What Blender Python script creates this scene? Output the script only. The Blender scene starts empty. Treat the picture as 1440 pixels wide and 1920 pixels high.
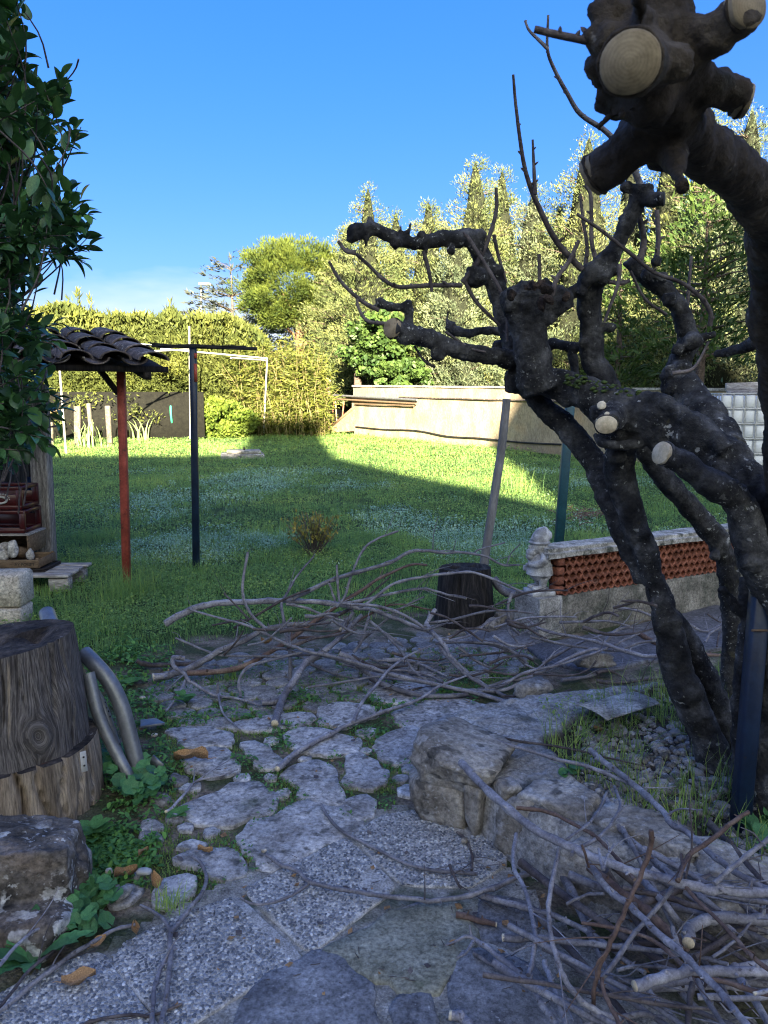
import bpy, bmesh, math, random
import numpy as np
from mathutils import Vector, Matrix

# ---------------------------------------------------------------- camera, sky, sun, exposure
scene = bpy.context.scene
R = math.radians
CAM_H, PITCH, FPX = 1.55, R(8.5), 1442.0
cam_d = bpy.data.cameras.new('camera')
cam = bpy.data.objects.new('camera', cam_d)
scene.collection.objects.link(cam)
cam.location = (0, 0, CAM_H)
cam.rotation_euler = (R(90) - PITCH, 0, 0)
cam_d.sensor_fit = 'VERTICAL'; cam_d.sensor_height = 36; cam_d.lens = 36 * FPX / 1920
cam_d.clip_start = 0.05; cam_d.clip_end = 2000
cam_d.dof.use_dof = True; cam_d.dof.focus_distance = 4.2; cam_d.dof.aperture_fstop = 18
scene.camera = cam

SUN = Vector((0.135, -1.0, 0.32)).normalized()          # direction towards the sun
world = bpy.data.worlds.new('World'); scene.world = world; world.use_nodes = True
wn = world.node_tree; wn.nodes.clear()
def N(nt, kind, **kw):
    n = nt.nodes.new(kind)
    for k, v in kw.items():
        if k.startswith('i_'): n.inputs[int(k[2:])].default_value = v
        else: setattr(n, k, v)
    return n
sky = N(wn, 'ShaderNodeTexSky', sky_type='NISHITA', sun_disc=False)
sky.sun_elevation = math.asin(SUN.z); sky.sun_rotation = math.atan2(SUN.x, SUN.y)
sky.altitude = 150; sky.air_density = 0.62; sky.dust_density = 6.0; sky.ozone_density = 3.0
hs = N(wn, 'ShaderNodeHueSaturation'); hs.inputs['Saturation'].default_value = 1.96; hs.inputs['Hue'].default_value = 0.529
bg = N(wn, 'ShaderNodeBackground'); bg.inputs['Strength'].default_value = 0.10
wo = N(wn, 'ShaderNodeOutputWorld')
tc = N(wn, 'ShaderNodeTexCoord'); sx = N(wn, 'ShaderNodeSeparateXYZ')
mp = N(wn, 'ShaderNodeMapping'); mp.inputs['Scale'].default_value = (2.2, 2.2, 9)
cn = N(wn, 'ShaderNodeTexNoise'); cn.inputs['Scale'].default_value = 1.6; cn.inputs['Detail'].default_value = 5
ma = N(wn, 'ShaderNodeMath', operation='MULTIPLY_ADD'); ma.inputs[1].default_value = 0.12; ma.inputs[2].default_value = 0.062
mr = N(wn, 'ShaderNodeMath', operation='SUBTRACT')
mm = N(wn, 'ShaderNodeMapRange'); mm.inputs[1].default_value = -0.012; mm.inputs[2].default_value = 0.03
mm.inputs[3].default_value = 0.0; mm.inputs[4].default_value = 0.8
mix = N(wn, 'ShaderNodeMix', data_type='RGBA'); mix.inputs[7].default_value = (1.15, 1.25, 1.4, 1)
L = wn.links.new
L(tc.outputs['Generated'], sx.inputs[0]); L(tc.outputs['Generated'], mp.inputs[0]); L(mp.outputs[0], cn.inputs[0])
L(cn.outputs[0], ma.inputs[0]); L(ma.outputs[0], mr.inputs[0]); L(sx.outputs[2], mr.inputs[1]); L(mr.outputs[0], mm.inputs[0])
ti = N(wn, 'ShaderNodeMix', data_type='RGBA', blend_type='MULTIPLY'); ti.inputs[0].default_value = 1; ti.inputs[7].default_value = (.87, .95, .85, 1)
gm = N(wn, 'ShaderNodeGamma'); gm.inputs[1].default_value = 0.52
L(sky.outputs[0], gm.inputs[0]); L(gm.outputs[0], hs.inputs['Color']); L(hs.outputs[0], ti.inputs[6]); L(ti.outputs[2], mix.inputs[6]); L(mm.outputs[0], mix.inputs[0])
L(mix.outputs[2], bg.inputs[0]); L(bg.outputs[0], wo.inputs[0])

sun_d = bpy.data.lights.new('sun', 'SUN'); sun_d.energy = 4.7; sun_d.angle = R(0.4); sun_d.color = (1.0, 0.87, 0.64)
sun = bpy.data.objects.new('sun', sun_d); scene.collection.objects.link(sun)
sun.rotation_euler = SUN.to_track_quat('Z', 'Y').to_euler(); sun.location = (5, -30, 14)
vs = scene.view_settings
scene.display_settings.display_device = 'sRGB'
vs.view_transform = 'Standard'; vs.look = 'None'; vs.gamma = 1; vs.use_curve_mapping = False; vs.exposure = 3.27
scene.render.engine = 'CYCLES'
scene.cycles.max_bounces = 6; scene.cycles.diffuse_bounces = 3; scene.cycles.glossy_bounces = 2
scene.cycles.transmission_bounces = 4; scene.cycles.transparent_max_bounces = 8
scene.cycles.caustics_reflective = False; scene.cycles.caustics_refractive = False
scene.cycles.use_denoising = True; scene.cycles.denoising_prefilter = 'ACCURATE'; scene.cycles.use_adaptive_sampling = False
scene.cycles.filter_width = 1.15
scene.cycles.sample_clamp_indirect = 4

# ---------------------------------------------------------------- helpers
rng = np.random.default_rng(7); random.seed(7)
col = scene.collection
ORG = {}                                                  # world origin of every object
def org(o): return ORG.get(o.name, np.zeros(3))

def ray(u, v):
    a, b = (u - 720) / FPX, (960 - v) / FPX
    return np.array([a, b * math.sin(PITCH) + math.cos(PITCH), b * math.cos(PITCH) - math.sin(PITCH)])
def P(u, v, Y):
    d = ray(u, v); t = Y / d[1]
    return np.array([0, 0, CAM_H]) + d * t
def PH(u, v, z):
    d = ray(u, v); t = (z - CAM_H) / d[2]
    return np.array([0, 0, CAM_H]) + d * t

def _hash(ix, iy, iz, s):
    h = (ix.astype(np.int64) * 374761393 + iy.astype(np.int64) * 668265263 + iz.astype(np.int64) * 2147483647 + s * 1274126177) & 0xffffffff
    h = ((h ^ (h >> 13)) * 1274126177) & 0xffffffff
    h = ((h ^ (h >> 16)) * 2246822519) & 0xffffffff
    return ((h ^ (h >> 15)) & 0xffffff) / float(0xffffff)
def vn(p, s=0):                                           # value noise, -1..1
    p = np.asarray(p, float); f = np.floor(p); w = p - f; w = w * w * (3 - 2 * w); i = f
    r = 0
    for dx in (0, 1):
        for dy in (0, 1):
            for dz in (0, 1):
                k = (w[..., 0] if dx else 1 - w[..., 0]) * (w[..., 1] if dy else 1 - w[..., 1]) * (w[..., 2] if dz else 1 - w[..., 2])
                r = r + k * _hash(i[..., 0] + dx, i[..., 1] + dy, i[..., 2] + dz, s)
    return r * 2 - 1
def fbm(p, s=0, o=4, g=.5):
    p = np.asarray(p, float); a, t, r = 1, 0, 0
    for k in range(o):
        r = r + a * vn(p * (2.03 ** k), s + k * 17); t += a; a *= g
    return r / t
def n2(x, y, f, s=0, o=3):
    x = np.asarray(x, float); y = np.asarray(y, float) + 0 * x
    return fbm(np.stack([x * f, y * f, 0 * x + .37 + s * 3.1], -1), s, o)

def gz(x, y):                                             # height of the ground
    x = np.asarray(x, float); y = np.asarray(y, float)
    k = np.clip((y - 5.2) / 2.5, 0, 1)
    return 0.02 * np.clip(y - 7, 0, 60) + k * (0.035 * n2(x, y, .55, 3, 2) + 0.015 * n2(x, y, 2.1, 5, 2))
def G(u, v, h=0.0):
    d = ray(u, v)
    if d[2] > -1e-3: return P(u, v, 60)
    t = (h - CAM_H) / d[2]
    for _ in range(25):
        p = d * t; t = .5 * t + .5 * (float(gz(p[0], p[1])) + h - CAM_H) / d[2]
    return np.array([0, 0, CAM_H]) + d * t
def PC(u, v, Y, r=0.0):                                   # at depth Y, but never under the ground
    p = P(u, v, Y)
    return G(u, v, r) if p[2] < gz(p[0], p[1]) + r else p
def inpoly(x, y, poly):
    x = np.asarray(x, float); y = np.asarray(y, float); c = np.zeros(x.shape, bool); n = len(poly)
    for i in range(n):
        x1, y1 = poly[i][:2]; x2, y2 = poly[(i + 1) % n][:2]
        if y1 == y2: continue
        c ^= ((y1 > y) != (y2 > y)) & (x < (x2 - x1) * (y - y1) / (y2 - y1) + x1)
    return c
def pdist(x, y, poly, closed=True):
    x = np.asarray(x, float); y = np.asarray(y, float); d = np.full(x.shape, 1e9); n = len(poly)
    for i in range(n if closed else n - 1):
        ax, ay = poly[i][:2]; bx, by = poly[(i + 1) % n][:2]; ex, ey = bx - ax, by - ay
        t = np.clip(((x - ax) * ex + (y - ay) * ey) / (ex * ex + ey * ey + 1e-12), 0, 1)
        d = np.minimum(d, np.hypot(x - ax - t * ex, y - ay - t * ey))
    return d
def sstep(a, b, x): t = np.clip((x - a) / (b - a), 0, 1); return t * t * (3 - 2 * t)

class MB:
    def __init__(s): s.V = []; s.Q = []; s.T = []; s.qm = []; s.tm = []; s.n = 0; s.A = []
    def add(s, V, Q=None, T=None, m=0, a=0.5):
        V = np.asarray(V, float).reshape(-1, 3)
        for F, L_, M_ in ((Q, s.Q, s.qm), (T, s.T, s.tm)):
            if F is not None and len(F):
                F = np.asarray(F, int); L_.append(F + s.n); M_.append(np.full(len(F), m, int))
        s.V.append(V); s.n += len(V); s.A.append(np.broadcast_to(np.asarray(a, float), (len(V),)))
        return s
    def box(s, c, d, m=0, rot=None, a=.5, bev=0.0):
        hx, hy, hz = np.asarray(d, float) / 2
        if bev <= 0:
            v = np.array([[x, y, z] for x in (-hx, hx) for y in (-hy, hy) for z in (-hz, hz)])
            q = [(0, 1, 3, 2), (4, 6, 7, 5), (0, 4, 5, 1), (2, 3, 7, 6), (0, 2, 6, 4), (1, 5, 7, 3)]; t = None
        else:
            b = min(bev, hx * .9, hy * .9, hz * .9); v = []
            for x in (-1, 1):
                for y in (-1, 1):
                    for z in (-1, 1):
                        v += [[x * hx, y * (hy - b), z * (hz - b)], [x * (hx - b), y * hy, z * (hz - b)], [x * (hx - b), y * (hy - b), z * hz]]
            v = np.array(v); I = lambda x, y, z, k: ((x * 2 + y) * 2 + z) * 3 + k
            q = []
            for k in (0, 1):
                q.append([I(k, 0, 0, 0), I(k, 0, 1, 0), I(k, 1, 1, 0), I(k, 1, 0, 0)][::(1 if k == 0 else -1)])
                q.append([I(0, k, 0, 1), I(1, k, 0, 1), I(1, k, 1, 1), I(0, k, 1, 1)][::(1 if k == 0 else -1)])
                q.append([I(0, 0, k, 2), I(0, 1, k, 2), I(1, 1, k, 2), I(1, 0, k, 2)][::(1 if k == 0 else -1)])
            for i in (0, 1):
                for j in (0, 1):
                    q.append([I(i, j, 0, 0), I(i, j, 0, 1), I(i, j, 1, 1), I(i, j, 1, 0)])
                    q.append([I(i, 0, j, 0), I(i, 0, j, 2), I(i, 1, j, 2), I(i, 1, j, 0)])
                    q.append([I(0, i, j, 1), I(0, i, j, 2), I(1, i, j, 2), I(1, i, j, 1)])
            t = [[I(i, j, k, 0), I(i, j, k, 1), I(i, j, k, 2)] for i in (0, 1) for j in (0, 1) for k in (0, 1)]
        if rot is not None: v = v @ np.asarray(rot).T
        return s.add(v + np.asarray(c, float), q, t, m, a)
    def beam(s, a, b, w, h, m=0, bev=0.0):                 # box from a to b
        a = np.asarray(a, float); b = np.asarray(b, float); L_ = np.linalg.norm(b - a)
        return s.box((a + b) / 2, (w, h, L_), m, frame((b - a)), bev=bev)
    def data(s, name, mats, smooth=True, origin=(0, 0, 0), fix=True):
        me = bpy.data.meshes.new(name)
        V = np.concatenate(s.V) - np.asarray(origin, float)
        Q = np.concatenate(s.Q) if s.Q else np.zeros((0, 4), int); T = np.concatenate(s.T) if s.T else np.zeros((0, 3), int)
        qm = np.concatenate(s.qm) if s.qm else np.zeros(0, int); tm = np.concatenate(s.tm) if s.tm else np.zeros(0, int)
        me.vertices.add(len(V)); me.vertices.foreach_set('co', V.ravel().astype(np.float32))
        loops = np.concatenate([Q.ravel(), T.ravel()]); me.loops.add(len(loops)); me.loops.foreach_set('vertex_index', loops.astype(np.int32))
        nq, nt_ = len(Q), len(T); me.polygons.add(nq + nt_)
        st = np.concatenate([np.arange(nq) * 4, nq * 4 + np.arange(nt_) * 3]).astype(np.int32)
        me.polygons.foreach_set('loop_start', st)
        mats = mats if isinstance(mats, (list, tuple)) else [mats]
        for m in mats: me.materials.append(m)
        me.polygons.foreach_set('material_index', np.concatenate([qm, tm]).astype(np.int32))
        me.polygons.foreach_set('use_smooth', np.full(nq + nt_, smooth, bool))
        at = me.attributes.new('rnd', 'FLOAT', 'POINT'); at.data.foreach_set('value', np.concatenate(s.A).astype(np.float32))
        me.update(calc_edges=True)
        if fix:
            bm = bmesh.new(); bm.from_mesh(me); bmesh.ops.recalc_face_normals(bm, faces=bm.faces); bm.to_mesh(me); bm.free()
        return me
    def build(s, name, mats, parent=None, smooth=True, fix=True, sharp=None):
        V = np.concatenate(s.V)
        if parent is None:
            lo, hi = V.min(0), V.max(0); o0 = np.array([(lo[0] + hi[0]) / 2, (lo[1] + hi[1]) / 2, lo[2]])
        else: o0 = org(parent)
        me = s.data(name, mats, smooth, o0, fix)
        if sharp is not None and smooth: me.set_sharp_from_angle(angle=R(sharp))
        o = bpy.data.objects.new(name, me); col.objects.link(o); ORG[o.name] = o0
        if parent is None: o.location = o0
        else: o.parent = parent
        return o

def place(name, me, loc, parent=None, rot=None, scale=None):  # object from shared mesh data
    o = bpy.data.objects.new(name, me); col.objects.link(o)
    loc = np.asarray(loc, float); ORG[o.name] = loc
    if parent is not None: o.parent = parent; o.location = loc - org(parent)
    else: o.location = loc
    if rot is not None: o.rotation_euler = Matrix(np.asarray(rot).tolist()).to_euler() if np.ndim(rot) == 2 else rot
    if scale is not None: o.scale = (scale,) * 3 if np.isscalar(scale) else scale
    return o
def tag(o, label=None, cat=None, group=None, kind=None):
    if label: o['label'] = label
    if cat: o['category'] = cat
    if group: o['group'] = group
    if kind: o['kind'] = kind
    return o
def thing(name, label, cat, loc, group=None):
    o = bpy.data.objects.new(name, None); col.objects.link(o); o.empty_display_size = .1
    o.location = loc; ORG[o.name] = np.asarray(loc, float)
    return tag(o, label, cat, group)

def frame(d, up=None, spin=0.0):                          # matrix whose z column is d
    d = np.asarray(d, float); d = d / (np.linalg.norm(d) + 1e-12)
    up = np.array([0, 0, 1.0]) if up is None else np.asarray(up, float)
    if abs(d @ up) > .97: up = np.array([0, 1.0, 0])
    x = np.cross(up, d); x /= np.linalg.norm(x); y = np.cross(d, x)
    if spin: x, y = x * math.cos(spin) + y * math.sin(spin), y * math.cos(spin) - x * math.sin(spin)
    return np.stack([x, y, d], 1)
def frames(d, spin):                                      # the same, vectorised
    d = d / (np.linalg.norm(d, axis=1, keepdims=True) + 1e-9)
    up = np.where(np.abs(d[:, 2:3]) > .97, [[0, 1.0, 0]], [[0, 0, 1.0]])
    x = np.cross(up, d); x /= np.linalg.norm(x, axis=1, keepdims=True); y = np.cross(d, x)
    c, s = np.cos(spin)[:, None], np.sin(spin)[:, None]
    return np.stack([x * c + y * s, y * c - x * s, d], 2)
def scatter(mb, TV, TQ, TT, pos, Rm, sc, a, m=0):
    n, k = len(pos), len(TV); sc = np.asarray(sc, float)
    if sc.ndim == 1: sc = sc[:, None] * np.ones((1, 3))
    V = np.einsum('nij,nkj->nki', Rm, np.asarray(TV, float)[None] * sc[:, None, :]) + pos[:, None, :]
    off = (np.arange(n) * k)[:, None, None]
    Q = (np.asarray(TQ, int)[None] + off).reshape(-1, 4) if TQ is not None and len(TQ) else None
    T = (np.asarray(TT, int)[None] + off).reshape(-1, 3) if TT is not None and len(TT) else None
    mb.add(V.reshape(-1, 3), Q, T, m, np.repeat(a, k))

def catmull(pts, rad, k=5):
    p = np.asarray(pts, float); r = np.asarray(rad, float)
    if len(p) == 2 or k <= 1:
        t = np.linspace(0, 1, 3 if len(p) == 2 else len(p))
        if len(p) == 2: return p[0] + (p[1] - p[0]) * t[:, None], r[0] + (r[1] - r[0]) * t
        return p, r
    e = np.vstack([2 * p[0] - p[1], p, 2 * p[-1] - p[-2]]); out = []; ro = []
    for i in range(len(p) - 1):
        a, b, c, d = e[i:i + 4]
        for t in np.arange(k) / k:
            out.append(.5 * (2 * b + (c - a) * t + (2 * a - 5 * b + 4 * c - d) * t * t + (3 * b - a - 3 * c + d) * t ** 3))
            ro.append(r[i] + (r[i + 1] - r[i]) * t)
    out.append(p[-1]); ro.append(r[-1])
    return np.array(out), np.array(ro)
def tube(mb, pts, rad, seg=8, k=5, m=0, a=.5, wob=0.0, seed=0, caps=True, capm=None):
    p, r = catmull(pts, rad, k); n = len(p)
    t = np.gradient(p, axis=0); t /= np.linalg.norm(t, axis=1, keepdims=True) + 1e-12
    x = frame(t[0])[:, 0]; X = []
    for i in range(n):
        x = x - t[i] * (x @ t[i]); x /= np.linalg.norm(x) + 1e-12; X.append(x)
    X = np.array(X); Y = np.cross(t, X)
    th = np.linspace(0, 2 * math.pi, seg, endpoint=False)
    rr = np.broadcast_to(r[:, None], (n, seg)).copy()
    V = p[:, None] + (X[:, None] * np.cos(th)[None, :, None] + Y[:, None] * np.sin(th)[None, :, None]) * rr[..., None]
    if wob: 
        q = V / (np.mean(r) * 2.2) + seed * 7.7
        V = p[:, None] + (V - p[:, None]) * (1 + wob * fbm(q, seed, 3))[..., None]
    i = np.arange(n - 1)[:, None] * seg; j = np.arange(seg)[None]; j2 = (j + 1) % seg
    Q = np.stack([i + j, i + j2, i + seg + j2, i + seg + j], -1).reshape(-1, 4)
    V = V.reshape(-1, 3); mb.add(V, Q, None, m, a)
    if caps:
        cm = m if capm is None else capm
        for e, ids in ((0, np.arange(seg)), (n - 1, (n - 1) * seg + np.arange(seg))):
            mb.add(np.vstack([V[ids], p[e]]), None, [(q, (q + 1) % seg, seg) for q in range(seg)], cm if e == 0 else m, a)
    return p, r

_ICO = {}
def ico(n):
    if n not in _ICO:
        bm = bmesh.new(); bmesh.ops.create_icosphere(bm, subdivisions=n, radius=1)
        _ICO[n] = (np.array([v.co[:] for v in bm.verts]), np.array([[v.index for v in f.verts] for f in bm.faces])); bm.free()
    return _ICO[n]
def rock(mb, c, d, seed=0, sub=3, rot=None, boxy=.6, amp=.16, f=1.3, m=0, a=.5):
    v, t = ico(sub); v = v.copy(); n = np.abs(v).max(1, keepdims=True)
    if boxy >= .5:                                         # broken stone: flat facets cut by planes
        rg = np.random.default_rng(seed + 1000); pn = np.vstack([np.eye(3), -np.eye(3), rg.normal(size=(12, 3))]); pn[:6] += rg.normal(0, .12, (6, 3)); pn /= np.linalg.norm(pn, axis=1, keepdims=True)
        pd = np.r_[np.full(6, .86), rg.uniform(.95, 1.18, 12)]; dt = v @ pn.T; v = v * np.min(np.where(dt > .05, pd / np.maximum(dt, .05), 9), 1)[:, None]; amp = amp * .55
    else: v = v * (1 - boxy) + (v / n * .82) * boxy
    v = v * (1 + amp * fbm(v * f + seed * 5.3, seed, 4)[:, None] + .45 * amp * fbm(v * f * 5 + seed, seed + 9, 3)[:, None])
    v = v * np.asarray(d, float) / 2
    if rot is not None: v = v @ np.asarray(rot).T
    mb.add(v + np.asarray(c, float), None, t, m, a)
def rz(a): c, s = math.cos(a), math.sin(a); return np.array([[c, -s, 0], [s, c, 0], [0, 0, 1.0]])
def rx(a): c, s = math.cos(a), math.sin(a); return np.array([[1.0, 0, 0], [0, c, -s], [0, s, c]])
def ry(a): c, s = math.cos(a), math.sin(a); return np.array([[c, 0, s], [0, 1.0, 0], [-s, 0, c]])
def fuse(mb, voxel, disp=()):                             # union of closed shapes as one skin, roughened
    me = mb.data('tmp', [], True); o = bpy.data.objects.new('tmp', me); col.objects.link(o)
    md = o.modifiers.new('r', 'REMESH'); md.mode = 'VOXEL'; md.voxel_size = voxel
    dg = bpy.context.evaluated_depsgraph_get(); dg.update()
    m2 = bpy.data.meshes.new_from_object(o.evaluated_get(dg)); bpy.data.objects.remove(o); bpy.data.meshes.remove(me)
    n = len(m2.vertices); V = np.zeros(n * 3, np.float32); m2.vertices.foreach_get('co', V); V = V.reshape(-1, 3).astype(float)
    Nn = np.zeros(n * 3, np.float32); m2.vertices.foreach_get('normal', Nn); Nn = Nn.reshape(-1, 3)
    F = np.zeros(len(m2.loops), np.int32); m2.loops.foreach_get('vertex_index', F)
    tot = np.zeros(len(m2.polygons), np.int32); m2.polygons.foreach_get('loop_total', tot)
    st = np.zeros(len(m2.polygons), np.int32); m2.polygons.foreach_get('loop_start', st)
    q = st[tot == 4]; t = st[tot == 3]
    Q = F[q[:, None] + np.arange(4)]; T = F[t[:, None] + np.arange(3)] if len(t) else None
    bpy.data.meshes.remove(m2)
    for amp, f, s in disp: V = V + Nn * (amp * fbm(V * f, s, 3))[:, None]
    out = MB(); out.add(V, Q, T); return out

# ---------------------------------------------------------------- materials
FINE = {'galvanised_steel': .12, 'perforated_tube': .1, 'blue_paint': .2, 'teal_paint': .2, 'red_paint': .25, 'white_pipe': .1, 'milky_plastic': .05, 'dark_red_plastic': .1, 'smooth_grey_pole': .25, 'grey_branch_bark': .35,
        'brown_branch_bark': .35, 'dark_twig_bark': .35, 'weathered_cast_stone': .3, 'pebble': .15, 'cut_wood': .25, 'cut_wood_dull': .25, 'stained_plaster': .3, 'laurel_leaf': .2, 'round_leaf': .2, 'limestone_rock': .5}
GAIN = {'bark': .82, 'galvanised_steel': .62, 'perforated_tube': .8, 'near_bark': .85, 'rotten_wood': 1.0, 'cut_wood': 1.0, 'cut_wood_dull': 1.0, 'stained_plaster': .85, 'pink_render': 1.0, 'milky_plastic': 1.4,
        'grass_blade': 3.7, 'bed_grass_blade': 2.4, 'weed_leaf': 2.2, 'round_leaf': 2.0, 'grey_branch_bark': 1.45, 'terracotta': 1.05, 'weathered_stump_wood': 1.1, 'fence_post_concrete': 1.0, 'ivy_and_shaded_leaf': 1.1, 'dark_twig_bark': 1.4, 'brown_branch_bark': 1.3, 'crown_shade_core': 1.0, 'dark_stained_wood': 1.0, 'black_rubber': 1.0, 'dark_metal': 1.0, 'blue_paint': .6, 'smooth_grey_pole': 1.0, 'teal_paint': 1.5, 'pale_limestone_block': 1.25,
        'cypress_spray': 1.2, 'grey_cypress_spray': 1.15, 'blue_cedar_spray': .6, 'charred_stump_wood': 1.1, 'laurel_leaf': 2.6, 'pale_flagstone': 1.85, 'slab_mortar': 1.9, 'rough_concrete_edge': 1.9, 'limestone_rock': 1.9, 'grey_paver': 1.5, 'soil_and_turf': 3.0, 'moss': 1.5, 'hedge_spray': 1.25, 'pine_needles': .9, 'pale_bush_leaf': .8, 'bamboo_leaf': .78, 'bamboo_culm': 1.0, 'pine_trunk_bark': .8, 'far_trunk_bark': 1.0, 'pebble': 1.6, 'gravel_stone': 1.5, 'weathered_cast_stone': 1.35, 'lichen_coping': 1.4, 'dark_red_plastic': .4, 'brown_box_wood': 1.0, 'rotten_end_grain': .6, 'white_pipe': .8, 'old_roof_tile': .85, 'pale_crumpled_bag': 1.2, 'tan_board': 1.2}
def surf(name, ramp, scale=6, rough=.85, bump=.5, bscale=40, detail=6, spec=.25, stretch=None, coord='Object', spots=(), rnd=None, orand=0.0,
         trans=0.0, bdist=.01, metal=0.0, rrough=.6, attr_co=None, obj_off=True, fine=.6):
    fine = FINE.get(name, fine); k = GAIN.get(name, 1.7); ramp = [(p_, tuple(min(.8, x * k) for x in c_)) for p_, c_ in ramp]
    m = bpy.data.materials.new(name); m.use_nodes = True; nt = m.node_tree; l = nt.links.new
    b = nt.nodes['Principled BSDF']; b.inputs['Roughness'].default_value = rough; b.inputs['Specular IOR Level'].default_value = spec
    b.inputs['Metallic'].default_value = metal
    if attr_co: co = N(nt, 'ShaderNodeAttribute', attribute_name=attr_co).outputs['Vector']
    else:
        co = N(nt, 'ShaderNodeTexCoord').outputs[coord]
        if obj_off:
            oi = N(nt, 'ShaderNodeObjectInfo'); va = N(nt, 'ShaderNodeVectorMath', operation='ADD')
            sc = N(nt, 'ShaderNodeMath', operation='MULTIPLY'); sc.inputs[1].default_value = 37.0
            l(oi.outputs['Random'], sc.inputs[0]); l(co, va.inputs[0]); l(sc.outputs[0], va.inputs[1]); co = va.outputs[0]
    if stretch:
        mp = N(nt, 'ShaderNodeMapping'); mp.inputs['Scale'].default_value = stretch; l(co, mp.inputs[0]); cs = mp.outputs[0]
    else: cs = co
    nz = N(nt, 'ShaderNodeTexNoise'); nz.inputs['Scale'].default_value = scale; nz.inputs['Detail'].default_value = detail; nz.inputs['Roughness'].default_value = rrough
    l(cs, nz.inputs[0])
    def rampnode(stops, src):
        r = N(nt, 'ShaderNodeValToRGB'); e = r.color_ramp.elements
        while len(e) < len(stops): e.new(.5)
        for q, (p_, c_) in zip(e, stops): q.position = p_; q.color = (*c_, 1)
        l(src, r.inputs[0]); return r.outputs[0]
    c = rampnode(ramp, nz.outputs[0])
    def mixc(f, a_, b_, bt='MIX', fv=None):
        x = N(nt, 'ShaderNodeMix', data_type='RGBA', blend_type=bt)
        if f is not None: l(f, x.inputs[0])
        else: x.inputs[0].default_value = fv
        for s_, i_ in ((a_, 6), (b_, 7)):
            if isinstance(s_, tuple): x.inputs[i_].default_value = (*s_, 1)
            else: l(s_, x.inputs[i_])
        return x.outputs[2]
    hgt = None
    for sp in spots:                                       # (colour, scale, low, high, strength, kind)
        if sp[5] == 'v':
            t = N(nt, 'ShaderNodeTexVoronoi'); t.inputs['Scale'].default_value = sp[1]; l(co, t.inputs[0]); src = t.outputs['Distance']
        else:
            t = N(nt, 'ShaderNodeTexNoise'); t.inputs['Scale'].default_value = sp[1]; t.inputs['Detail'].default_value = 4; l(co if sp[5] == 'n' else cs, t.inputs[0]); src = t.outputs[0]
        g = N(nt, 'ShaderNodeMapRange'); g.inputs[1].default_value = sp[2]; g.inputs[2].default_value = sp[3]; g.inputs[4].default_value = sp[4]
        l(src, g.inputs[0]); f = g.outputs[0]
        if len(sp) > 6:                                     # broken up by a second, broader noise
            t2 = N(nt, 'ShaderNodeTexNoise'); t2.inputs['Scale'].default_value = sp[6]; t2.inputs['Detail'].default_value = 3; l(co, t2.inputs[0])
            g2 = N(nt, 'ShaderNodeMapRange'); g2.inputs[1].default_value = .45; g2.inputs[2].default_value = .6; l(t2.outputs[0], g2.inputs[0])
            mu = N(nt, 'ShaderNodeMath', operation='MULTIPLY'); l(f, mu.inputs[0]); l(g2.outputs[0], mu.inputs[1]); f = mu.outputs[0]
        c = mixc(f, c, sp[0])
    if fine and bump:                                      # fine grain
        fn = N(nt, 'ShaderNodeTexNoise'); fn.inputs['Scale'].default_value = bscale * 1.3; fn.inputs['Detail'].default_value = 6; fn.inputs['Roughness'].default_value = .7; l(cs, fn.inputs[0])
        g = N(nt, 'ShaderNodeMapRange'); g.inputs[1].default_value = .32; g.inputs[2].default_value = .68; g.inputs[3].default_value = 1 - fine; g.inputs[4].default_value = 1 + fine
        l(fn.outputs[0], g.inputs[0]); cb = N(nt, 'ShaderNodeCombineColor'); [l(g.outputs[0], cb.inputs[i]) for i in range(3)]; c = mixc(None, c, cb.outputs[0], 'MULTIPLY', 1.0)
    if rnd:                                                # list of (position, colour) multiplied by the per-piece value
        at = N(nt, 'ShaderNodeAttribute', attribute_name='rnd'); c = mixc(None, c, rampnode(rnd, at.outputs['Fac']), 'MULTIPLY', 1.0)
    if orand:
        oi = N(nt, 'ShaderNodeObjectInfo'); g = N(nt, 'ShaderNodeMapRange'); g.inputs[3].default_value = 1 - orand; g.inputs[4].default_value = 1 + orand
        l(oi.outputs['Random'], g.inputs[0]); cb = N(nt, 'ShaderNodeCombineColor'); [l(g.outputs[0], cb.inputs[i]) for i in range(3)]
        c = mixc(None, c, cb.outputs[0], 'MULTIPLY', 1.0)
    l(c, b.inputs['Base Color'])
    if bump:
        bn = N(nt, 'ShaderNodeTexNoise'); bn.inputs['Scale'].default_value = bscale; bn.inputs['Detail'].default_value = 5; bn.inputs['Roughness'].default_value = .65; l(cs, bn.inputs[0])
        bp = N(nt, 'ShaderNodeBump'); bp.inputs['Strength'].default_value = bump; bp.inputs['Distance'].default_value = bdist
        l(bn.outputs[0], bp.inputs['Height']); l(bp.outputs[0], b.inputs['Normal'])
        if rough > .3:
            g = N(nt, 'ShaderNodeMapRange'); g.inputs[3].default_value = max(.05, rough - .12); g.inputs[4].default_value = min(1, rough + .1); l(bn.outputs[0], g.inputs[0]); l(g.outputs[0], b.inputs['Roughness'])
    if trans:
        tr = N(nt, 'ShaderNodeBsdfTranslucent'); l(c, tr.inputs[0]); ms = N(nt, 'ShaderNodeMixShader'); ms.inputs[0].default_value = trans
        l(b.outputs[0], ms.inputs[1]); l(tr.outputs[0], ms.inputs[2]); l(ms.outputs[0], nt.nodes['Material Output'].inputs[0])
    return m
def g3(v, t=(1, 1, 1)): return tuple(v * x for x in t)
M = {}
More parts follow.
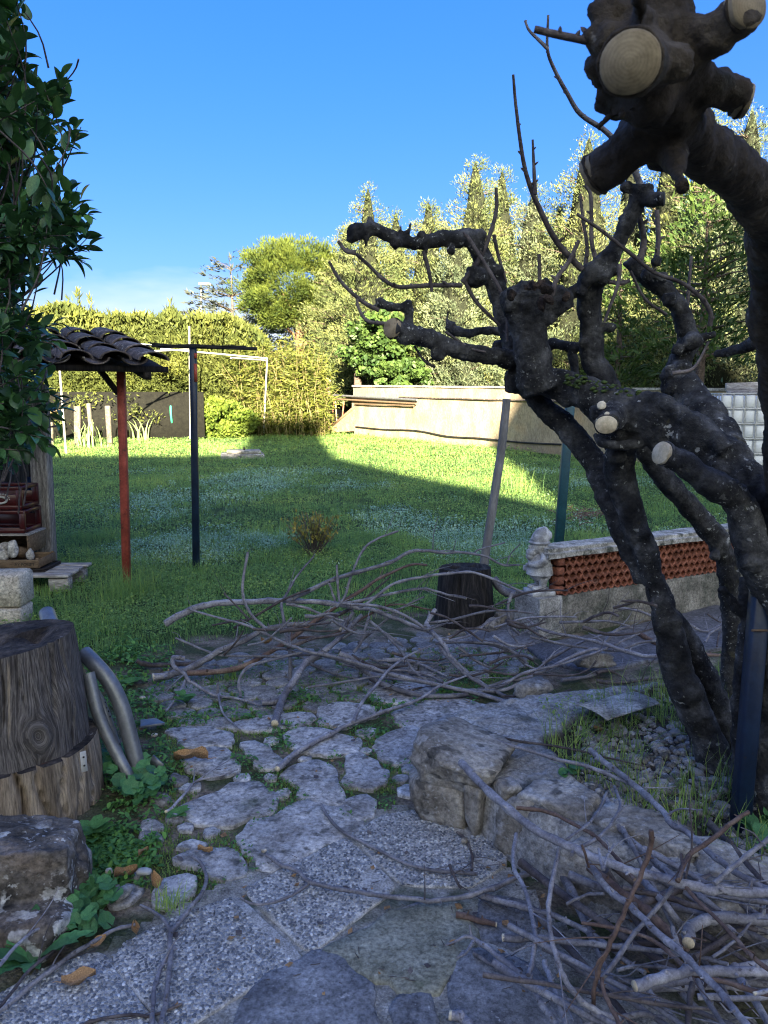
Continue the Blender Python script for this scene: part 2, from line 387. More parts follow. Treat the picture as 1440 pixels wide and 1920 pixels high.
M['bark'] = surf('bark', [(.32, (.013, .013, .014)), (.47, (.042, .041, .041)), (.58, (.085, .083, .081)), (.7, (.18, .175, .17))], 13, .9, .9, 60, bdist=.014, fine=.3,
    spots=[((.36, .36, .33), 95, .63, .69, .85, 'n', 5), ((.40, .40, .37), 34, .65, .68, .85, 'n', 3), ((.10, .085, .03), 16, .66, .74, .6, 'n', 4), ((.10, .10, .03), 14, .68, .78, .5, 'n')])
M['near_bark'] = surf('near_bark', [(.3, (.022, .017, .014)), (.52, (.065, .05, .036)), (.7, (.15, .12, .085))], 8, .85, .8, 60, bdist=.008, fine=.3,
    spots=[((.02, .03, .025), 11, .55, .7, .6, 'n'), ((.33, .3, .25), 90, .66, .72, .6, 'n', 9)])
M['rot'] = surf('rotten_wood', [(.3, (.012, .01, .009)), (.55, (.05, .035, .026)), (.7, (.12, .08, .055))], 22, .95, 1, 60, bdist=.02)
M['cutwood'] = surf('cut_wood', [(.35, (.50, .40, .25)), (.55, (.66, .56, .39)), (.75, (.74, .66, .5))], 12, .75, .25, 60, spots=[((.35, .24, .13), 30, .62, .7, .4, 'n')], bdist=.003)
M['cutwood_grey'] = surf('cut_wood_dull', [(.35, (.24, .185, .11)), (.55, (.36, .285, .18)), (.75, (.46, .38, .26))], 14, .8, .3, 80, spots=[((.16, .11, .065), 26, .55, .7, .7, 'n'), ((.1, .07, .045), 40, .64, .7, .7, 'n')], bdist=.003)
def rings(m, sc):
    nt = m.node_tree; b = nt.nodes['Principled BSDF']; old = b.inputs['Base Color'].links[0].from_socket; w = N(nt, 'ShaderNodeTexWave', wave_type='RINGS', rings_direction='Z'); w.inputs['Scale'].default_value = sc; w.inputs['Distortion'].default_value = 3.5; w.inputs['Detail'].default_value = 3
    nt.links.new(N(nt, 'ShaderNodeTexCoord').outputs['Object'], w.inputs[0]); g = N(nt, 'ShaderNodeMapRange'); g.inputs[3].default_value = .90; g.inputs[4].default_value = 1.05; nt.links.new(w.outputs['Fac'], g.inputs[0])
    cb = N(nt, 'ShaderNodeCombineColor'); [nt.links.new(g.outputs[0], cb.inputs[i]) for i in range(3)]; x = N(nt, 'ShaderNodeMix', data_type='RGBA', blend_type='MULTIPLY'); x.inputs[0].default_value = 1; nt.links.new(old, x.inputs[6]); nt.links.new(cb.outputs[0], x.inputs[7]); nt.links.new(x.outputs[2], b.inputs['Base Color'])
rings(M['cutwood_grey'], 110); rings(M['cutwood'], 110)
M['branch'] = surf('grey_branch_bark', [(.3, (.075, .07, .078)), (.5, (.145, .138, .147)), (.7, (.25, .24, .248))], 14, .75, .5, 90, stretch=None, orand=.25, bdist=.004,
    spots=[((.05, .04, .04), 60, .62, .7, .7, 'n')])
M['branch_dark'] = surf('dark_twig_bark', [(.3, (.035, .028, .028)), (.5, (.07, .058, .056)), (.7, (.13, .11, .10))], 16, .8, .5, 90, orand=.25, bdist=.004)
M['branch_red'] = surf('brown_branch_bark', [(.3, (.06, .038, .03)), (.5, (.11, .072, .056)), (.7, (.18, .13, .10))], 14, .75, .5, 90, orand=.2, bdist=.004)
M['blue_paint'] = surf('blue_paint', [(.35, (.008, .018, .05)), (.6, (.014, .035, .085)), (.8, (.03, .055, .1))], 7, .45, .15, 40, spots=[((.03, .02, .015), 22, .66, .72, .8, 'n')], spec=.4)
M['green_paint'] = surf('teal_paint', [(.35, (.006, .028, .04)), (.6, (.01, .045, .06)), (.8, (.03, .07, .08))], 7, .5, .15, 40, spec=.4)
M['red_paint'] = surf('red_paint', [(.35, (.13, .025, .016)), (.6, (.22, .045, .03)), (.8, (.3, .08, .055))], 8, .55, .2, 40, spots=[((.06, .03, .02), 30, .64, .7, .7, 'n')])
M['old_wood'] = surf('grey_old_wood', [(.3, (.07, .062, .056)), (.5, (.17, .155, .14)), (.7, (.3, .28, .25))], 9, .9, .5, 30, stretch=(6, 6, .6), bdist=.005, orand=.15)
M['old_wood_x'] = surf('grey_plank_wood', [(.3, (.09, .08, .072)), (.5, (.2, .18, .165)), (.7, (.33, .31, .28))], 9, .9, .5, 30, stretch=(.6, 6, 6), bdist=.005, orand=.15)
M['dark_wood'] = surf('dark_stained_wood', [(.3, (.012, .010, .010)), (.55, (.03, .025, .022)), (.75, (.06, .05, .042))], 8, .85, .4, 30, stretch=(6, 6, .6), bdist=.005)
M['brown_wood'] = surf('brown_box_wood', [(.3, (.09, .058, .035)), (.55, (.17, .115, .07)), (.75, (.25, .18, .115))], 9, .8, .3, 30, stretch=(.6, 5, 5), bdist=.004)
M['conc'] = surf('weathered_concrete', [(.3, (.09, .085, .075)), (.5, (.19, .18, .16)), (.7, (.32, .305, .275))], 7, .92, .6, 60, bdist=.01, spots=[((.05, .06, .045), 9, .55, .68, .7, 'n'), ((.5, .49, .46), 60, .64, .7, .6, 'n', 5)])
M['plinth'] = surf('mossy_plinth_concrete', [(.3, (.06, .056, .046)), (.5, (.125, .115, .095)), (.7, (.2, .185, .155))], 6, .92, .6, 50, bdist=.01, spots=[((.035, .045, .03), 7, .5, .66, .7, 'n'), ((.3, .29, .27), 30, .66, .72, .5, 'n')])
M['cap'] = surf('lichen_coping', [(.3, (.10, .095, .08)), (.48, (.25, .235, .2)), (.66, (.42, .40, .36))], 14, .92, .7, 60, bdist=.012, spots=[((.06, .07, .05), 18, .56, .66, .8, 'n')])
M['terra'] = surf('terracotta', [(.3, (.14, .05, .03)), (.55, (.26, .095, .055)), (.75, (.36, .16, .1))], 12, .85, .4, 60, bdist=.004, orand=.2, spots=[((.09, .06, .05), 24, .58, .7, .6, 'n')])
M['tile'] = surf('old_roof_tile', [(.3, (.05, .042, .038)), (.5, (.12, .095, .08)), (.7, (.24, .185, .155))], 9, .92, .6, 40, bdist=.008, orand=.25, spots=[((.30, .29, .25), 26, .6, .68, .7, 'n'), ((.03, .03, .025), 14, .58, .7, .7, 'n')])
M['plaster'] = surf('stained_plaster', [(.3, (.26, .20, .13)), (.5, (.38, .31, .21)), (.7, (.47, .395, .28))], 3, .95, .5, 22, bdist=.012, stretch=(1, 1, .5),
    spots=[((.26, .22, .165), 4, .5, .72, .75, 's'), ((.42, .27, .13), 1.5, .56, .72, .5, 'n'), ((.2, .17, .13), 26, .6, .72, .45, 's'), ((.16, .14, .11), 1.1, .52, .7, .5, 'n'), ((.2, .165, .12), 9, .6, .68, .6, 's', 1.2)])
M['galv'] = surf('galvanised_steel', [(.3, (.24, .25, .26)), (.5, (.34, .35, .36)), (.7, (.46, .47, .48))], 12, .45, .12, 60, metal=.55, spec=.5, spots=[((.2, .12, .09), 9, .68, .74, .5, 'n')])
M['black_rubber'] = surf('black_rubber', [(.4, (.012, .012, .013)), (.7, (.03, .03, .03))], 10, .6, .1)
M['black_metal'] = surf('dark_metal', [(.4, (.012, .012, .014)), (.7, (.035, .033, .033))], 12, .6, .2)
M['white_pipe'] = surf('white_pipe', [(.35, (.45, .44, .41)), (.65, (.68, .67, .63))], 8, .55, .1)
M['stone_pale'] = surf('pale_flagstone', [(.3, (.10, .092, .084)), (.5, (.205, .195, .185)), (.7, (.34, .325, .305))], 9, .9, .8, 38, bdist=.012, orand=.14, obj_off=True,
    spots=[((.40, .395, .39), 11, .55, .60, .6, 'n'), ((.08, .078, .07), 20, .57, .66, .7, 'n'), ((.05, .07, .03), 6, .62, .72, .6, 'n'), ((.05, .045, .04), 130, .64, .7, .6, 'n')])
M['stone_dark'] = surf('dark_flagstone', [(.3, (.055, .055, .058)), (.5, (.105, .105, .108)), (.7, (.17, .17, .172))], 8, .85, .6, 60, bdist=.006, orand=.12,
    spots=[((.36, .35, .34), 120, .66, .71, .8, 'n', 5), ((.4, .39, .38), 45, .69, .73, .7, 'n')])
M['stone_green'] = surf('greenish_flagstone', [(.3, (.075, .075, .056)), (.5, (.135, .132, .10)), (.7, (.2, .195, .155))], 8, .88, .6, 60, bdist=.006,
    spots=[((.38, .37, .33), 100, .63, .70, .8, 'n', 4), ((.06, .075, .03), 10, .62, .72, .5, 'n')])
M['cobble'] = surf('grey_paver', [(.3, (.075, .07, .066)), (.5, (.145, .138, .13)), (.7, (.235, .225, .21))], 12, .88, .7, 60, bdist=.008, orand=.25, spots=[((.06, .075, .035), 8, .58, .7, .6, 'n')])
M['slab'] = surf('slab_mortar', [(.3, (.12, .115, .105)), (.5, (.21, .20, .185)), (.7, (.3, .29, .27))], 30, .95, .7, 150, bdist=.004, spots=[((.06, .07, .04), 9, .62, .72, .5, 'n')])
M['pebble'] = surf('pebble', [(.3, (.12, .125, .135)), (.7, (.25, .255, .26))], 30, .6, .1, 80, spec=.4, rnd=[(0, (.32, .34, .38)), (.45, (.8, .83, .88)), (.75, (1.25, 1.25, 1.25)), (1, (2.1, 2.05, 1.95))])
M['mortar'] = surf('speckled_mortar', [(.3, (.075, .07, .06)), (.5, (.15, .142, .125)), (.7, (.24, .23, .21))], 16, .95, .8, 110, bdist=.006,
    spots=[((.42, .4, .36), 140, .60, .68, .85, 'n', 6), ((.045, .06, .022), 5, .54, .66, .75, 'n')])
M['rock'] = surf('limestone_rock', [(.3, (.07, .062, .052)), (.5, (.15, .135, .115)), (.7, (.26, .24, .21))], 7, .93, .8, 40, bdist=.015, orand=.12,
    spots=[((.42, .41, .40), 12, .58, .64, .6, 'n'), ((.45, .44, .43), 70, .60, .66, .7, 'n', 5), ((.02, .02, .02), 14, .57, .66, .75, 'n')])
M['rock_lichen'] = surf('lichened_rock', [(.3, (.02, .018, .016)), (.5, (.07, .06, .05)), (.7, (.14, .12, .10))], 10, .93, .8, 40, bdist=.015,
    spots=[((.50, .49, .46), 13, .53, .56, .95, 'n', 4), ((.5, .49, .46), 60, .6, .64, .8, 'n', 6), ((.17, .12, .085), 5, .6, .72, .5, 'n')])
M['block'] = surf('pale_limestone_block', [(.3, (.30, .26, .20)), (.5, (.42, .37, .29)), (.7, (.52, .47, .38))], 14, .92, .6, 50, bdist=.008, spots=[((.17, .14, .1), 45, .64, .72, .7, 'n')])
M['dryleaf'] = surf('dry_leaf', [(.3, (.12, .065, .03)), (.55, (.25, .145, .065)), (.75, (.38, .25, .12))], 30, .75, .3, 60, trans=.15, orand=.3, bdist=.003)
M['weed'] = surf('weed_leaf', [(.3, (.03, .075, .02)), (.6, (.055, .13, .035)), (.8, (.085, .17, .05))], 9, .6, 0, trans=.2, rnd=[(0, (.55, .6, .6)), (.5, (1, 1, 1)), (.85, (1.4, 1.25, .9)), (1, (2.2, 2.0, 1.9))], obj_off=False)
M['mallow'] = surf('round_leaf', [(.3, (.025, .075, .025)), (.6, (.045, .12, .04)), (.8, (.07, .16, .055))], 14, .5, .3, 60, trans=.15, orand=.3, bdist=.003, spec=.35)
M['moss'] = surf('moss', [(.3, (.03, .045, .014)), (.6, (.055, .08, .022)), (.8, (.085, .11, .035))], 30, .95, .6, 120)

# ================================================================ THE SETTING
# ---- ground: one sheet to the horizon
lawn_front = [G(*q)[:2] for q in [(-500, 1230), (60, 1225), (200, 1232), (300, 1215), (360, 1195), (480, 1180), (620, 1155), (760, 1150), (985, 1150)]]
lawn_poly = lawn_front + [np.array(q) for q in [(1.0, 4.95), (3.2, 6.1), (9, 9.2), (60, 20), (60, 160), (-60, 160), (-60, 5)]]
xs = np.concatenate([-np.geomspace(4.0, 420, 26)[::-1], np.arange(-3.6, 3.61, .045), np.geomspace(4.0, 420, 26)])
ys = np.concatenate([-np.geomspace(.6, 300, 16)[::-1], np.arange(.0, 6.5, .045), np.arange(6.6, 12, .2), np.geomspace(12, 520, 42)])
X, Y = np.meshgrid(xs, ys); ny, nx = X.shape
Z = gz(X, Y) + np.where((Y < 6.4) & (np.abs(X) < 3.7), .006 * n2(X, Y, 9, 2, 3) - .004, -.002)
lawn_m = np.where(inpoly(X, Y, lawn_poly), 1, -1) * np.minimum(pdist(X, Y, lawn_poly), 1) + .10 * n2(X, Y, 4, 8, 3)
lawn_m = sstep(-.05, .1, lawn_m)
mb = MB(); i = np.arange(ny - 1)[:, None] * nx; j = np.arange(nx - 1)[None]
mb.add(np.stack([X, Y, Z], -1).reshape(-1, 3), np.stack([i + j, i + j + 1, i + nx + j + 1, i + nx + j], -1).reshape(-1, 4), a=lawn_m.ravel())
M['ground'] = surf('soil_and_turf', [(.3, (.035, .027, .019)), (.5, (.075, .06, .044)), (.7, (.13, .11, .085))], 9, .95, .8, 60, bdist=.015, obj_off=False,
                   spots=[((.045, .062, .02), 4.5, .44, .56, .9, 'n'), ((.035, .055, .015), 20, .5, .62, .5, 'n'), ((.25, .23, .2), 80, .66, .72, .6, 'n')])
nt = M['ground'].node_tree; bs = nt.nodes['Principled BSDF']; old = bs.inputs['Base Color'].links[0].from_socket
at = N(nt, 'ShaderNodeAttribute', attribute_name='rnd'); nz = N(nt, 'ShaderNodeTexNoise', i_2=7.0, i_3=6.0); rp = N(nt, 'ShaderNodeValToRGB')
rp.color_ramp.elements[0].position = .35; rp.color_ramp.elements[0].color = (.022, .045, .012, 1); rp.color_ramp.elements[1].position = .7; rp.color_ramp.elements[1].color = (.06, .105, .026, 1)
mx = N(nt, 'ShaderNodeMix', data_type='RGBA'); nt.links.new(nz.outputs[0], rp.inputs[0]); nt.links.new(N(nt, 'ShaderNodeTexCoord').outputs['Object'], nz.inputs[0])
nt.links.new(at.outputs['Fac'], mx.inputs[0]); nt.links.new(old, mx.inputs[6]); nt.links.new(rp.outputs[0], mx.inputs[7]); nt.links.new(mx.outputs[2], bs.inputs['Base Color'])
tag(mb.build('ground', M['ground'], fix=False), kind='structure')

# ---- raised bed at the right, edged with stones
BZ = .20
bed = [PH(*q, BZ)[:2] for q in [(785, 1395), (812, 1335), (870, 1295), (1000, 1262), (1150, 1240), (1300, 1225), (1500, 1215), (1800, 1260)]]
bed += [np.array((2.6, 1.2)), np.array((1.5, .9))] + [PH(*q, BZ)[:2] for q in [(1480, 1740), (1300, 1660), (1130, 1600), (1000, 1535), (900, 1475)]]
soil = [PH(*q, BZ)[:2] for q in [(1010, 1385), (1095, 1330), (1200, 1290), (1300, 1262), (1500, 1262), (1800, 1400), (1700, 1800), (1480, 1655), (1330, 1590), (1180, 1520), (1080, 1465)]]
gx = np.arange(-.1, 3.0, .014); gy = np.arange(.7, 4.4, .014); X, Y = np.meshgrid(gx, gy); ny, nx = X.shape
sd = np.where(inpoly(X, Y, bed), 1, -1) * pdist(X, Y, bed) + .02 * n2(X, Y, 5, 4)
si = np.where(inpoly(X, Y, soil), 1, -1) * pdist(X, Y, soil) + .03 * n2(X, Y, 7, 6)
def bed_z(x, y):
    x = np.asarray(x, float); y = np.asarray(y, float)
    d = np.where(inpoly(x, y, bed), 1, -1) * pdist(x, y, bed) + .02 * n2(x, y, 5, 4)
    s_ = np.where(inpoly(x, y, soil), 1, -1) * pdist(x, y, soil) + .03 * n2(x, y, 7, 6)
    back = sstep(3.0, 3.9, y)
    z = BZ * sstep(-.01, .05 + .5 * back, d) - .035 * sstep(0, .05, s_) + .018 * n2(x, y, 3.5, 9) + .010 * n2(x, y, 14, 2) + .010 * n2(x, y, 38, 5, 4) * (1 - sstep(0, .05, s_)) + .02 * n2(x, y, 8, 12) * (1 - sstep(0, .05, s_))
    return np.where(d < -.012, -.03, np.maximum(z, .004))
Z = bed_z(X, Y); keep = sd > -.03
mb = MB(); i = np.arange(ny - 1)[:, None] * nx; j = np.arange(nx - 1)[None]
Q = np.stack([i + j, i + j + 1, i + nx + j + 1, i + nx + j], -1).reshape(-1, 4); Q = Q[keep.ravel()[Q].any(1)]
mb.add(np.stack([X, Y, Z], -1).reshape(-1, 3), Q, a=sstep(-.01, .03, si).ravel())
M['bed'] = surf('rough_concrete_edge', [(.3, (.07, .066, .06)), (.5, (.15, .142, .13)), (.7, (.26, .25, .235))], 7, .95, .9, 45, bdist=.015, obj_off=False,
                spots=[((.42, .415, .4), 60, .6, .68, .8, 'n', 4), ((.34, .335, .33), 9, .58, .64, .6, 'n'), ((.035, .04, .028), 6, .57, .68, .7, 'n')])
nt = M['bed'].node_tree; bs = nt.nodes['Principled BSDF']; old = bs.inputs['Base Color'].links[0].from_socket
at = N(nt, 'ShaderNodeAttribute', attribute_name='rnd'); nz = N(nt, 'ShaderNodeTexNoise', i_2=22.0, i_3=6.0); rp = N(nt, 'ShaderNodeValToRGB')
rp.color_ramp.elements[0].position = .35; rp.color_ramp.elements[0].color = (.02, .015, .011, 1); rp.color_ramp.elements[1].position = .75; rp.color_ramp.elements[1].color = (.085, .07, .055, 1)
mx = N(nt, 'ShaderNodeMix', data_type='RGBA'); nt.links.new(nz.outputs[0], rp.inputs[0]); nt.links.new(N(nt, 'ShaderNodeTexCoord').outputs['Object'], nz.inputs[0])
nt.links.new(at.outputs['Fac'], mx.inputs[0]); nt.links.new(old, mx.inputs[6]); nt.links.new(rp.outputs[0], mx.inputs[7]); nt.links.new(mx.outputs[2], bs.inputs['Base Color'])
rb = tag(mb.build('raised_bed', M['bed'], fix=False), kind='structure')
# gravel in the bed
mb = MB(); v, t = ico(1); big = []
n = 0
while n < 2400:
    u_, v_ = random.uniform(1080, 1440), random.uniform(1290, 1620); p = PH(u_, v_, BZ - .02)
    if not inpoly(p[0], p[1], soil) or vn(np.array([p[0] * 4, p[1] * 4, 1.0]), 3) < random.uniform(-.8, .5): continue
    n += 1; s = random.choice([.004, .005, .006, .007, .008, .010, .012, .014, .017, .021, .025]); z = float(bed_z(p[0], p[1]))
    if s > .02 and len(big) < 45: big.append((p[0], p[1], z, s)); continue
    w = v * (1 + .25 * vn(v * 1.7 + n, 2)[:, None]) * s * np.array([1, random.uniform(.6, 1), random.uniform(.45, .7)])
    mb.add(w @ rz(random.uniform(0, 6)).T + (p[0], p[1], z + s * .2), None, t, 0, random.random())
M['gravel'] = surf('gravel_stone', [(.3, (.13, .125, .12)), (.7, (.26, .25, .24))], 25, .9, .4, 80, rnd=[(0, (.45, .43, .4)), (.5, (1, .97, .92)), (1, (1.5, 1.5, 1.5))], orand=.3)
tag(mb.build('gravel', M['gravel'], rb, fix=False), kind='stuff')
sm = []
for k in range(5):
    q = MB(); rock(q, (0, 0, 0), (2, 1.6, 1.2), k, 2, boxy=.6, amp=.4); sm.append(q.data('pebble_stone', M['gravel'], True))
for k, (x, y, z, s) in enumerate(big):
    place('stone', sm[k % 5], (x, y, z + s * .25), rb, (random.uniform(-.3, .3), random.uniform(-.3, .3), random.uniform(0, 6)), s)

# stone edging of the bed
ed = thing('stone_edging', 'low rough stone edging along the front of the raised bed', 'stone edging', PH(790, 1500, .0))
def W3(u, v, z): return PH(u, v, z)
def edge_rock(c, d, rot, seed, boxy=.7, mat='rock', name='stone', sub=4, amp=.17):
    q = MB(); rock(q, c, d, seed, sub, rot, boxy, amp, 1.5); return q.build(name, M[mat], ed, fix=False)
edge_rock(W3(868, 1418, .225) + (0, 0.02, 0), (.36, .40, .15), rz(-.55) @ ry(.12), 11, .62, amp=.22)
edge_rock(W3(838, 1500, .085) + (0, .06, 0), (.27, .26, .21), rz(-.35), 12, .8)
edge_rock(W3(898, 1520, .095) + (.0, .03, 0), (.075, .13, .20), rz(-.5), 13, .7)
edge_rock(W3(985, 1560, .10) + (.02, .04, 0), (.22, .15, .24), rz(-.62), 14, .8)
edge_rock(W3(950, 1480, .20), (.09, .10, .07), rz(.4), 15, .5, sub=3)
edge_rock(W3(1050, 1505, .20), (.30, .18, .09), rz(-.6), 16, .75)
edge_rock(W3(1130, 1650, .09) + (.02, .03, 0), (.34, .17, .22), rz(-.62), 17, .8)
edge_rock(W3(1210, 1560, .195), (.33, .2, .10), rz(-.6), 18, .75)
edge_rock(W3(1330, 1720, .10), (.4, .2, .24), rz(-.55), 19, .8)
edge_rock(W3(1400, 1650, .18), (.36, .2, .12), rz(-.55), 20, .75)
edge_rock(W3(1110, 1235, .10) , (.22, .14, .1), rz(.3), 21, .5, sub=3)
edge_rock(W3(1000, 1290, .16), (.2, .13, .08), rz(.5), 22, .5, sub=3)

# ---- paved path
path_px = [(60, 1990), (150, 1810), (290, 1715), (400, 1665), (480, 1620), (640, 1545), (760, 1510), (880, 1560), (960, 1630), (1060, 1740), (1250, 1840), (1520, 1960), (1900, 2300), (1500, 3300), (-300, 3300)]
pp = [G(*q)[:2] for q in path_px]
gx = np.arange(-1.5, 1.7, .03); gy = np.arange(.1, 3.0, .03); X, Y = np.meshgrid(gx, gy); ny, nx = X.shape
ins = (np.where(inpoly(X, Y, pp), 1, -1) * pdist(X, Y, pp) + .025 * n2(X, Y, 7, 4)) > -.01
mb = MB(); i = np.arange(ny - 1)[:, None] * nx; j = np.arange(nx - 1)[None]
Q = np.stack([i + j, i + j + 1, i + nx + j + 1, i + nx + j], -1).reshape(-1, 4); Q = Q[ins.ravel()[Q].all(1)]
mb.add(np.stack([X, Y, .008 + .003 * n2(X, Y, 12, 7)], -1).reshape(-1, 3), Q)
path = tag(mb.build('paved_path', M['mortar'], fix=False), kind='structure')
def slab_mesh(mb, poly, top, bottom=-.02, bev=.012, jit=.008, amp=.004, seed=0, step=.03, m=0, soft=2):
    out = []; poly = [np.asarray(q[:2], float) for q in poly]
    for a, b in zip(poly, poly[1:] + poly[:1]):
        k = max(2, int(np.linalg.norm(b - a) / step))
        for q in range(k): out.append(a + (b - a) * q / k)
    o = np.array(out)
    if jit:                                                # soften corners, then ragged edge
        for _ in range(soft): o = .5 * o + .25 * (np.roll(o, 1, 0) + np.roll(o, -1, 0))
    c = o.mean(0); d = o - c; rl = np.linalg.norm(d, axis=1, keepdims=True)
    o = c + d * (1 + jit * fbm(np.c_[o * 16, np.full(len(o), seed * 1.7)], seed, 3)[:, None] * 2 / rl.clip(.05))
    n = len(o); rings = []; d = o - c; rl = np.linalg.norm(d, axis=1, keepdims=True)
    for f_, z in ((0, bottom), (0, top - bev * .8), (bev * .35, top - bev * .25), (bev, top), (None, top), (.0, top)):
        if f_ is None: r_ = c + d * .55
        else: r_ = c + d * (1 - f_ / rl.clip(.02))
        zz = np.full(n, z) + (amp * fbm(np.c_[r_ * 11, np.full(n, seed)], seed + 3, 3) if z > bottom else 0)
        rings.append(np.c_[r_, zz])
    rings = rings[:5]; V = np.vstack(rings + [np.array([[*c, top + amp * .3]])]); Q = []
    for k in range(4):
        a = np.arange(n); b = (a + 1) % n; Q.append(np.stack([k * n + a, k * n + b, (k + 1) * n + b, (k + 1) * n + a], 1))
    T = [(4 * n + a, 4 * n + (a + 1) % n, 5 * n) for a in range(n)]
    mb.add(V, np.vstack(Q), T, m)
def flag(px, mat, top=.016, seed=0, name='flagstone', parent=None, amp=.007, jit=.016, bev=.014):
    w = [G(*p) for p in px]; c = np.mean(w, 0); q = MB(); slab_mesh(q, [c + (p - c) * 1.19 for p in w], top, seed=seed, amp=amp, jit=jit, bev=bev, soft=1)
    return q.build(name, M[mat], parent or path, fix=False)
FL = [
 [(352, 1515), (392, 1500), (430, 1478), (460, 1470), (490, 1478), (508, 1500), (505, 1520), (470, 1535), (420, 1545), (370, 1545)],
 [(487, 1546), (521, 1533), (567, 1510), (592, 1508), (633, 1521), (662, 1546), (654, 1567), (600, 1587), (550, 1617), (500, 1633), (487, 1612), (467, 1587), (454, 1571)],
 [(525, 1462), (550, 1442), (596, 1435), (625, 1450), (637, 1479), (633, 1512), (608, 1508), (579, 1496), (558, 1494), (567, 1479), (537, 1467)],
 [(650, 1425), (675, 1419), (708, 1433), (725, 1454), (721, 1475), (683, 1479), (650, 1471)],
 [(650, 1504), (687, 1494), (700, 1508), (700, 1535), (671, 1540), (650, 1521)],
 [(542, 1379), (567, 1367), (608, 1371), (667, 1392), (658, 1412), (608, 1417), (567, 1408), (546, 1400)],
 [(704, 1404), (717, 1383), (767, 1367), (790, 1375), (790, 1429), (737, 1433), (717, 1421)],
 [(454, 1400), (483, 1396), (521, 1417), (533, 1433), (508, 1444), (479, 1433)],
 [(350, 1412), (420, 1408), (442, 1430), (440, 1450), (400, 1460), (352, 1445)],
 [(600, 1329), (633, 1321), (692, 1325), (704, 1342), (650, 1362), (608, 1358)],
 [(332, 1616), (369, 1602), (425, 1597), (447, 1611), (453, 1633), (442, 1650), (414, 1653), (391, 1633), (357, 1627)],
 [(324, 1594), (341, 1580), (380, 1581), (391, 1591), (357, 1598)],
 [(281, 1678), (307, 1653), (346, 1650), (369, 1661), (360, 1678), (341, 1695), (312, 1706), (290, 1701)],
 [(205, 1678), (217, 1667), (253, 1667), (267, 1681), (256, 1695), (222, 1703), (200, 1698)],
 [(430, 1365), (470, 1352), (560, 1340), (590, 1348), (560, 1362), (480, 1372)],
 [(745, 1340), (800, 1318), (850, 1312), (905, 1330), (880, 1352), (800, 1365), (760, 1358)],
 [(700, 1300), (760, 1283), (820, 1290), (815, 1308), (745, 1322), (705, 1316)],
 [(320, 1375), (380, 1365), (430, 1380), (425, 1400), (350, 1402)],
]
for k, q in enumerate(FL): flag(q, 'stone_pale', .012, 30 + k, amp=.005, bev=.007, jit=.018)
taken = [[G(*p)[:2] for p in q] for q in FL]; k = 0
for _ in range(900):                                       # smaller stones set between the big ones
    u, v = random.uniform(310, 800), random.uniform(1375, 1600); c = G(u, v)[:2]; r = random.uniform(.035, .085)
    if any(inpoly(c[0], c[1], f) or pdist(c[0], c[1], f) < r * .9 + .008 for f in taken) or not inpoly(c[0], c[1], [G(*p)[:2] for p in ((330, 1370), (780, 1360), (775, 1500), (640, 1545), (450, 1640), (340, 1600))]): continue
    n_ = random.randint(5, 7); a0 = random.uniform(0, 6); poly = [c + r * random.uniform(.75, 1.05) * np.array([math.cos(a0 + t * 6.283 / n_), math.sin(a0 + t * 6.283 / n_)]) for t in range(n_)]; taken.append(poly)
    q = MB(); slab_mesh(q, poly, .010, seed=400 + k, amp=.004, jit=.014, bev=.006, step=.025, soft=0); q.build('flagstone', M['stone_pale'], path, fix=False); k += 1
    if k > 48: break
for k, (u, v, r) in enumerate([(286, 1552, 20), (284, 1573, 19), (262, 1608, 16), (330, 1540, 15), (300, 1500, 17), (330, 1466, 18), (246, 1640, 17)]):
    flag([(u + r * math.cos(a), v + .55 * r * math.sin(a)) for a in np.arange(0, 6.2, .6)], 'cobble', .016, 70 + k, 'cobble')
flag([(608, 1796), (650, 1771), (746, 1721), (833, 1704), (871, 1758), (850, 1838), (808, 1854), (762, 1867), (633, 1804)], 'stone_green', .02, 50, amp=.003)
flag([(469, 1883), (508, 1850), (600, 1802), (646, 1817), (658, 1842), (698, 1854), (700, 1892), (690, 1960), (640, 2020), (460, 2000)], 'stone_dark', .022, 51, amp=.003)
flag([(737, 1887), (767, 1871), (808, 1875), (819, 1920), (800, 1960), (745, 1950)], 'stone_dark', .018, 52, amp=.003)
flag([(871, 1800), (920, 1796), (1000, 1825), (1070, 1900), (1090, 1990), (870, 2000), (858, 1858)], 'stone_dark', .022, 53, amp=.003)
flag([(746, 1712), (775, 1696), (817, 1694), (804, 1708)], 'stone_dark', .016, 54, amp=.003)
flag([(900, 1690), (990, 1700), (1010, 1745), (960, 1780), (890, 1760)], 'stone_dark', .014, 55, amp=.003)
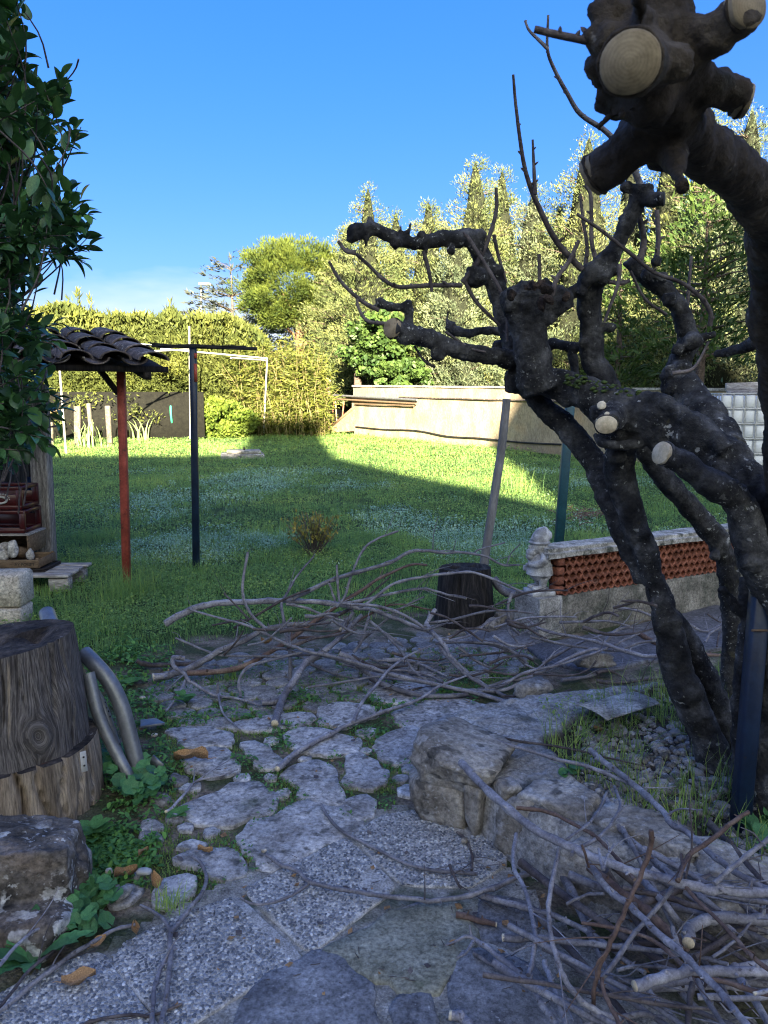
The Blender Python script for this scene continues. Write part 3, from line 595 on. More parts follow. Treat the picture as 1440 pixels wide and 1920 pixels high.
# exposed-aggregate slabs with real pebbles
hemi = []; 
for r_, z_ in ((1, -.25), (.8, .45)): hemi += [(r_ * math.cos(a), r_ * math.sin(a), z_) for a in np.arange(6) * math.pi / 3]
hemi.append((0, 0, .75)); HV = np.array(hemi)
HQ = [(a, (a + 1) % 6, 6 + (a + 1) % 6, 6 + a) for a in range(6)]; HT = [(6 + a, 6 + (a + 1) % 6, 12) for a in range(6)]
SL = [[(447, 1683), (578, 1809), (470, 1862), (330, 1950), (200, 1810), (228, 1775), (330, 1725)], [(452, 1674), (650, 1573), (747, 1670), (583, 1799)],
      [(655, 1570), (720, 1532), (790, 1522), (915, 1572), (958, 1622), (885, 1672), (752, 1668)], [(190, 1785), (318, 1952), (120, 2050), (-120, 1950), (60, 1830)]]
for k, q in enumerate(SL):
    w = [G(*p) for p in q]; mbs = MB(); slab_mesh(mbs, w, .014, seed=60 + k, jit=.004, bev=.006, amp=.001)
    s = mbs.build('slab', M['slab'], path, fix=False); x0, y0 = np.min([p[:2] for p in w], 0); x1, y1 = np.max([p[:2] for p in w], 0)
    d = .0104; gx, gy = np.meshgrid(np.arange(x0, x1, d), np.arange(y0, y1, d * .87)); gx = gx + (np.arange(gx.shape[0]) % 2)[:, None] * d / 2
    gx = (gx + rng.uniform(-.3, .3, gx.shape) * d).ravel(); gy = (gy + rng.uniform(-.3, .3, gy.shape) * d).ravel()
    border = pdist(gx, gy, [p[:2] for p in w]); bare = n2(gx, gy, 5, 60 + k) + .45 * n2(gx, gy, 22, 3)
    kp = inpoly(gx, gy, [p[:2] for p in w]) & (border > .006) & (bare < (.42 if k else .30)) & (gy > .9)
    if k == 0: kp &= ~((pdist(gx, gy, [G(452, 1690)[:2], G(572, 1806)[:2]], False) < .03))
    gx, gy = gx[kp], gy[kp]; n = len(gx); pb = MB()
    sc = np.stack([rng.uniform(.0042, .0075, n), rng.uniform(.0032, .005, n), rng.uniform(.0025, .0045, n)], 1)
    th = rng.uniform(0, 6.28, n); Rm = np.zeros((n, 3, 3)); Rm[:, 0, 0] = Rm[:, 1, 1] = np.cos(th); Rm[:, 1, 0] = np.sin(th); Rm[:, 0, 1] = -np.sin(th); Rm[:, 2, 2] = 1
    scatter(pb, HV, HQ, HT, np.c_[gx, gy, np.full(n, .0145)], Rm, sc, rng.random(n) ** 1.3)
    tag(pb.build('pebbles', M['pebble'], s, fix=False), kind='stuff')
# paver patch under the brush pile
cp = [G(*q)[:2] for q in [(262, 1300), (330, 1238), (480, 1222), (640, 1205), (800, 1188), (985, 1200), (1000, 1250), (880, 1280), (740, 1290), (640, 1322), (540, 1345), (430, 1362), (300, 1368)]]
cs = .135; k = 0
for a in range(-14, 12):
    for b in range(0, 16):
        c = np.array([a * cs * 1.06 + (b % 2) * cs / 2 + .02 * math.sin(b * 3), 3.4 + b * cs * .78]) + rng.uniform(-.012, .012, 2)
        if not inpoly(c[0], c[1], cp) or pdist(c[0], c[1], cp) < .03 or n2(c[0], c[1], 1.6, 33) > .55: continue
        an = rng.uniform(-.08, .08) + math.pi / 6; poly = [c + cs * .60 * rng.uniform(.93, 1.03) * np.array([math.cos(an + t), .94 * math.sin(an + t)]) for t in np.arange(6) * math.pi / 3]
        q = MB(); slab_mesh(q, poly, (.009 + rng.uniform(-.004, .004)), -.02, .006, .010, .0015, 100 + k, .045, 0, 1); q.build('cobble', M['cobble'], path, fix=False); k += 1
# dark paving beside the planter
M['wetpave'] = surf('dark_paving', [(.3, (.045, .044, .046)), (.5, (.075, .073, .075)), (.7, (.12, .118, .118))], 6, .8, .5, 40, orand=.15, spots=[((.3, .29, .28), 26, .67, .72, .6, 'n', 5)])
for k, q in enumerate([[(880, 1182), (985, 1175), (1010, 1205), (905, 1215)], [(1000, 1215), (1110, 1195), (1160, 1222), (1040, 1246)], [(1125, 1195), (1230, 1168), (1290, 1190), (1172, 1220)],
                       [(1240, 1166), (1340, 1140), (1400, 1160), (1300, 1186)], [(1060, 1248), (1170, 1226), (1215, 1240), (1120, 1262)], [(1180, 1222), (1300, 1192), (1370, 1212), (1230, 1240)], [(1310, 1190), (1410, 1162), (1480, 1180), (1380, 1212)]]):
    flag(q, 'wetpave', .016, 200 + k, 'paver', amp=.002, jit=.006)

# ---- planter wall with openwork terracotta
A = np.array([1.02, 4.81, 0]); B = np.array([3.3, 6.01, 0]); ax = (B - A) / np.linalg.norm(B - A); nb = np.array([-ax[1], ax[0], 0]); RW = np.stack([ax, nb, [0, 0, 1]], 1); LW = np.linalg.norm(B - A)
pl = thing('planter_wall', 'low garden wall of openwork terracotta on a mossy concrete base', 'garden wall', (A + B) / 2)
q = MB(); n = 60
def wall_block(mb, c0, c1, z0, z1, d0, d1, m=0, seed=1, amp=.004, nx=50, nz=8):   # rough box along the wall
    us = np.linspace(c0, c1, nx); 
    prof = [(d0, z0)] + [(d0, z0 + (z1 - z0) * k / nz) for k in range(1, nz)] + [(d0 + .006, z1), (d1 - .006, z1), (d1, z1 - .01), (d1, z0)]
    prof = np.array(prof); V = A + us[:, None, None] * ax + prof[None, :, :1] * nb + prof[None, :, 1:] * np.array([0, 0, 1])
    V = V + amp * np.stack([fbm(V * 9, seed, 3), fbm(V * 9 + 7, seed, 3), .6 * fbm(V * 8 + 3, seed, 3)], -1)
    k = len(prof); i = np.arange(nx - 1)[:, None] * k; j = np.arange(k)[None]; j2 = (j + 1) % k
    mb.add(V.reshape(-1, 3), np.stack([i + j, i + j2, i + k + j2, i + k + j], -1).reshape(-1, 4), None, m)
    for e in (0, nx - 1):
        r = V[e]; mb.add(np.vstack([r, r.mean(0)]), None, [(t, (t + 1) % k, k) for t in range(k)], m)
wall_block(q, .16, LW, -.05, .262, 0, .24, seed=2); q.build('base', M['plinth'], pl, sharp=40)
q = MB(); wall_block(q, -.03, .158, -.05, .268, -.012, .25, seed=4, nx=14); q.build('end_block', M['conc'], pl, sharp=40)
q = MB(); wall_block(q, .03, LW, .524, .56, -.015, .20, seed=3, amp=.006)
wall_block(q, .045, LW, .555, .585, .012, .18, seed=5, amp=.009); q.build('coping', M['cap'], pl, sharp=45)
q = MB(); wall_block(q, .175, LW, .262, .524, .12, .15, seed=6, amp=.002); q.build('backing', M['dark_wood'], pl)  # dark sheet that makes the openings read as deep shade
th = np.arange(12) * math.pi / 6; hx_, hz_ = .0287, .0287
ro = np.array([1 / max(abs(math.cos((t % (math.pi / 3)) - math.pi / 6)), .1) for t in th + math.pi / 6]) * hx_
ri = .0212 * (1 + .16 * np.cos(4 * th))
V = np.vstack([np.c_[ro * np.cos(th), np.zeros(12), ro * np.sin(th)], np.c_[ri * np.cos(th), np.zeros(12) + .002, ri * np.sin(th)], np.c_[ri * .92 * np.cos(th), np.full(12, .095), ri * .92 * np.sin(th)]])
a = np.arange(12); b = (a + 1) % 12; q = MB(); q.add(V @ RW.T, np.vstack([np.stack([a, b, 12 + b, 12 + a], 1), np.stack([12 + a, 12 + b, 24 + b, 24 + a], 1)]))
ring = q.data('lattice_brick', M['terra'], False, fix=False); dx = .0577; dz = .0502
for r_ in range(5):
    for c_ in range(44):
        u = .17 + dx * .5 + c_ * dx + (r_ % 2) * dx / 2
        if u > LW - .05: break
        place('lattice_brick', ring, A + ax * u + nb * (.012 + rng.uniform(-.003, .003)) + np.array([0, 0, .292 + r_ * dz]), pl, rot=(0, rng.uniform(-.05, .05), 0))
q = MB(); 
for r_ in range(4): q.box(A + ax * .155 + nb * .05 + np.array([0, 0, .30 + r_ * .063]), (.06, .09, .052), 0, RW, bev=.008)
q.build('end_brick', M['terra'], pl)

# ---- boundary wall at the back
W0 = np.array([-1.03, 24.8]); W1 = np.array([4.83, 17.0]); wd = (W1 - W0); WL = np.linalg.norm(wd); wd /= WL; wn_ = np.array([wd[1], -wd[0]])
if wn_[1] > 0: wn_ = -wn_
def WP(s, d=0.0, z=0.0):                                   # s along the wall, d out from its face, z above the ground
    p = W0 + wd * s + wn_ * d; return np.array([p[0], p[1], float(gz(*(W0 + wd * s))) * 0 + .36 - .0172 * s + z])
bw = thing('boundary_wall', 'long stained plaster boundary wall at the far side of the lawn', 'wall', WP(9))
def wall_strip(mb, s0, s1, z0, z1, d0, d1, ns=60, nz=10, seed=0, amp=.02):
    ss = np.linspace(s0, s1, ns); zs = np.linspace(z0, z1, nz); prof = [(d1, z) for z in zs] + [(d0, z) for z in zs[::-1]]
    V = np.array([[WP(s, d, z) for d, z in prof] for s in ss]); V += amp * np.stack([fbm(V * 1.7, seed, 3)] * 2 + [.4 * fbm(V * 1.3, seed + 1, 2)], -1) * np.array([wn_[0], wn_[1], 1])
    k = len(prof); i = np.arange(ns - 1)[:, None] * k; j = np.arange(k)[None]; j2 = (j + 1) % k
    mb.add(V.reshape(-1, 3), np.stack([i + j, i + j2, i + k + j2, i + k + j], -1).reshape(-1, 4))
    for e in (0, ns - 1): mb.add(np.vstack([V[e], V[e].mean(0)]), None, [(t, (t + 1) % k, k) for t in range(k)])
q = MB(); wall_strip(q, 0, 17.5, -.3, 1.22, -.2, 0, seed=3); q.build('wall', M['plaster'], bw, sharp=40)
q = MB(); wall_strip(q, 0, 17.5, 1.22, 1.52, -.2, -.05, seed=5, nz=5); q.build('upper_course', M['plaster'], bw, sharp=40)
q = MB(); wall_strip(q, 0, 17.5, 1.52, 1.57, -.24, -.01, seed=6, nz=3, amp=.03); q.build('coping', M['conc'], bw, sharp=40)
q = MB(); wall_strip(q, 2.5, 8.8, 1.215, 1.25, -.02, .05, seed=7, nz=3, amp=.01); q.build('ledge', M['tile'], bw)
# hose along its foot
q = MB(); hp = [(665, 800), (720, 806), (780, 808), (840, 818), (900, 822), (960, 828), (1010, 832), (1060, 833), (1120, 838)]
def wall_pt(u, v, d=.04):
    r_ = (u - 720) / FPX; n0 = ray(u, v); k = n0[0] / n0[1]
    s = (k * W0[1] - W0[0] + d * (k * wn_[1] - wn_[0])) / (wd[0] - k * wd[1]); y = (W0 + wd * s + wn_ * d)[1]; return P(u, v, y)
tube(q, [wall_pt(u, v + random.uniform(-1, 1)) for u, v in hp], [.022] * len(hp), 7, 5)
tag(q.build('hose', M['black_rubber']), 'black hose sagging along the foot of the plaster wall', 'hose')
q = MB(); tube(q, [wall_pt(624, 741, .1), wall_pt(782, 750, .1)], [.035, .035], 8); tag(q.build('gutter_pipe', M['galv']), 'long grey metal pipe stored along the plaster wall', 'pipe')
q = MB(); tube(q, [wall_pt(625, 748, .08), wall_pt(780, 757, .08)], [.03, .03], 8); tag(q.build('rusty_pipe', M['brown_wood']), 'rust brown pipe stored just under the grey metal pipe', 'pipe')
q = MB(); tube(q, [wall_pt(665, 757, .08), wall_pt(776, 761, .08)], [.022, .022], 8); tag(q.build('short_pipe', M['brown_wood']), 'short thin brown pipe, lowest of those along the wall', 'pipe')
M['tan'] = surf('tan_board', [(.3, (.2, .13, .08)), (.55, (.3, .21, .13)), (.75, (.4, .3, .2))], 6, .85, .3, 30)
q = MB(); q.beam(wall_pt(613, 812, .25), wall_pt(616, 709, .25), .16, .1, bev=.01); tag(q.build('gate_post', M['tan']), 'square wooden post at the left end of the plaster wall', 'post')
lp = thing('leaning_board', 'triangular brown board leaning at the left end of the plaster wall', 'board', wall_pt(635, 808, .2))
tri = [wall_pt(608, 812, .16), wall_pt(666, 808, .16), wall_pt(666, 764, .14)]; back = [p + np.array([0, .04, 0]) for p in tri]
q = MB(); q.add(np.array(tri + back), [(0, 1, 4, 3), (1, 2, 5, 4), (2, 0, 3, 5)], [(0, 1, 2), (3, 5, 4)]); q.build('panel', M['tan'], lp, smooth=False)
q = MB(); q.beam(tri[0] + (0, -.03, .02), tri[2] + (0, -.03, .03), .07, .06); q.build('top_rail', M['brown_wood'], lp)
for k, (u0, u1) in enumerate([(622, 626), (632, 629), (640, 645)]):
    q = MB(); q.beam(wall_pt(u0, 800, .12), wall_pt(u1, 752, .08), .04, .03); tag(q.build('wood_stake', M['terra'] if k != 1 else M['tan']), ['reddish stake nearest the post at the end of the plaster wall', 'tan stake standing between two reddish ones by the wall end', 'reddish stake nearest the triangular board at the wall end'][k], 'stake', 'stakes leaning on the wall end')
# pink house and red roof beyond the trees, and two unseen houses shaped to shade the yard
M['pink'] = surf('pink_render', [(.3, (.5, .33, .24)), (.7, (.62, .44, .33))], 2, .95, .2, 12)
M['roofred'] = surf('red_clay_roof', [(.3, (.25, .09, .05)), (.7, (.4, .17, .1))], 6, .9, .4, 20)
M['shutter'] = surf('grey_shutter', [(.4, (.12, .13, .14)), (.7, (.2, .2, .21))], 4, .8, .1)
def house(label, name, c, w, d, h, rh, wm, wins=()):
    hs_ = thing(name, label, 'house', c); c = np.array(c, float); q = MB(); q.box(c + (0, 0, h / 2), (w, d, h)); q.build('wall', wm, hs_, False)
    e = .4; V = np.array([(-w / 2 - e, -d / 2 - e, h), (w / 2 + e, -d / 2 - e, h), (w / 2 + e, d / 2 + e, h), (-w / 2 - e, d / 2 + e, h), (-w / 2 + d * .3, 0, h + rh), (w / 2 - d * .3, 0, h + rh)]) + c
    q = MB(); q.add(V, [(0, 1, 5, 4), (2, 3, 4, 5), (0, 3, 2, 1)], [(1, 2, 5), (3, 0, 4)]); q.build('roof', M['roofred'], hs_, False)
    for x, z in wins:
        q = MB(); q.box(c + (x, -d / 2 - .02, z), (1.1, .08, 1.4)); f = q.build('window', M['white_pipe'], hs_, False)
        q = MB(); q.box(c + (x, -d / 2 - .07, z), (.9, .03, 1.2)); q.build('shutter', M['shutter'], f, False)
    return hs_
house('pink rendered house glimpsed through the conifers behind the tree', 'pink_house', (13.2, 43, .5), 9, 7, 4.6, 1.6, M['pink'], [(-3, 2.8), (0, 2.8), (3, 2.8)])
house('low red tiled outbuilding beyond the left end of the plaster wall', 'outbuilding', (-2.0, 36, .5), 3.2, 4, 1.5, .7, M['pink'])
hb = thing('shade_house', 'unseen tall house behind the viewpoint, shaped to shade the yard', 'house', (-4, -34, 0))  # out of view; outline, height and distance set by the shade it throws
prof = [(-30, 0), (-30, 13.2), (-14, 15.3), (5.0, 15.2), (13, 8.1), (13, 0)]
V = np.array([(x, y, z) for y in (-30, -42) for x, z in prof]); q = MB()
q.add(V, [(0, 1, 2, 5), (2, 3, 4, 5), (6, 11, 8, 7), (8, 11, 10, 9), (0, 6, 7, 1), (4, 10, 11, 5)]); q.build('wall', M['plaster'], hb, False)
V = np.array([(x, y, z + .12) for y in (-29.8, -42.2) for x, z in prof[1:5]]); V2 = V - (0, 0, .1); q = MB()
q.add(np.vstack([V, V2]), [(0, 1, 5, 4), (1, 2, 6, 5), (2, 3, 7, 6), (8, 9, 13, 12), (9, 10, 14, 13), (10, 11, 15, 14), (0, 1, 9, 8), (1, 2, 10, 9), (2, 3, 11, 10), (4, 5, 13, 12), (5, 6, 14, 13), (6, 7, 15, 14), (0, 4, 12, 8), (3, 7, 15, 11)]); q.build('roof', M['roofred'], hb, False)
tp_ = thing('added_shade_house', 'unseen steep roofed house added behind the viewpoint to shade the right of the lawn', 'house', (14, -35, 0)); p2_ = [(7.5, 0), (7.5, 12.0), (10.5, 18.2), (16, 21.5), (24, 12), (24, 0)]  # second unseen house, added; roof outline follows the wanted shade edge
V = np.array([(x, y, z) for y in (-29.4, -40) for x, z in p2_]); q = MB(); q.add(V, [(0, 1, 4, 5), (1, 2, 3, 4), (6, 11, 10, 7), (7, 10, 9, 8), (0, 6, 7, 1), (4, 10, 11, 5), (1, 7, 8, 2), (2, 8, 9, 3), (3, 9, 10, 4)]); q.build('wall', M['plaster'], tp_, False)
V = np.array([(x, y, z + .1) for y in (-29.2, -40.2) for x, z in ((7.35, 11.9), (10.5, 18.3), (16, 21.6), (24.2, 11.9))]); q = MB(); q.add(V, [(0, 1, 5, 4), (1, 2, 6, 5), (2, 3, 7, 6)]); q.build('roof', M['roofred'], tp_, False)
q = MB(); q.box((4.3, -30.8, 16.4), (2.0, 1.2, 3.2)); q.box((4.3, -30.8, 18.0), (2.3, 1.5, .2)); q.build('chimney', M['plaster'], hb, False)
for i in range(9):
    for j in range(4):
        x, z = -26 + i * 4.0, 2.0 + j * 3.0
        if z + 1 > 12.2 or (x > 8 and z > 7): continue
        q = MB(); q.box((x, -29.97, z), (1.3, .1, 1.7)); f = q.build('window', M['white_pipe'], hb, False); q = MB(); q.box((x, -29.90, z), (1.1, .04, 1.5)); q.build('shutter', M['shutter'], f, False)

# ================================================================ THE PRUNED TREE
pt = thing('pruned_tree', 'gnarled many stemmed pruned tree with dark bark and fresh saw cuts', 'tree', P(1370, 1450, 2.72))
def tr(mb, pts, seed=0, wob=.10, seg=14, k=6, rs=1.0):     # pts: (u, v, depth, radius in photo pixels)
    w = [P(u, v, y) for u, v, y, r in pts]; rad = [r * rs * .87 * y / FPX for u, v, y, r in pts]; rg = np.random.default_rng(seed + 50)
    if len(w) > 3:                                         # gnarled: swellings and kinks between the joints
        w, rad = catmull(w, rad, 3); n_ = len(w); jj = rg.normal(0, .07, (n_, 3)) * rad[:, None]; jj[0] = jj[-1] = 0; w = w + jj; rad = rad * (1 + rg.normal(0, .03, n_)); k = 3
    return tube(mb, w, rad, seg, k, 0, .5, wob, seed)
def lump(mb, u, v, y, r, seed, sub=3, amp=.3, f=1.6, sq=(1, 1, 1)):
    d = 2 * r * .82 * y / FPX; rock(mb, P(u, v, y), np.array(sq) * d, seed, sub, None, .1, amp, f)
q = MB()
# main slanting limb
tr(q, [(975, 708, 2.92, 22), (1000, 708, 2.90, 30), (1038, 717, 2.86, 31), (1099, 739, 2.78, 34), (1150, 765, 2.72, 41), (1200, 784, 2.66, 46), (1275, 807, 2.58, 49), (1330, 840, 2.52, 47), (1380, 875, 2.48, 44), (1425, 930, 2.42, 46), (1470, 1010, 2.42, 55)], 1, .16, 18)
tr(q, [(1180, 742, 2.70, 14), (1230, 752, 2.60, 17), (1275, 777, 2.53, 18), (1320, 808, 2.48, 19), (1360, 845, 2.43, 20)], 2, .15)
lump(q, 968, 715, 2.92, 28, 5, amp=.5, f=2.2); lump(q, 1000, 722, 2.85, 24, 6); lump(q, 1390, 890, 2.45, 44, 7, amp=.3); lump(q, 1060, 745, 2.82, 22, 4)
lump(q, 1345, 880, 2.46, 30, 17); lump(q, 1240, 830, 2.6, 26, 18)
# cut stub facing us
tr(q, [(1160, 770, 2.70, 34), (1150, 783, 2.60, 28), (1138, 793, 2.52, 22)], 3, .08)
lump(q, 1118, 775, 2.62, 17, 8); lump(q, 1128, 766, 2.6, 13, 9)
tr(q, [(1112, 812, 2.62, 7), (1128, 828, 2.6, 10), (1160, 836, 2.6, 11), (1205, 832, 2.62, 13)], 4)
# front leg, its darker twin and the slanted companion
tr(q, [(1152, 800, 2.68, 36), (1161, 845, 2.72, 33), (1168, 906, 2.74, 31), (1197, 1003, 2.76, 28), (1222, 1080, 2.76, 26), (1248, 1164, 2.76, 29), (1270, 1240, 2.76, 34), (1292, 1310, 2.75, 37), (1320, 1380, 2.75, 38), (1350, 1440, 2.73, 42), (1362, 1490, 2.72, 48)], 5, .09, 18)
tr(q, [(1250, 1150, 2.82, 22), (1295, 1215, 2.84, 28), (1325, 1290, 2.85, 33), (1348, 1350, 2.86, 34), (1378, 1410, 2.86, 38), (1395, 1460, 2.85, 44)], 6, .1, 16)
tr(q, [(990, 726, 2.96, 20), (1020, 765, 2.95, 23), (1061, 799, 2.93, 26), (1098, 845, 2.90, 27), (1128, 895, 2.87, 26), (1148, 950, 2.84, 25), (1170, 1010, 2.82, 22), (1205, 1090, 2.80, 18)], 7, .09, 16)
lump(q, 1155, 852, 2.66, 23, 10, amp=.4, f=2.5); lump(q, 1208, 1000, 2.72, 15, 11); lump(q, 1180, 1000, 2.8, 22, 12); lump(q, 1262, 1160, 2.74, 22, 13)
# stem behind
tr(q, [(1205, 830, 3.05, 24), (1229, 874, 3.08, 22), (1278, 932, 3.10, 23), (1326, 987, 3.12, 24), (1355, 1030, 3.13, 24), (1368, 1075, 3.14, 23), (1370, 1140, 3.15, 20), (1369, 1200, 3.15, 18), (1368, 1290, 3.15, 18), (1368, 1400, 3.15, 24)], 8, .09, 14)
lump(q, 1340, 1042, 3.08, 13, 14)
# cut limb in front
tr(q, [(1248, 851, 2.32, 23), (1294, 879, 2.31, 28), (1339, 908, 2.30, 31), (1378, 933, 2.30, 31), (1396, 970, 2.31, 34), (1405, 1010, 2.32, 37), (1422, 1060, 2.33, 40), (1452, 1120, 2.35, 44), (1475, 1200, 2.36, 52), (1470, 1320, 2.37, 58), (1462, 1420, 2.37, 66), (1462, 1530, 2.36, 80)], 9, .10, 18)
lump(q, 1385, 955, 2.30, 30, 15); lump(q, 1408, 1055, 2.28, 24, 16, amp=.5)
# dead bits low down
tr(q, [(1350, 1103, 2.5, 8), (1372, 1128, 2.5, 9), (1388, 1152, 2.5, 11)], 10); tr(q, [(1396, 1082, 2.5, 10), (1398, 1150, 2.5, 13), (1389, 1250, 2.5, 13), (1383, 1320, 2.5, 13), (1384, 1400, 2.52, 15), (1390, 1460, 2.55, 20)], 11, .15)
# upper left arm
tr(q, [(1000, 735, 2.90, 28), (975, 690, 2.95, 24), (956, 634, 2.98, 22), (942, 570, 3.0, 20), (921, 520, 3.0, 20), (901, 478, 2.98, 19), (880, 447, 2.96, 19), (838, 448, 2.94, 16), (806, 452, 2.92, 15), (777, 457, 2.9, 15), (750, 450, 2.88, 14), (731, 443, 2.86, 14), (700, 431, 2.84, 14), (668, 432, 2.82, 15)], 12, .14, 14)
lump(q, 666, 436, 2.82, 20, 20, amp=.6, f=2); lump(q, 893, 521, 2.97, 25, 21, amp=.4, f=2); lump(q, 932, 508, 2.98, 14, 22); lump(q, 742, 452, 2.86, 15, 23); lump(q, 900, 440, 2.95, 13, 24, amp=.4); lump(q, 846, 468, 2.92, 9, 25); lump(q, 790, 442, 2.9, 11, 27)
for a in ([(700, 425, 2.84, 9), (693, 412, 2.84, 6), (690, 406, 2.84, 2)], [(755, 445, 2.88, 8), (766, 432, 2.88, 6), (771, 416, 2.88, 2)], [(752, 440, 2.87, 5), (752, 420, 2.86, 2)], [(690, 440, 2.83, 9), (687, 455, 2.83, 6), (686, 466, 2.83, 2)], [(742, 455, 2.87, 8), (740, 470, 2.87, 3)], [(800, 462, 2.9, 6), (797, 482, 2.9, 5), (798, 497, 2.9, 3)], [(660, 440, 2.82, 12), (655, 455, 2.82, 8)]): tr(q, a, 30, .1, 8)
# lower left arm
tr(q, [(1010, 700, 2.88, 26), (970, 676, 2.9, 21), (935, 670, 2.88, 19), (901, 664, 2.86, 18), (868, 660, 2.84, 19), (837, 651, 2.82, 19), (815, 640, 2.80, 19), (795, 633, 2.78, 19), (765, 625, 2.76, 20), (740, 617, 2.74, 21)], 13, .09, 14)
lump(q, 822, 664, 2.8, 18, 40, amp=.3); lump(q, 757, 632, 2.75, 18, 41)
tr(q, [(760, 622, 2.76, 14), (766, 600, 2.78, 12), (768, 578, 2.78, 12)], 14, .2, 10); tr(q, [(768, 574, 2.78, 12), (740, 577, 2.78, 10), (715, 572, 2.78, 10)], 15, .3, 10); lump(q, 712, 568, 2.78, 13, 42, amp=.6, f=2.2); lump(q, 766, 572, 2.78, 13, 43, amp=.5)
# short arm behind
tr(q, [(985, 628, 3.25, 9), (938, 622, 3.25, 9), (905, 620, 3.25, 9), (878, 624, 3.25, 10), (848, 620, 3.25, 11)], 16, .2, 10); lump(q, 845, 612, 3.25, 12, 44, amp=.5)
tr(q, [(842, 620, 3.25, 7), (838, 600, 3.25, 4), (842, 580, 3.25, 2)], 17, .1, 8)
lump(q, 935, 650, 3.1, 16, 47, amp=.5)
# pollard stump
tr(q, [(1015, 735, 2.84, 46), (1000, 690, 2.82, 40), (994, 640, 2.8, 36), (992, 600, 2.8, 36), (996, 570, 2.8, 42), (1002, 548, 2.8, 48)], 18, .12, 20)
for k, (u, v, r) in enumerate([(962, 565, 30), (972, 592, 24), (1040, 562, 32), (1022, 585, 30), (1058, 562, 20), (1000, 580, 34), (985, 548, 26), (1020, 550, 28)]): lump(q, u, v, 2.78, r, 50 + k, amp=.5, f=2.2)
tr(q, [(1040, 556, 2.8, 16), (1075, 548, 2.83, 13), (1105, 535, 2.86, 18)], 19, .2, 10)
# middle limb
tr(q, [(1150, 760, 2.82, 30), (1130, 709, 2.86, 27), (1110, 664, 2.88, 25), (1106, 611, 2.88, 23), (1104, 565, 2.87, 25), (1112, 525, 2.85, 27), (1132, 498, 2.82, 25), (1145, 480, 2.8, 20), (1159, 461, 2.79, 18), (1181, 409, 2.76, 17), (1198, 370, 2.74, 19), (1206, 345, 2.72, 20)], 20, .08, 14)
for k, (u, v, r) in enumerate([(1110, 512, 20), (1128, 522, 20), (1148, 505, 16), (1120, 490, 10), (1135, 482, 10), (1100, 528, 14), (1092, 545, 12)]): lump(q, u, v, 2.8, r, 60 + k, amp=.4, f=2)
tr(q, [(1204, 364, 2.74, 18), (1220, 374, 2.7, 15), (1243, 373, 2.66, 14)], 21, .06, 12); lump(q, 1172, 350, 2.74, 14, 67); lump(q, 1094, 643, 2.85, 12, 68)
tr(q, [(1130, 650, 3.0, 9), (1069, 650, 3.05, 11), (1035, 645, 3.1, 13), (1020, 660, 3.1, 12)], 22, .2, 10); tr(q, [(1070, 648, 3.05, 10), (1078, 694, 3.05, 9), (1080, 735, 3.0, 10)], 23, .1, 10)
lump(q, 1145, 615, 2.86, 10, 69); tr(q, [(1130, 614, 2.86, 8), (1155, 611, 2.86, 6)], 24, .1, 8)
# right limb
tr(q, [(1360, 850, 2.62, 44), (1335, 800, 2.72, 40), (1300, 748, 2.84, 36), (1276, 715, 2.9, 32), (1272, 690, 2.93, 24), (1280, 665, 2.94, 22), (1291, 637, 2.95, 24), (1284, 604, 2.95, 20), (1262, 560, 2.95, 19), (1232, 533, 2.95, 18), (1200, 511, 2.95, 15), (1176, 488, 2.95, 10)], 25, .1, 14)
for k, (u, v, r) in enumerate([(1258, 705, 22), (1280, 690, 20), (1262, 725, 24), (1290, 725, 26), (1255, 562, 16), (1298, 640, 20), (1240, 520, 14), (1232, 490, 13), (1215, 515, 14), (1270, 655, 14)]): lump(q, u, v, 2.88, r, 80 + k, amp=.4, f=2)
tr(q, [(1300, 640, 2.93, 12), (1331, 628, 2.9, 8), (1340, 626, 2.9, 6)], 26, .1, 8)
tr(q, [(1320, 785, 2.75, 22), (1346, 791, 2.7, 12), (1376, 802, 2.66, 5)], 27, .3, 10); tr(q, [(1340, 788, 2.7, 8), (1358, 780, 2.68, 3)], 28, .1, 8)
tr(q, [(1340, 664, 2.6, 7), (1368, 660, 2.55, 10), (1395, 650, 2.5, 12), (1420, 640, 2.4, 14)], 29, .15, 10)
trunk = fuse(q, .0075, ((.005, 11, 1), (.0055, 26, 2), (.0045, 60, 3), (.0025, 130, 8)))
trunk.build('trunk', M['bark'], pt, fix=False)
# the limb that reaches over the camera
q = MB()
tr(q, [(1505, 1560, 2.5, 56), (1503, 1200, 2.5, 52), (1496, 1010, 2.4, 52), (1488, 900, 2.25, 52), (1480, 800, 2.1, 50), (1472, 700, 1.92, 50), (1462, 600, 1.72, 52), (1454, 500, 1.52, 54), (1446, 420, 1.34, 53), (1412, 358, 1.18, 48), (1348, 306, 1.05, 48), (1285, 246, .93, 52), (1245, 180, .85, 66), (1216, 100, .82, 82), (1208, 30, .82, 78), (1200, -60, .84, 55)], 31, .07, 22)
tr(q, [(1255, 240, .9, 60), (1205, 262, .90, 50), (1160, 296, .91, 42), (1116, 328, .93, 36)], 32, .06, 16)
tr(q, [(1230, 120, .84, 60), (1190, 117, .72, 57), (1181, 117, .655, 50)], 33, .03, 18, k=4)
tr(q, [(1250, 80, .82, 60), (1300, 82, .8, 48), (1345, 58, .78, 43), (1397, 16, .76, 36)], 34, .05, 16)
tr(q, [(1250, 120, .82, 60), (1300, 148, .83, 44), (1345, 168, .84, 37), (1393, 188, .85, 29)], 35, .05, 16)
tr(q, [(1262, 290, .88, 26), (1271, 324, .84, 16), (1279, 350, .8, 13)], 36, .06, 12)
tr(q, [(1205, 60, .8, 30), (1202, 15, .72, 17), (1195, -20, .7, 14)], 37, .06, 12)
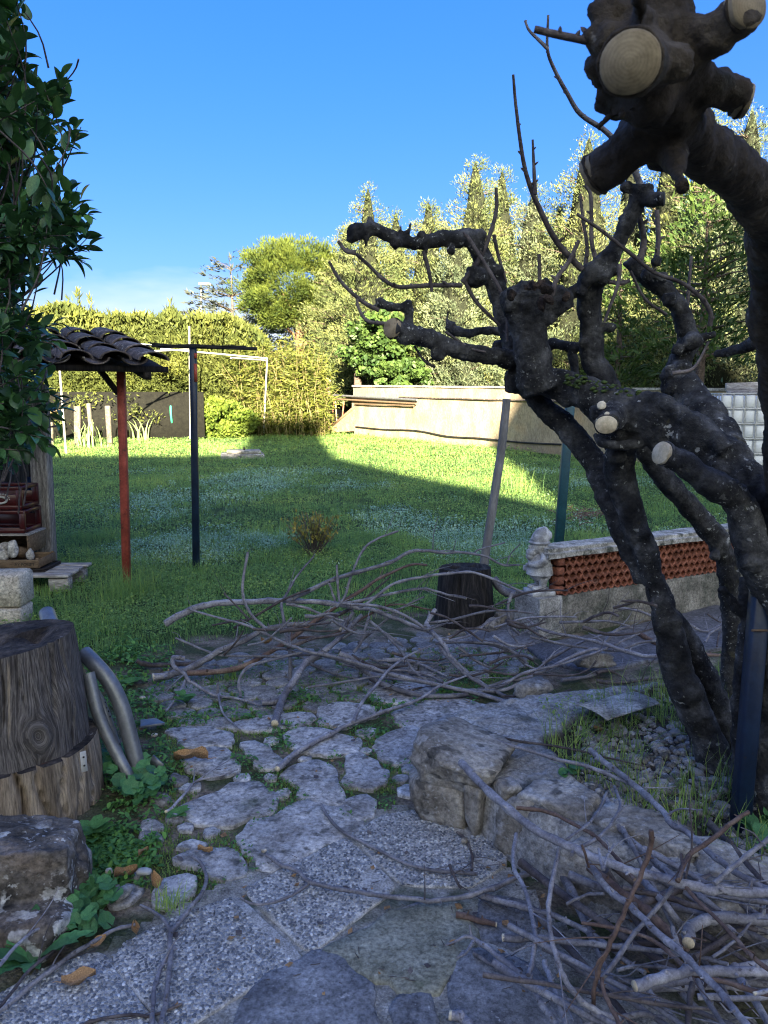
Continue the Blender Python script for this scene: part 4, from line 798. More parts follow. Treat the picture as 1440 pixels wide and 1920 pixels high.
tr(q, [(1145, 215, .82, 14), (1128, 232, .82, 12), (1117, 246, .82, 8)], 38, .3, 10)
for k, (u, v, r, y) in enumerate([(1150, 80, 50, .8), (1135, 120, 42, .82), (1128, 60, 26, .8), (1240, 20, 55, .82), (1150, 190, 38, .84), (1290, 100, 45, .8), (1215, 190, 60, .82), (1112, 18, 16, .8), (1240, 290, 40, .92), (1200, 250, 50, .9), (1262, 120, 44, .76), (1145, 20, 40, .8), (1330, 300, 30, 1.0), (1165, 215, 16, .8), (1100, 70, 14, .8)]):
    lump(q, u, v, y, r, 100 + k, amp=.35, f=1.8)
limb = fuse(q, .0048, ((.006, 17, 5), (.0045, 42, 6), (.003, 95, 7), (.0015, 200, 9)))
limb.build('overhanging_limb', M['near_bark'], pt, fix=False)
def cut(u, v, y, rpx, d, sq=1.0, mat='cutwood', name='saw_cut', off=.004, seed=0, label=None):
    th = np.linspace(0, 2 * math.pi, 28, endpoint=False); r = rpx * y / FPX
    rr = r * (1 + .06 * fbm(np.c_[np.cos(th) * 1.3, np.sin(th) * 1.3, th * 0 + seed], seed, 2)); q = MB()
    x, yy = rr * np.cos(th), rr * np.sin(th) * sq
    V = np.vstack([np.c_[x * .97, yy * .97, th * 0 - .012], np.c_[x, yy, th * 0], np.c_[x * .97, yy * .97, th * 0 + .0015], [[0, 0, .002]]])
    a = np.arange(28); b = (a + 1) % 28
    q.add(V, np.vstack([np.stack([a, b, 28 + b, 28 + a], 1), np.stack([28 + a, 28 + b, 56 + b, 56 + a], 1)]), [(56 + i, 56 + (i + 1) % 28, 84) for i in range(28)])
    o = place(name, q.data(name, M[mat], True), P(u, v, y) + np.asarray(d) / np.linalg.norm(d) * off, pt, frame(d))
    F = frame(d); c0 = P(u, v, y); rim = MB(); th2 = np.linspace(0, 2 * math.pi, 25)[:-1]; pts = [c0 + F @ np.array([(r * 1.03) * math.cos(t), (r * 1.03) * sq * math.sin(t), -.002]) for t in th2]; pts.append(pts[0])
    if rpx > 15: tube(rim, pts, [r * .085 * (1 + .4 * math.sin(k * 1.7 + rpx)) for k in range(25)], 6, 2, caps=False, wob=.3); rim.build('bark_rim', M['bark'] if mat == 'cutwood' else M['near_bark'], pt)
    if label: o['label'] = label
    return o
def axis(a, b): return P(*b) - P(*a)
cut(1181, 117, .655, 51, axis((1196, 117, .80), (1181, 117, .655)), mat='cutwood_grey', off=.003, label='large dull saw cut on the overhanging limb')
cut(1397, 16, .76, 36, axis((1345, 58, .78), (1397, 16, .76)) + (0, -.03, -.01), mat='cutwood_grey', off=.004)
cut(1394, 188, .851, 29, axis((1345, 168, .84), (1393, 188, .85)) + (0, -.012, 0), mat='cutwood_grey', off=.003)
cut(1114, 329, .932, 35, axis((1160, 296, .91), (1116, 328, .93)), mat='cutwood_grey', off=.003)
cut(1279, 350, .8, 12, axis((1271, 324, .84), (1279, 350, .8)), mat='rot', off=.002)
cut(1136, 796, 2.51, 20, (-.12, -1, -.05), .85, off=.008, label='pale round saw cut on the slanting limb')
cut(1126, 763, 2.59, 8, (-.1, -1, .3), off=.022); cut(1137, 778, 2.53, 5, (-.1, -1, .2), off=.012)
cut(1246, 851, 2.32, 22, (-.90, -.36, .26), off=.016, label='pale oval saw cut at the end of the front limb')
cut(738, 616, 2.74, 18, (-.45, -.8, .1), mat='cutwood_grey', off=.012)
cut(1243, 373, 2.66, 12, (.8, -.4, 0), mat='bark', off=.003)
# rotten pollard top
for k in range(34):
    a_ = random.uniform(0, 6.28); rr = 48 * math.sqrt(random.random()); q = MB()
    rock(q, (0, 0, 0), (random.uniform(.03, .06), random.uniform(.03, .05), random.uniform(.02, .05)), 300 + k, 1, None, .4, .5, 2)
    if k == 0: prm = []
    if k < 6: prm.append(q.data('bark_flake', M['rot'], False))
    place('bark_flake', prm[k % 6], P(1004 + rr * math.cos(a_) * 1.15, 546 + abs(rr) * .1 + random.uniform(-8, 26), 2.80) + (0, math.sin(a_) * rr / FPX * 2.8 - .05 * (random.random() < .5), 0), pt, (random.uniform(0, 6), random.uniform(0, 6), random.uniform(0, 6)))
# moss along the top of the slanting limb
q = MB(); v, t = ico(1)
for k in range(160):
    s = random.random(); u_, v_ = 1060 + s * 160 + random.uniform(-6, 6), 708 + s * 38 + random.uniform(-8, 14)
    q.add(v * np.array([.012, .012, .007]) * random.uniform(.4, 1.1) * (1 + .4 * vn(v * 3 + k, 1)[:, None]) + P(u_, v_, 2.76 - s * .08 + random.uniform(-.05, .03)), None, t)
tag(q.build('moss', M['moss'], pt, fix=False), kind='stuff')
# thin shoots left on the tree
def shoot(pts, y, r0, r1, mat='branch_dark', buds=True):
    n = len(pts); yy = np.linspace(y[0], y[1], n) if np.ndim(y) else [y] * n; q = MB()
    w = [P(u + random.uniform(-1, 1), v, yy[i]) for i, (u, v) in enumerate(pts)]; rad = [np.interp(i, [0, n - 1], [r0, r1]) * yy[i] / FPX for i in range(n)]
    p, r = tube(q, w, rad, 7, 5, 0, .5, .12, random.randint(0, 99))
    if buds:
        for i in range(2, len(p) - 1, 3):
            d = np.array([random.uniform(-1, 1), random.uniform(-1, 1), .6]); tube(q, [p[i], p[i] + d * r[i] * 1.9, p[i] + d * r[i] * 2.6], [r[i] * .8, r[i] * .5, .0004], 5, 1)
    return q.build('twig', M[mat], pt)
for pts, y, r0, r1 in [
 ([(1204, 352), (1180, 300), (1140, 250), (1090, 215), (1063, 175), (1040, 130), (1027, 92), (1029, 28)], (2.73, 2.4), 6, 2.2), ([(1027, 92), (1008, 74), (992, 56), (985, 38)], (2.445, 2.42), 3.5, 2),
 ([(1090, 505), (1045, 455), (1010, 390), (990, 340), (980, 290), (967, 200), (962, 140)], (2.8, 2.5), 6, 2.4), ([(1003, 365), (1000, 310), (999, 262)], 2.65, 4, 2),
 ([(868, 530), (890, 500), (912, 460), (930, 400), (931, 352)], 2.95, 5.5, 3), ([(866, 535), (800, 535), (750, 538), (720, 525), (690, 496), (668, 476)], 2.92, 4.5, 3), ([(668, 474), (648, 470), (634, 452)], 2.85, 5, 3),
 ([(712, 582), (680, 565), (640, 530), (617, 490)], 2.78, 4.5, 2.6), ([(727, 607), (690, 602), (672, 579), (670, 560)], 2.76, 4, 2.4), ([(795, 470), (805, 515), (810, 547)], 2.9, 4, 3),
 ([(869, 524), (892, 565), (937, 611)], 2.95, 4, 3), ([(1034, 565), (1043, 524), (1066, 492), (1086, 451)], 2.75, 5.5, 3.5), ([(1012, 535), (1010, 476)], 2.8, 4, 3),
 ([(1097, 499), (1100, 461), (1093, 405), (1087, 364)], 2.85, 4, 2.4), ([(1117, 484), (1110, 450), (1108, 371), (1099, 349), (1102, 334)], 2.85, 4.5, 2.5),
 ([(1331, 611), (1331, 585), (1312, 555), (1275, 529), (1226, 510), (1177, 472), (1125, 431), (1082, 401)], (2.8, 2.7), 4.5, 3), ([(1200, 491), (1206, 450), (1198, 405), (1192, 380)], 2.8, 6.5, 5), ([(1230, 487), (1234, 450), (1232, 394)], 2.9, 5, 4),
 ([(1162, 495), (1159, 532), (1140, 585), (1134, 604)], 2.75, 4, 2.5), ([(1140, 528), (1165, 532), (1180, 526)], 2.8, 4, 3.5), ([(1288, 577), (1297, 480)], 2.95, 3.5, 2.5), ([(816, 689), (795, 675), (777, 648)], 2.82, 3, 2), ([(835, 622), (880, 652), (910, 660)], 2.82, 2.5, 2),
 ([(870, 440), (884, 455), (945, 560), (952, 640)], 2.9, 4, 3), ([(926, 440), (935, 480), (950, 530)], 3.0, 3.5, 2.5), ([(1250, 590), (1210, 560), (1182, 508)], 2.86, 3, 2.5), ([(1260, 700), (1300, 690), (1330, 640)], 2.8, 4, 2),
 ([(1200, 215), (1120, 68), (1098, 76)], .82, 8, 8), ([(1100, 76), (1050, 66), (1003, 55)], .80, 7, 6), ([(1150, 1140), (1185, 1130), (1172, 1128)], 2.74, 3, 1.5), ([(1232, 1136), (1200, 1128), (1165, 1127)], 2.7, 3.5, 2)]: shoot(pts, y, r0, r1, 'branch' if pts[0] in ((1204, 352), (1027, 92)) else 'branch_dark')

# ================================================================ CUT BRANCHES
def Zm(x0, y0, s): return lambda pts: [(x0 + x / s, y0 + y / s) for x, y in pts]
Z8, ZC, Z7, Z6, Z5, ZT = Zm(240, 980, 1.8947), Zm(640, 1150, 2.3226), Zm(760, 1300, 2.1176), Zm(400, 1300, 2.4), Zm(0, 1130, 2.4313), Zm(1100, 680, 3.097)
Z1 = Zm(0, 0, 1.0)
SC = {id(Z1): 1.0, id(Z8): 1.8947, id(ZC): 2.3226, id(Z7): 2.1176, id(Z6): 2.4, id(Z5): 2.4313, id(ZT): 3.097}
def clampz(p, r):
    g = max(float(gz(p[0], p[1])), float(bed_z(p[0], p[1])) if -.1 < p[0] < 3 and .7 < p[1] < 4.4 else 0) + .018 + r * .9
    if p[2] < g:
        d = p - np.array([0, 0, CAM_H]); p = np.array([0, 0, CAM_H]) + d * ((g - CAM_H) / d[2])
    return p
def branch(zm, pts, Yd, r0, r1, label, mat='branch', side=(), h=None, cutend=None, group='cut branches in the brush piles', cat='branch', name='cut_branch', nside=2, seg=9, buds=True):
    s = SC[id(zm)]; px = zm(pts); n = len(px); q = MB(); mt = [M[mat]]
    def go(px, Yd, r0, r1, h, sg):
        n = len(px); w = []; rad = []
        for i, (u, v) in enumerate(px):
            t = i / (n - 1); rp = .95 * (r0 + (r1 - r0) * t) / s
            if h is None: y = Yd[0] + (Yd[1] - Yd[0]) * t; p = P(u, v, y)
            else: p = PH(u, v, h[0] + (h[1] - h[0]) * t)
            r = rp * p[1] / FPX; p = clampz(p, r); w.append(p); rad.append(rp * p[1] / FPX)
        return w, rad
    w, rad = go(px, Yd, r0, r1, h, seg); sd = random.randint(0, 999)
    p, r = catmull(w, rad, 6)
    jit = np.stack([vn(np.c_[np.arange(len(p)) * .45, np.full(len(p), sd + k * 9.1), np.zeros(len(p))], sd) for k in range(3)], 1) * r[:, None] * .28
    r2 = r * (1 + .10 * vn(np.c_[np.arange(len(p)) * .9, np.full(len(p), sd), np.zeros(len(p))], sd + 1)); nodes = np.arange(3, len(r2) - 1, 5); r2[nodes] *= 1.14
    tube(q, p + jit, r2, seg, 1, 0, .5, .05, sd)
    if buds:
        for i in nodes:                                     # buds and broken spurs at the joints
            d = np.array([random.uniform(-1, 1), random.uniform(-1, .3), random.uniform(-.2, 1)]); d /= np.linalg.norm(d); l_ = random.uniform(1.6, 3.0)
            tube(q, [p[i], p[i] + d * r[i] * 1.3, p[i] + d * r[i] * l_], [r[i] * .55, r[i] * .4, r[i] * .12], 5, 1)
    for sp in side:
        w2, rd2 = go(zm(sp[0]), sp[3] if len(sp) > 3 else Yd, sp[1], sp[2], h, 7); tube(q, w2, rd2, 7, 5, 0, .5, .08, sd + 5)
        p2, r3 = catmull(w2, rd2, 5)
        for i in range(3, len(p2) - 1, 4):
            d = np.array([random.uniform(-1, 1), random.uniform(-1, .3), random.uniform(-.2, 1)]); tube(q, [p2[i], p2[i] + d * r3[i] * 2.2], [r3[i] * .5, r3[i] * .1], 5, 1)
    for k in range(nside):                                  # fine side twigs
        i = random.randint(len(p) // 3, len(p) - 2); t_ = p[min(i + 1, len(p) - 1)] - p[i - 1]; t_ /= np.linalg.norm(t_) + 1e-9
        d = t_ * .8 + np.array([random.uniform(-1, 1), random.uniform(-.6, .6), random.uniform(-.1, .8)]) * .8; d /= np.linalg.norm(d); l_ = random.uniform(.06, .22); rr = max(r[i] * .4, .0018)
        a_ = p[i]; b_ = a_ + d * l_ * .5 + np.array([0, 0, .008]); c_ = a_ + d * l_ + np.array([random.uniform(-.03, .03), random.uniform(-.03, .03), random.uniform(-.01, .03)])
        b_[2] = max(b_[2], .02); c_[2] = max(c_[2], .02); tube(q, [a_, b_, c_], [rr, rr * .75, rr * .4], 6, 4)
    o = tag(q.build(name, mt, fix=True), label, cat, group)
    for e in (cutend or ()):                                # pale sawn ends
        c_, d_ = (p[0], p[0] - p[2]) if e == 0 else (p[-1], p[-1] - p[-3]); rr = (r2[0] if e == 0 else r2[-1]) * .97
        th = np.linspace(0, 6.283, 14, endpoint=False); e_ = MB(); F = frame(d_); V = np.vstack([np.c_[rr * np.cos(th), rr * np.sin(th), th * 0 - .004], np.c_[rr * np.cos(th), rr * np.sin(th), th * 0 + .003], [[0, 0, .0035]]]) @ F.T + c_ + (jit[0] if e == 0 else jit[-1])
        a = np.arange(14); b = (a + 1) % 14; e_.add(V, np.stack([a, b, 14 + b, 14 + a], 1), [(14 + i, 14 + (i + 1) % 14, 28) for i in range(14)]); e_.build('sawn_end', M['cutwood'], o)
    return o
GM = 'cut branches in the pile on the path'
def bm_(zm, pts, Yd, r0, r1, label, **k): k.setdefault('group', GM); return branch(zm, pts, Yd, r0, r1, label, **k)
bm_(Z8, [(135, 357), (230, 305), (340, 285), (500, 280), (600, 278), (760, 292), (870, 312), (960, 345), (1060, 385), (1130, 420)], (4.35, 4.35), 14, 6, 'long dark branch arching along the top left of the path brush pile', nside=4)
bm_(Z8, [(90, 553), (200, 525), (300, 470), (420, 415), (520, 370), (640, 358), (720, 330), (800, 310)], (3.95, 4.5), 15, 6, 'thick branch with pale sawn end, farthest left low in the path brush pile', cutend=[0])
bm_(Z8, [(210, 535), (350, 525), (450, 490), (540, 440), (620, 380), (720, 310), (830, 240), (890, 200), (1000, 150), (1060, 150)], (4.0, 4.6), 12, 4, 'brownish branch rising diagonally across the middle of the path brush pile', mat='branch_red')
bm_(Z8, [(580, 270), (700, 215), (800, 180), (920, 145), (1000, 105), (1060, 100), (1130, 108), (1180, 105), (1270, 120), (1330, 150), (1390, 150)], (4.3, 4.5), 9, 3.5, 'topmost arching branch of the path brush pile, crossing before the black stump', nside=5)
bm_(Z8, [(1390, 655), (1250, 610), (1100, 575), (960, 545), (850, 510), (740, 480), (650, 460), (600, 445), (560, 430), (470, 385), (390, 355), (290, 330), (210, 305)], (3.75, 4.15), 9, 4, 'very long branch running from the pale stone ledge to the upper left of the pile', nside=5)
bm_(Z8, [(1300, 600), (1150, 590), (1000, 550), (880, 525), (760, 490), (680, 470), (600, 470), (480, 475), (330, 470), (240, 440), (170, 410)], (3.8, 4.2), 8, 4, 'long nearly level branch low through the middle of the path brush pile')
bm_(Z8, [(520, 715), (550, 620), (600, 545), (640, 490), (720, 440), (770, 390), (830, 330)], (3.55, 4.3), 15, 8, 'forked pale branch pointing down the path with its thick end nearest us', side=[([(475, 640), (530, 633), (575, 590)], 12, 12, (3.72, 3.85))], cutend=[0], nside=1)
bm_(Z8, [(575, 560), (575, 470), (560, 380), (545, 300), (560, 260), (600, 190), (660, 120)], (4.0, 4.5), 9, 3, 'upright branch bending right above the left half of the path brush pile')
bm_(Z8, [(755, 465), (800, 490), (860, 535), (920, 580), (1020, 610), (1100, 615), (1200, 610), (1300, 575), (1440, 545)], (4.0, 3.9), 12, 7, 'stout branch with sawn end in the middle curving right to the pale ledge', cutend=[0])
bm_(Z8, [(530, 875), (600, 815), (700, 760), (800, 710), (930, 665), (1030, 630), (1100, 585), (1200, 545)], (3.1, 3.9), 12, 4, 'branch lying foremost on the flagstones with a yellow sawn tip', side=[([(800, 708), (830, 640), (880, 580), (930, 520), (1000, 470), (1080, 435)], 8, 3.5, (3.4, 4.2))], cutend=[0], nside=2)
bm_(Z8, [(490, 375), (440, 330), (410, 270), (410, 200), (425, 105)], (4.2, 4.3), 6, 5, 'lone upright twig with a blunt dark tip left of the dry plant', nside=1)
bm_(Z8, [(740, 300), (770, 260), (800, 170), (840, 90), (890, 55), (960, 30)], (4.3, 4.5), 5, 4, 'thin twig reaching highest over the lawn from the path pile', nside=1)
bm_(Z8, [(750, 280), (745, 220), (742, 150)], (4.3, 4.3), 5, 4.5, 'short vertical twig sticking up right of the pile centre', nside=0)
bm_(Z8, [(735, 280), (725, 245), (715, 215)], (4.3, 4.3), 5, 4, 'shorter slanted twig just left of the vertical one', nside=0)
bm_(Z8, [(780, 290), (900, 300), (1000, 340), (1090, 400), (1150, 420), (1280, 430), (1360, 460), (1420, 510)], (4.2, 4.2), 6, 6, 'branch drooping right from the centre of the pile towards the gnome plinth')
bm_(Z8, [(1090, 310), (1062, 355), (1080, 390), (1120, 430), (1150, 480), (1230, 550), (1320, 610), (1400, 645)], (4.3, 3.8), 9, 6, 'kinked branch falling steeply right before the black stump')
bm_(Z8, [(820, 300), (850, 285), (950, 215), (1060, 190), (1150, 180), (1230, 178), (1330, 215), (1430, 260)], (4.25, 4.4), 6, 4.5, 'slim branch crossing the top of the black stump', nside=3)
bm_(Z8, [(1060, 355), (1150, 345), (1250, 320), (1330, 312), (1440, 322)], (4.25, 4.35), 5, 4, 'thin twig spanning the foot of the black stump', nside=1)
bm_(Z8, [(1365, 250), (1350, 300), (1360, 360), (1390, 400)], (4.3, 4.3), 6, 5, 'crooked upright twig between the stump and the gnome plinth', nside=1)
bm_(Z8, [(800, 460), (830, 420), (850, 350), (855, 335)], (4.1, 4.2), 6, 5, 'small steep twig crossing the pile centre', nside=1)
bm_(Z8, [(640, 585), (740, 570), (830, 555), (900, 545)], (3.75, 3.85), 5, 4, 'thin twig lying level on the pavers below the pile', nside=1)
bm_(Z8, [(200, 482), (160, 478), (165, 510), (200, 540), (230, 570), (300, 610), (390, 625), (470, 650)], (4.0, 3.75), 9, 5, 'hooked branch with spreading dark twigs at the lower left of the pile', side=[([(205, 560), (180, 610), (135, 670)], 7, 4, (3.9, 3.6)), ([(320, 610), (340, 680), (400, 735)], 5, 3, (3.75, 3.4)), ([(318, 610), (320, 570)], 6, 4, (3.8, 3.8))], nside=1)
bm_(Z8, [(400, 620), (395, 560), (430, 510), (520, 485), (620, 460)], (3.75, 4.0), 6, 5, 'curled dark ended branch bending over the pavers', nside=1)
bm_(Z8, [(30, 490), (80, 505), (160, 505), (240, 500), (300, 480)], (4.2, 4.3), 10, 7, 'dark crooked stick lying at the far left behind the sawn end', mat='branch_dark', nside=0)
bm_(Z8, [(560, 290), (620, 300), (700, 330), (800, 360), (900, 385), (980, 440)], (4.3, 4.3), 6, 4, 'thin branch slanting down beneath the long dark arch', nside=2)
bm_(Z8, [(760, 290), (880, 265), (1000, 240), (1060, 235), (1130, 255), (1200, 270)], (4.3, 4.4), 6, 4, 'branch ending in a pale tip before the black stump side', cutend=[1], nside=3)
bm_(Z8, [(600, 410), (720, 400), (850, 330), (950, 290), (1080, 310)], (4.3, 4.4), 6, 3, 'thin wavy branch behind the pile centre', nside=3, mat='branch_red')
bm_(Z8, [(300, 365), (380, 350), (420, 345)], (4.2, 4.2), 4, 3, 'tiny dark twig at the upper left over the grass', nside=1, mat='branch_dark')
bm_(Z8, [(430, 345), (380, 290), (340, 250)], (4.2, 4.25), 4, 3, 'thin bare twig leaning left above the upper left branches', nside=1, mat='branch_dark')
bm_(Z8, [(340, 470), (380, 430), (410, 385)], (4.1, 4.1), 5, 3, 'dark spur rising from the left thick branch', nside=1, mat='branch_dark')
bm_(Z8, [(1230, 110), (1250, 95), (1340, 70)], (4.5, 4.5), 4, 3, 'fine twig pointing right above the black stump', nside=0)
bm_(Z8, [(1345, 150), (1360, 110), (1395, 75)], (4.5, 4.5), 3, 2, 'fine twig pointing up beside the leaning grey pole', nside=0)
bm_(Z8, [(860, 350), (920, 400), (980, 470), (1010, 520), (1060, 560)], (4.2, 3.9), 6, 4, 'branch slanting down right from pile centre to the ledge', nside=2)
bm_(Z8, [(760, 378), (768, 362), (800, 320)], (4.2, 4.3), 10, 7, 'stubby branch showing a yellow sawn end at pile centre', cutend=[0], nside=0)
bm_(ZC, [(1395, 187), (1290, 180), (1180, 145), (1100, 120), (1000, 100), (870, 70), (800, 20)], (3.95, 4.3), 11, 6, 'branch end with split pale tip by the front tree leg', nside=2)
bm_(ZC, [(820, 100), (950, 130), (1070, 150), (1200, 160), (1290, 130), (1380, 118)], (4.1, 4.1), 7, 6, 'branch lying level along the plinth base', nside=2)
bm_(ZC, [(590, 345), (680, 320), (800, 260), (940, 225), (1080, 180), (1180, 140), (1300, 85)], (3.8, 4.15), 9, 5, 'straight branch rising right with its tip against the plinth', nside=2)
bm_(ZC, [(600, 340), (720, 330), (830, 270), (900, 240), (1060, 165), (1140, 155)], (3.85, 4.1), 9, 8, 'thick branch just behind the straight rising one', nside=1)
bm_(ZC, [(430, 140), (460, 190), (520, 250), (620, 315), (700, 355), (790, 390)], (4.1, 3.7), 9, 9, 'dark branch sloping down to the pale ledge', nside=1)
bm_(ZC, [(410, 130), (530, 125), (650, 130), (720, 150), (790, 200), (810, 225)], (4.2, 4.1), 7, 8, 'branch bowing over the dark paving before the plinth', nside=2)
bm_(ZC, [(730, 0), (730, 70), (770, 130)], (4.35, 4.3), 6, 5, 'short crooked twig leaning on the plinth corner', side=[([(750, 100), (800, 82), (860, 68)], 4, 3, (4.3, 4.3))], nside=0)
bm_(ZC, [(700, 360), (800, 360), (920, 355), (1000, 330)], (3.65, 3.75), 6, 4, 'dark thin stick lying along the back of the pale ledge', mat='branch_dark', nside=1)
bm_(ZC, [(828, 304), (845, 312), (860, 345), (858, 378)], (3.7, 3.6), 12, 6, 'bent twig with a white oval cut on the ledge', cutend=[0], nside=0)
bm_(ZC, [(620, 245), (720, 265), (850, 265), (1000, 270), (1080, 240), (1110, 205)], (3.9, 3.95), 5, 4, 'thin curved twig hooking up at its right end', nside=2, mat='branch_dark')
bm_(ZC, [(1300, 90), (1340, 115), (1390, 140)], (4.2, 4.1), 12, 11, 'short thick brown branch behind the front tree leg', mat='branch_red', nside=0)
bm_(ZC, [(800, 222), (850, 240), (900, 200), (930, 165)], (3.95, 4.0), 5, 4, 'little forked twig on the branches before the plinth', nside=1)
bm_(ZC, [(480, 115), (560, 95), (640, 40), (720, 5)], (4.2, 4.35), 5, 4, 'thin twig rising right at the foot of the stump', nside=2)
bm_(ZT, [(560, 1500), (680, 1560), (775, 1530), (860, 1535)], (4.1, 4.1), 9, 7, 'branch lying behind the front leg on dark paving', nside=2)
bm_(ZT, [(690, 1620), (720, 1570), (790, 1530)], (4.0, 4.1), 8, 6, 'curved twig between the two rear tree legs', nside=2)
bm_(ZT, [(680, 1690), (760, 1700), (850, 1690)], (3.8, 3.8), 12, 9, 'brown stick low between the tree legs', mat='branch_red', nside=1)
bm_(ZT, [(755, 1650), (770, 1560)], (4.0, 4.1), 6, 4, 'dark upright twig between the rear tree legs', mat='branch_dark', nside=1)
bm_(ZT, [(700, 1460), (760, 1500), (800, 1510)], (4.3, 4.3), 6, 3, 'fine twig on the dark paving near the planter foot', mat='branch_dark', nside=2)
for k in range(44):                                         # the thin stuff that fills the pile
    u_, v_ = random.uniform(420, 1180), random.uniform(1140, 1280); a_ = random.uniform(-.5, .35); l_ = random.uniform(60, 170); y_ = random.uniform(3.9, 4.4)
    pts = [(u_ + l_ * t * math.cos(a_), v_ + l_ * t * math.sin(a_) + 14 * math.sin(t * 3 + k)) for t in (0, .35, .7, 1)]
    bm_(Z1, pts, (y_, y_ + random.uniform(-.15, .15)), random.uniform(2.4, 4.6), random.uniform(1.3, 2.4), 'thin bare twig lost among the thicker branches of the path pile', mat=random.choice(['branch', 'branch_dark', 'branch_dark']), group='thin twigs filling the path pile', name='cut_twig', cat='twig', nside=2, seg=7, buds=False)
GR = 'cut branches in the pile at the bed edge'
def br_(pts, h, r0, r1, label, zm=Z7, **k): k.setdefault('group', GR); k.setdefault('nside', 1); return branch(zm, pts, None, r0, r1, label, h=h, **k)
br_([(220, 270), (300, 360), (400, 450), (500, 530), (620, 595), (740, 650), (860, 695), (960, 720), (1080, 750), (1180, 775), (1300, 785), (1440, 790), (1600, 790)], (.36, .36), 17, 23, 'thickest long grey branch resting on the edging stone', cutend=[0], seg=12)
br_([(730, 680), (800, 770), (900, 850), (980, 930), (1060, 1000), (1150, 1080), (1240, 1180), (1320, 1270), (1420, 1400)], (.30, .34), 15, 18, 'pale smooth branch sloping to the bottom right corner', seg=12)
br_([(735, 690), (850, 790), (940, 850), (1030, 930), (1120, 1010)], (.25, .22), 20, 20, 'brownish thick stick tucked beneath the pale smooth branch', mat='branch_red', seg=12)
br_([(390, 975), (520, 975), (650, 985), (800, 1000), (920, 1015), (1050, 1030), (1180, 1050), (1280, 1075)], (.10, .20), 17, 9, 'level branch with a blunt left end above the dark flagstone', cutend=[0])
br_([(305, 805), (420, 835), (520, 860), (640, 905), (750, 960), (850, 1040), (950, 1110)], (.03, .10), 15, 11, 'branch low on the ground slanting under the level one')
br_([(240, 725), (300, 770), (380, 800), (440, 850), (600, 885), (750, 910), (900, 925), (1000, 935), (1150, 910), (1280, 870), (1360, 830), (1445, 805)], (.03, .06), 10, 14, 'long curved branch sweeping across the pebble slabs', zm=Z6, side=[([(440, 850), (350, 910), (250, 945), (170, 945), (125, 920)], 9, 6)], cutend=[1], mat='branch')
br_([(485, 500), (520, 560), (580, 620), (700, 685), (800, 735), (880, 770), (1000, 800), (1100, 805), (1190, 815)], (.02, .03), 7, 10, 'slender branch lying from the pale flagstone to the edging', zm=Z6, nside=2)
br_([(440, 560), (430, 620), (430, 690), (470, 770), (500, 870), (515, 960), (505, 1060), (490, 1120)], (.14, .12), 9, 11, 'crooked branch hanging down across the level one', nside=2)
br_([(610, 620), (590, 720), (570, 820), (570, 900), (585, 990), (610, 1080), (650, 1160), (700, 1220), (760, 1260), (850, 1300)], (.34, .14), 9, 15, 'bent branch curving down to the knotty fork', seg=10)
br_([(975, 545), (970, 620), (940, 710), (890, 820), (850, 910), (810, 1000), (770, 1090), (750, 1180), (745, 1240)], (.55, .16), 12, 10, 'reddish brown branch standing tall across the pile', mat='branch_red', nside=3)
br_([(1120, 985), (1128, 935), (1200, 897), (1300, 890), (1440, 895), (1600, 890)], (.24, .24), 28, 23, 'stoutest bent branch with a rounded cut end', cutend=[0], seg=14, nside=0)
br_([(920, 1160), (1000, 1135), (1100, 1110), (1200, 1100), (1320, 1105), (1440, 1110), (1600, 1110)], (.28, .28), 25, 21, 'thick branch with a squared left end below the bent one', cutend=[0], seg=14, nside=0)
br_([(735, 225), (800, 280), (880, 340), (960, 410), (1020, 470), (1060, 520), (1130, 560), (1220, 640), (1310, 710), (1400, 760), (1500, 800)], (.28, .34), 13, 15, 'grey branch slanting across the gravel bed', seg=10)
br_([(200, 115), (280, 160), (400, 200), (500, 230), (600, 260), (720, 290), (850, 340), (940, 380)], (.26, .27), 7, 9, 'thin branch with a pale tip along the ledge top', cutend=[0])
br_([(290, 140), (420, 185), (560, 205), (700, 230), (780, 250), (960, 290)], (.25, .25), 6, 4, 'thin dark twig beside the one with the pale tip', mat='branch_dark')
br_([(440, 455), (560, 470), (650, 510), (740, 560), (800, 610), (860, 680), (910, 740)], (.32, .36), 9, 8, 'reddish twig crossing above the thickest branch', mat='branch_red')
br_([(1360, 470), (1290, 520), (1200, 590), (1130, 640), (1095, 700), (1080, 745)], (.42, .38), 10, 12, 'knobbly brown branch pointing to the blue post', mat='branch_red', side=[([(1085, 740), (1100, 690), (1095, 640)], 9, 7)])
br_([(1500, 545), (1440, 580), (1360, 640), (1290, 700), (1225, 755)], (.45, .38), 12, 11, 'grey branch entering from the frame edge by the grass')
br_([(1090, 740), (1150, 810), (1230, 890), (1300, 960), (1370, 1040), (1450, 1100)], (.36, .36), 8, 11, 'thin pale branch crossing the stout bent one', mat='branch_red')
br_([(700, 910), (830, 930), (960, 970), (1040, 1020), (1100, 1080), (1160, 1120), (1280, 1150), (1440, 1200), (1560, 1240)], (.2, .3), 8, 13, 'red brown branch weaving under the pale smooth one', mat='branch_red', nside=2)
br_([(270, 970), (350, 1030), (440, 1100), (500, 1170), (550, 1250), (600, 1313), (660, 1400)], (.06, .08), 11, 17, 'branch ending in a cluster of knotty spurs', side=[([(275, 975), (240, 965), (200, 985), (160, 1000)], 9, 5), ([(262, 965), (255, 920)], 7, 4), ([(270, 985), (240, 1030), (205, 1050)], 9, 5)], seg=11)
br_([(270, 1030), (350, 1080), (450, 1110), (560, 1180), (680, 1230)], (.03, .05), 9, 8, 'thin branch running just below the knotty one')
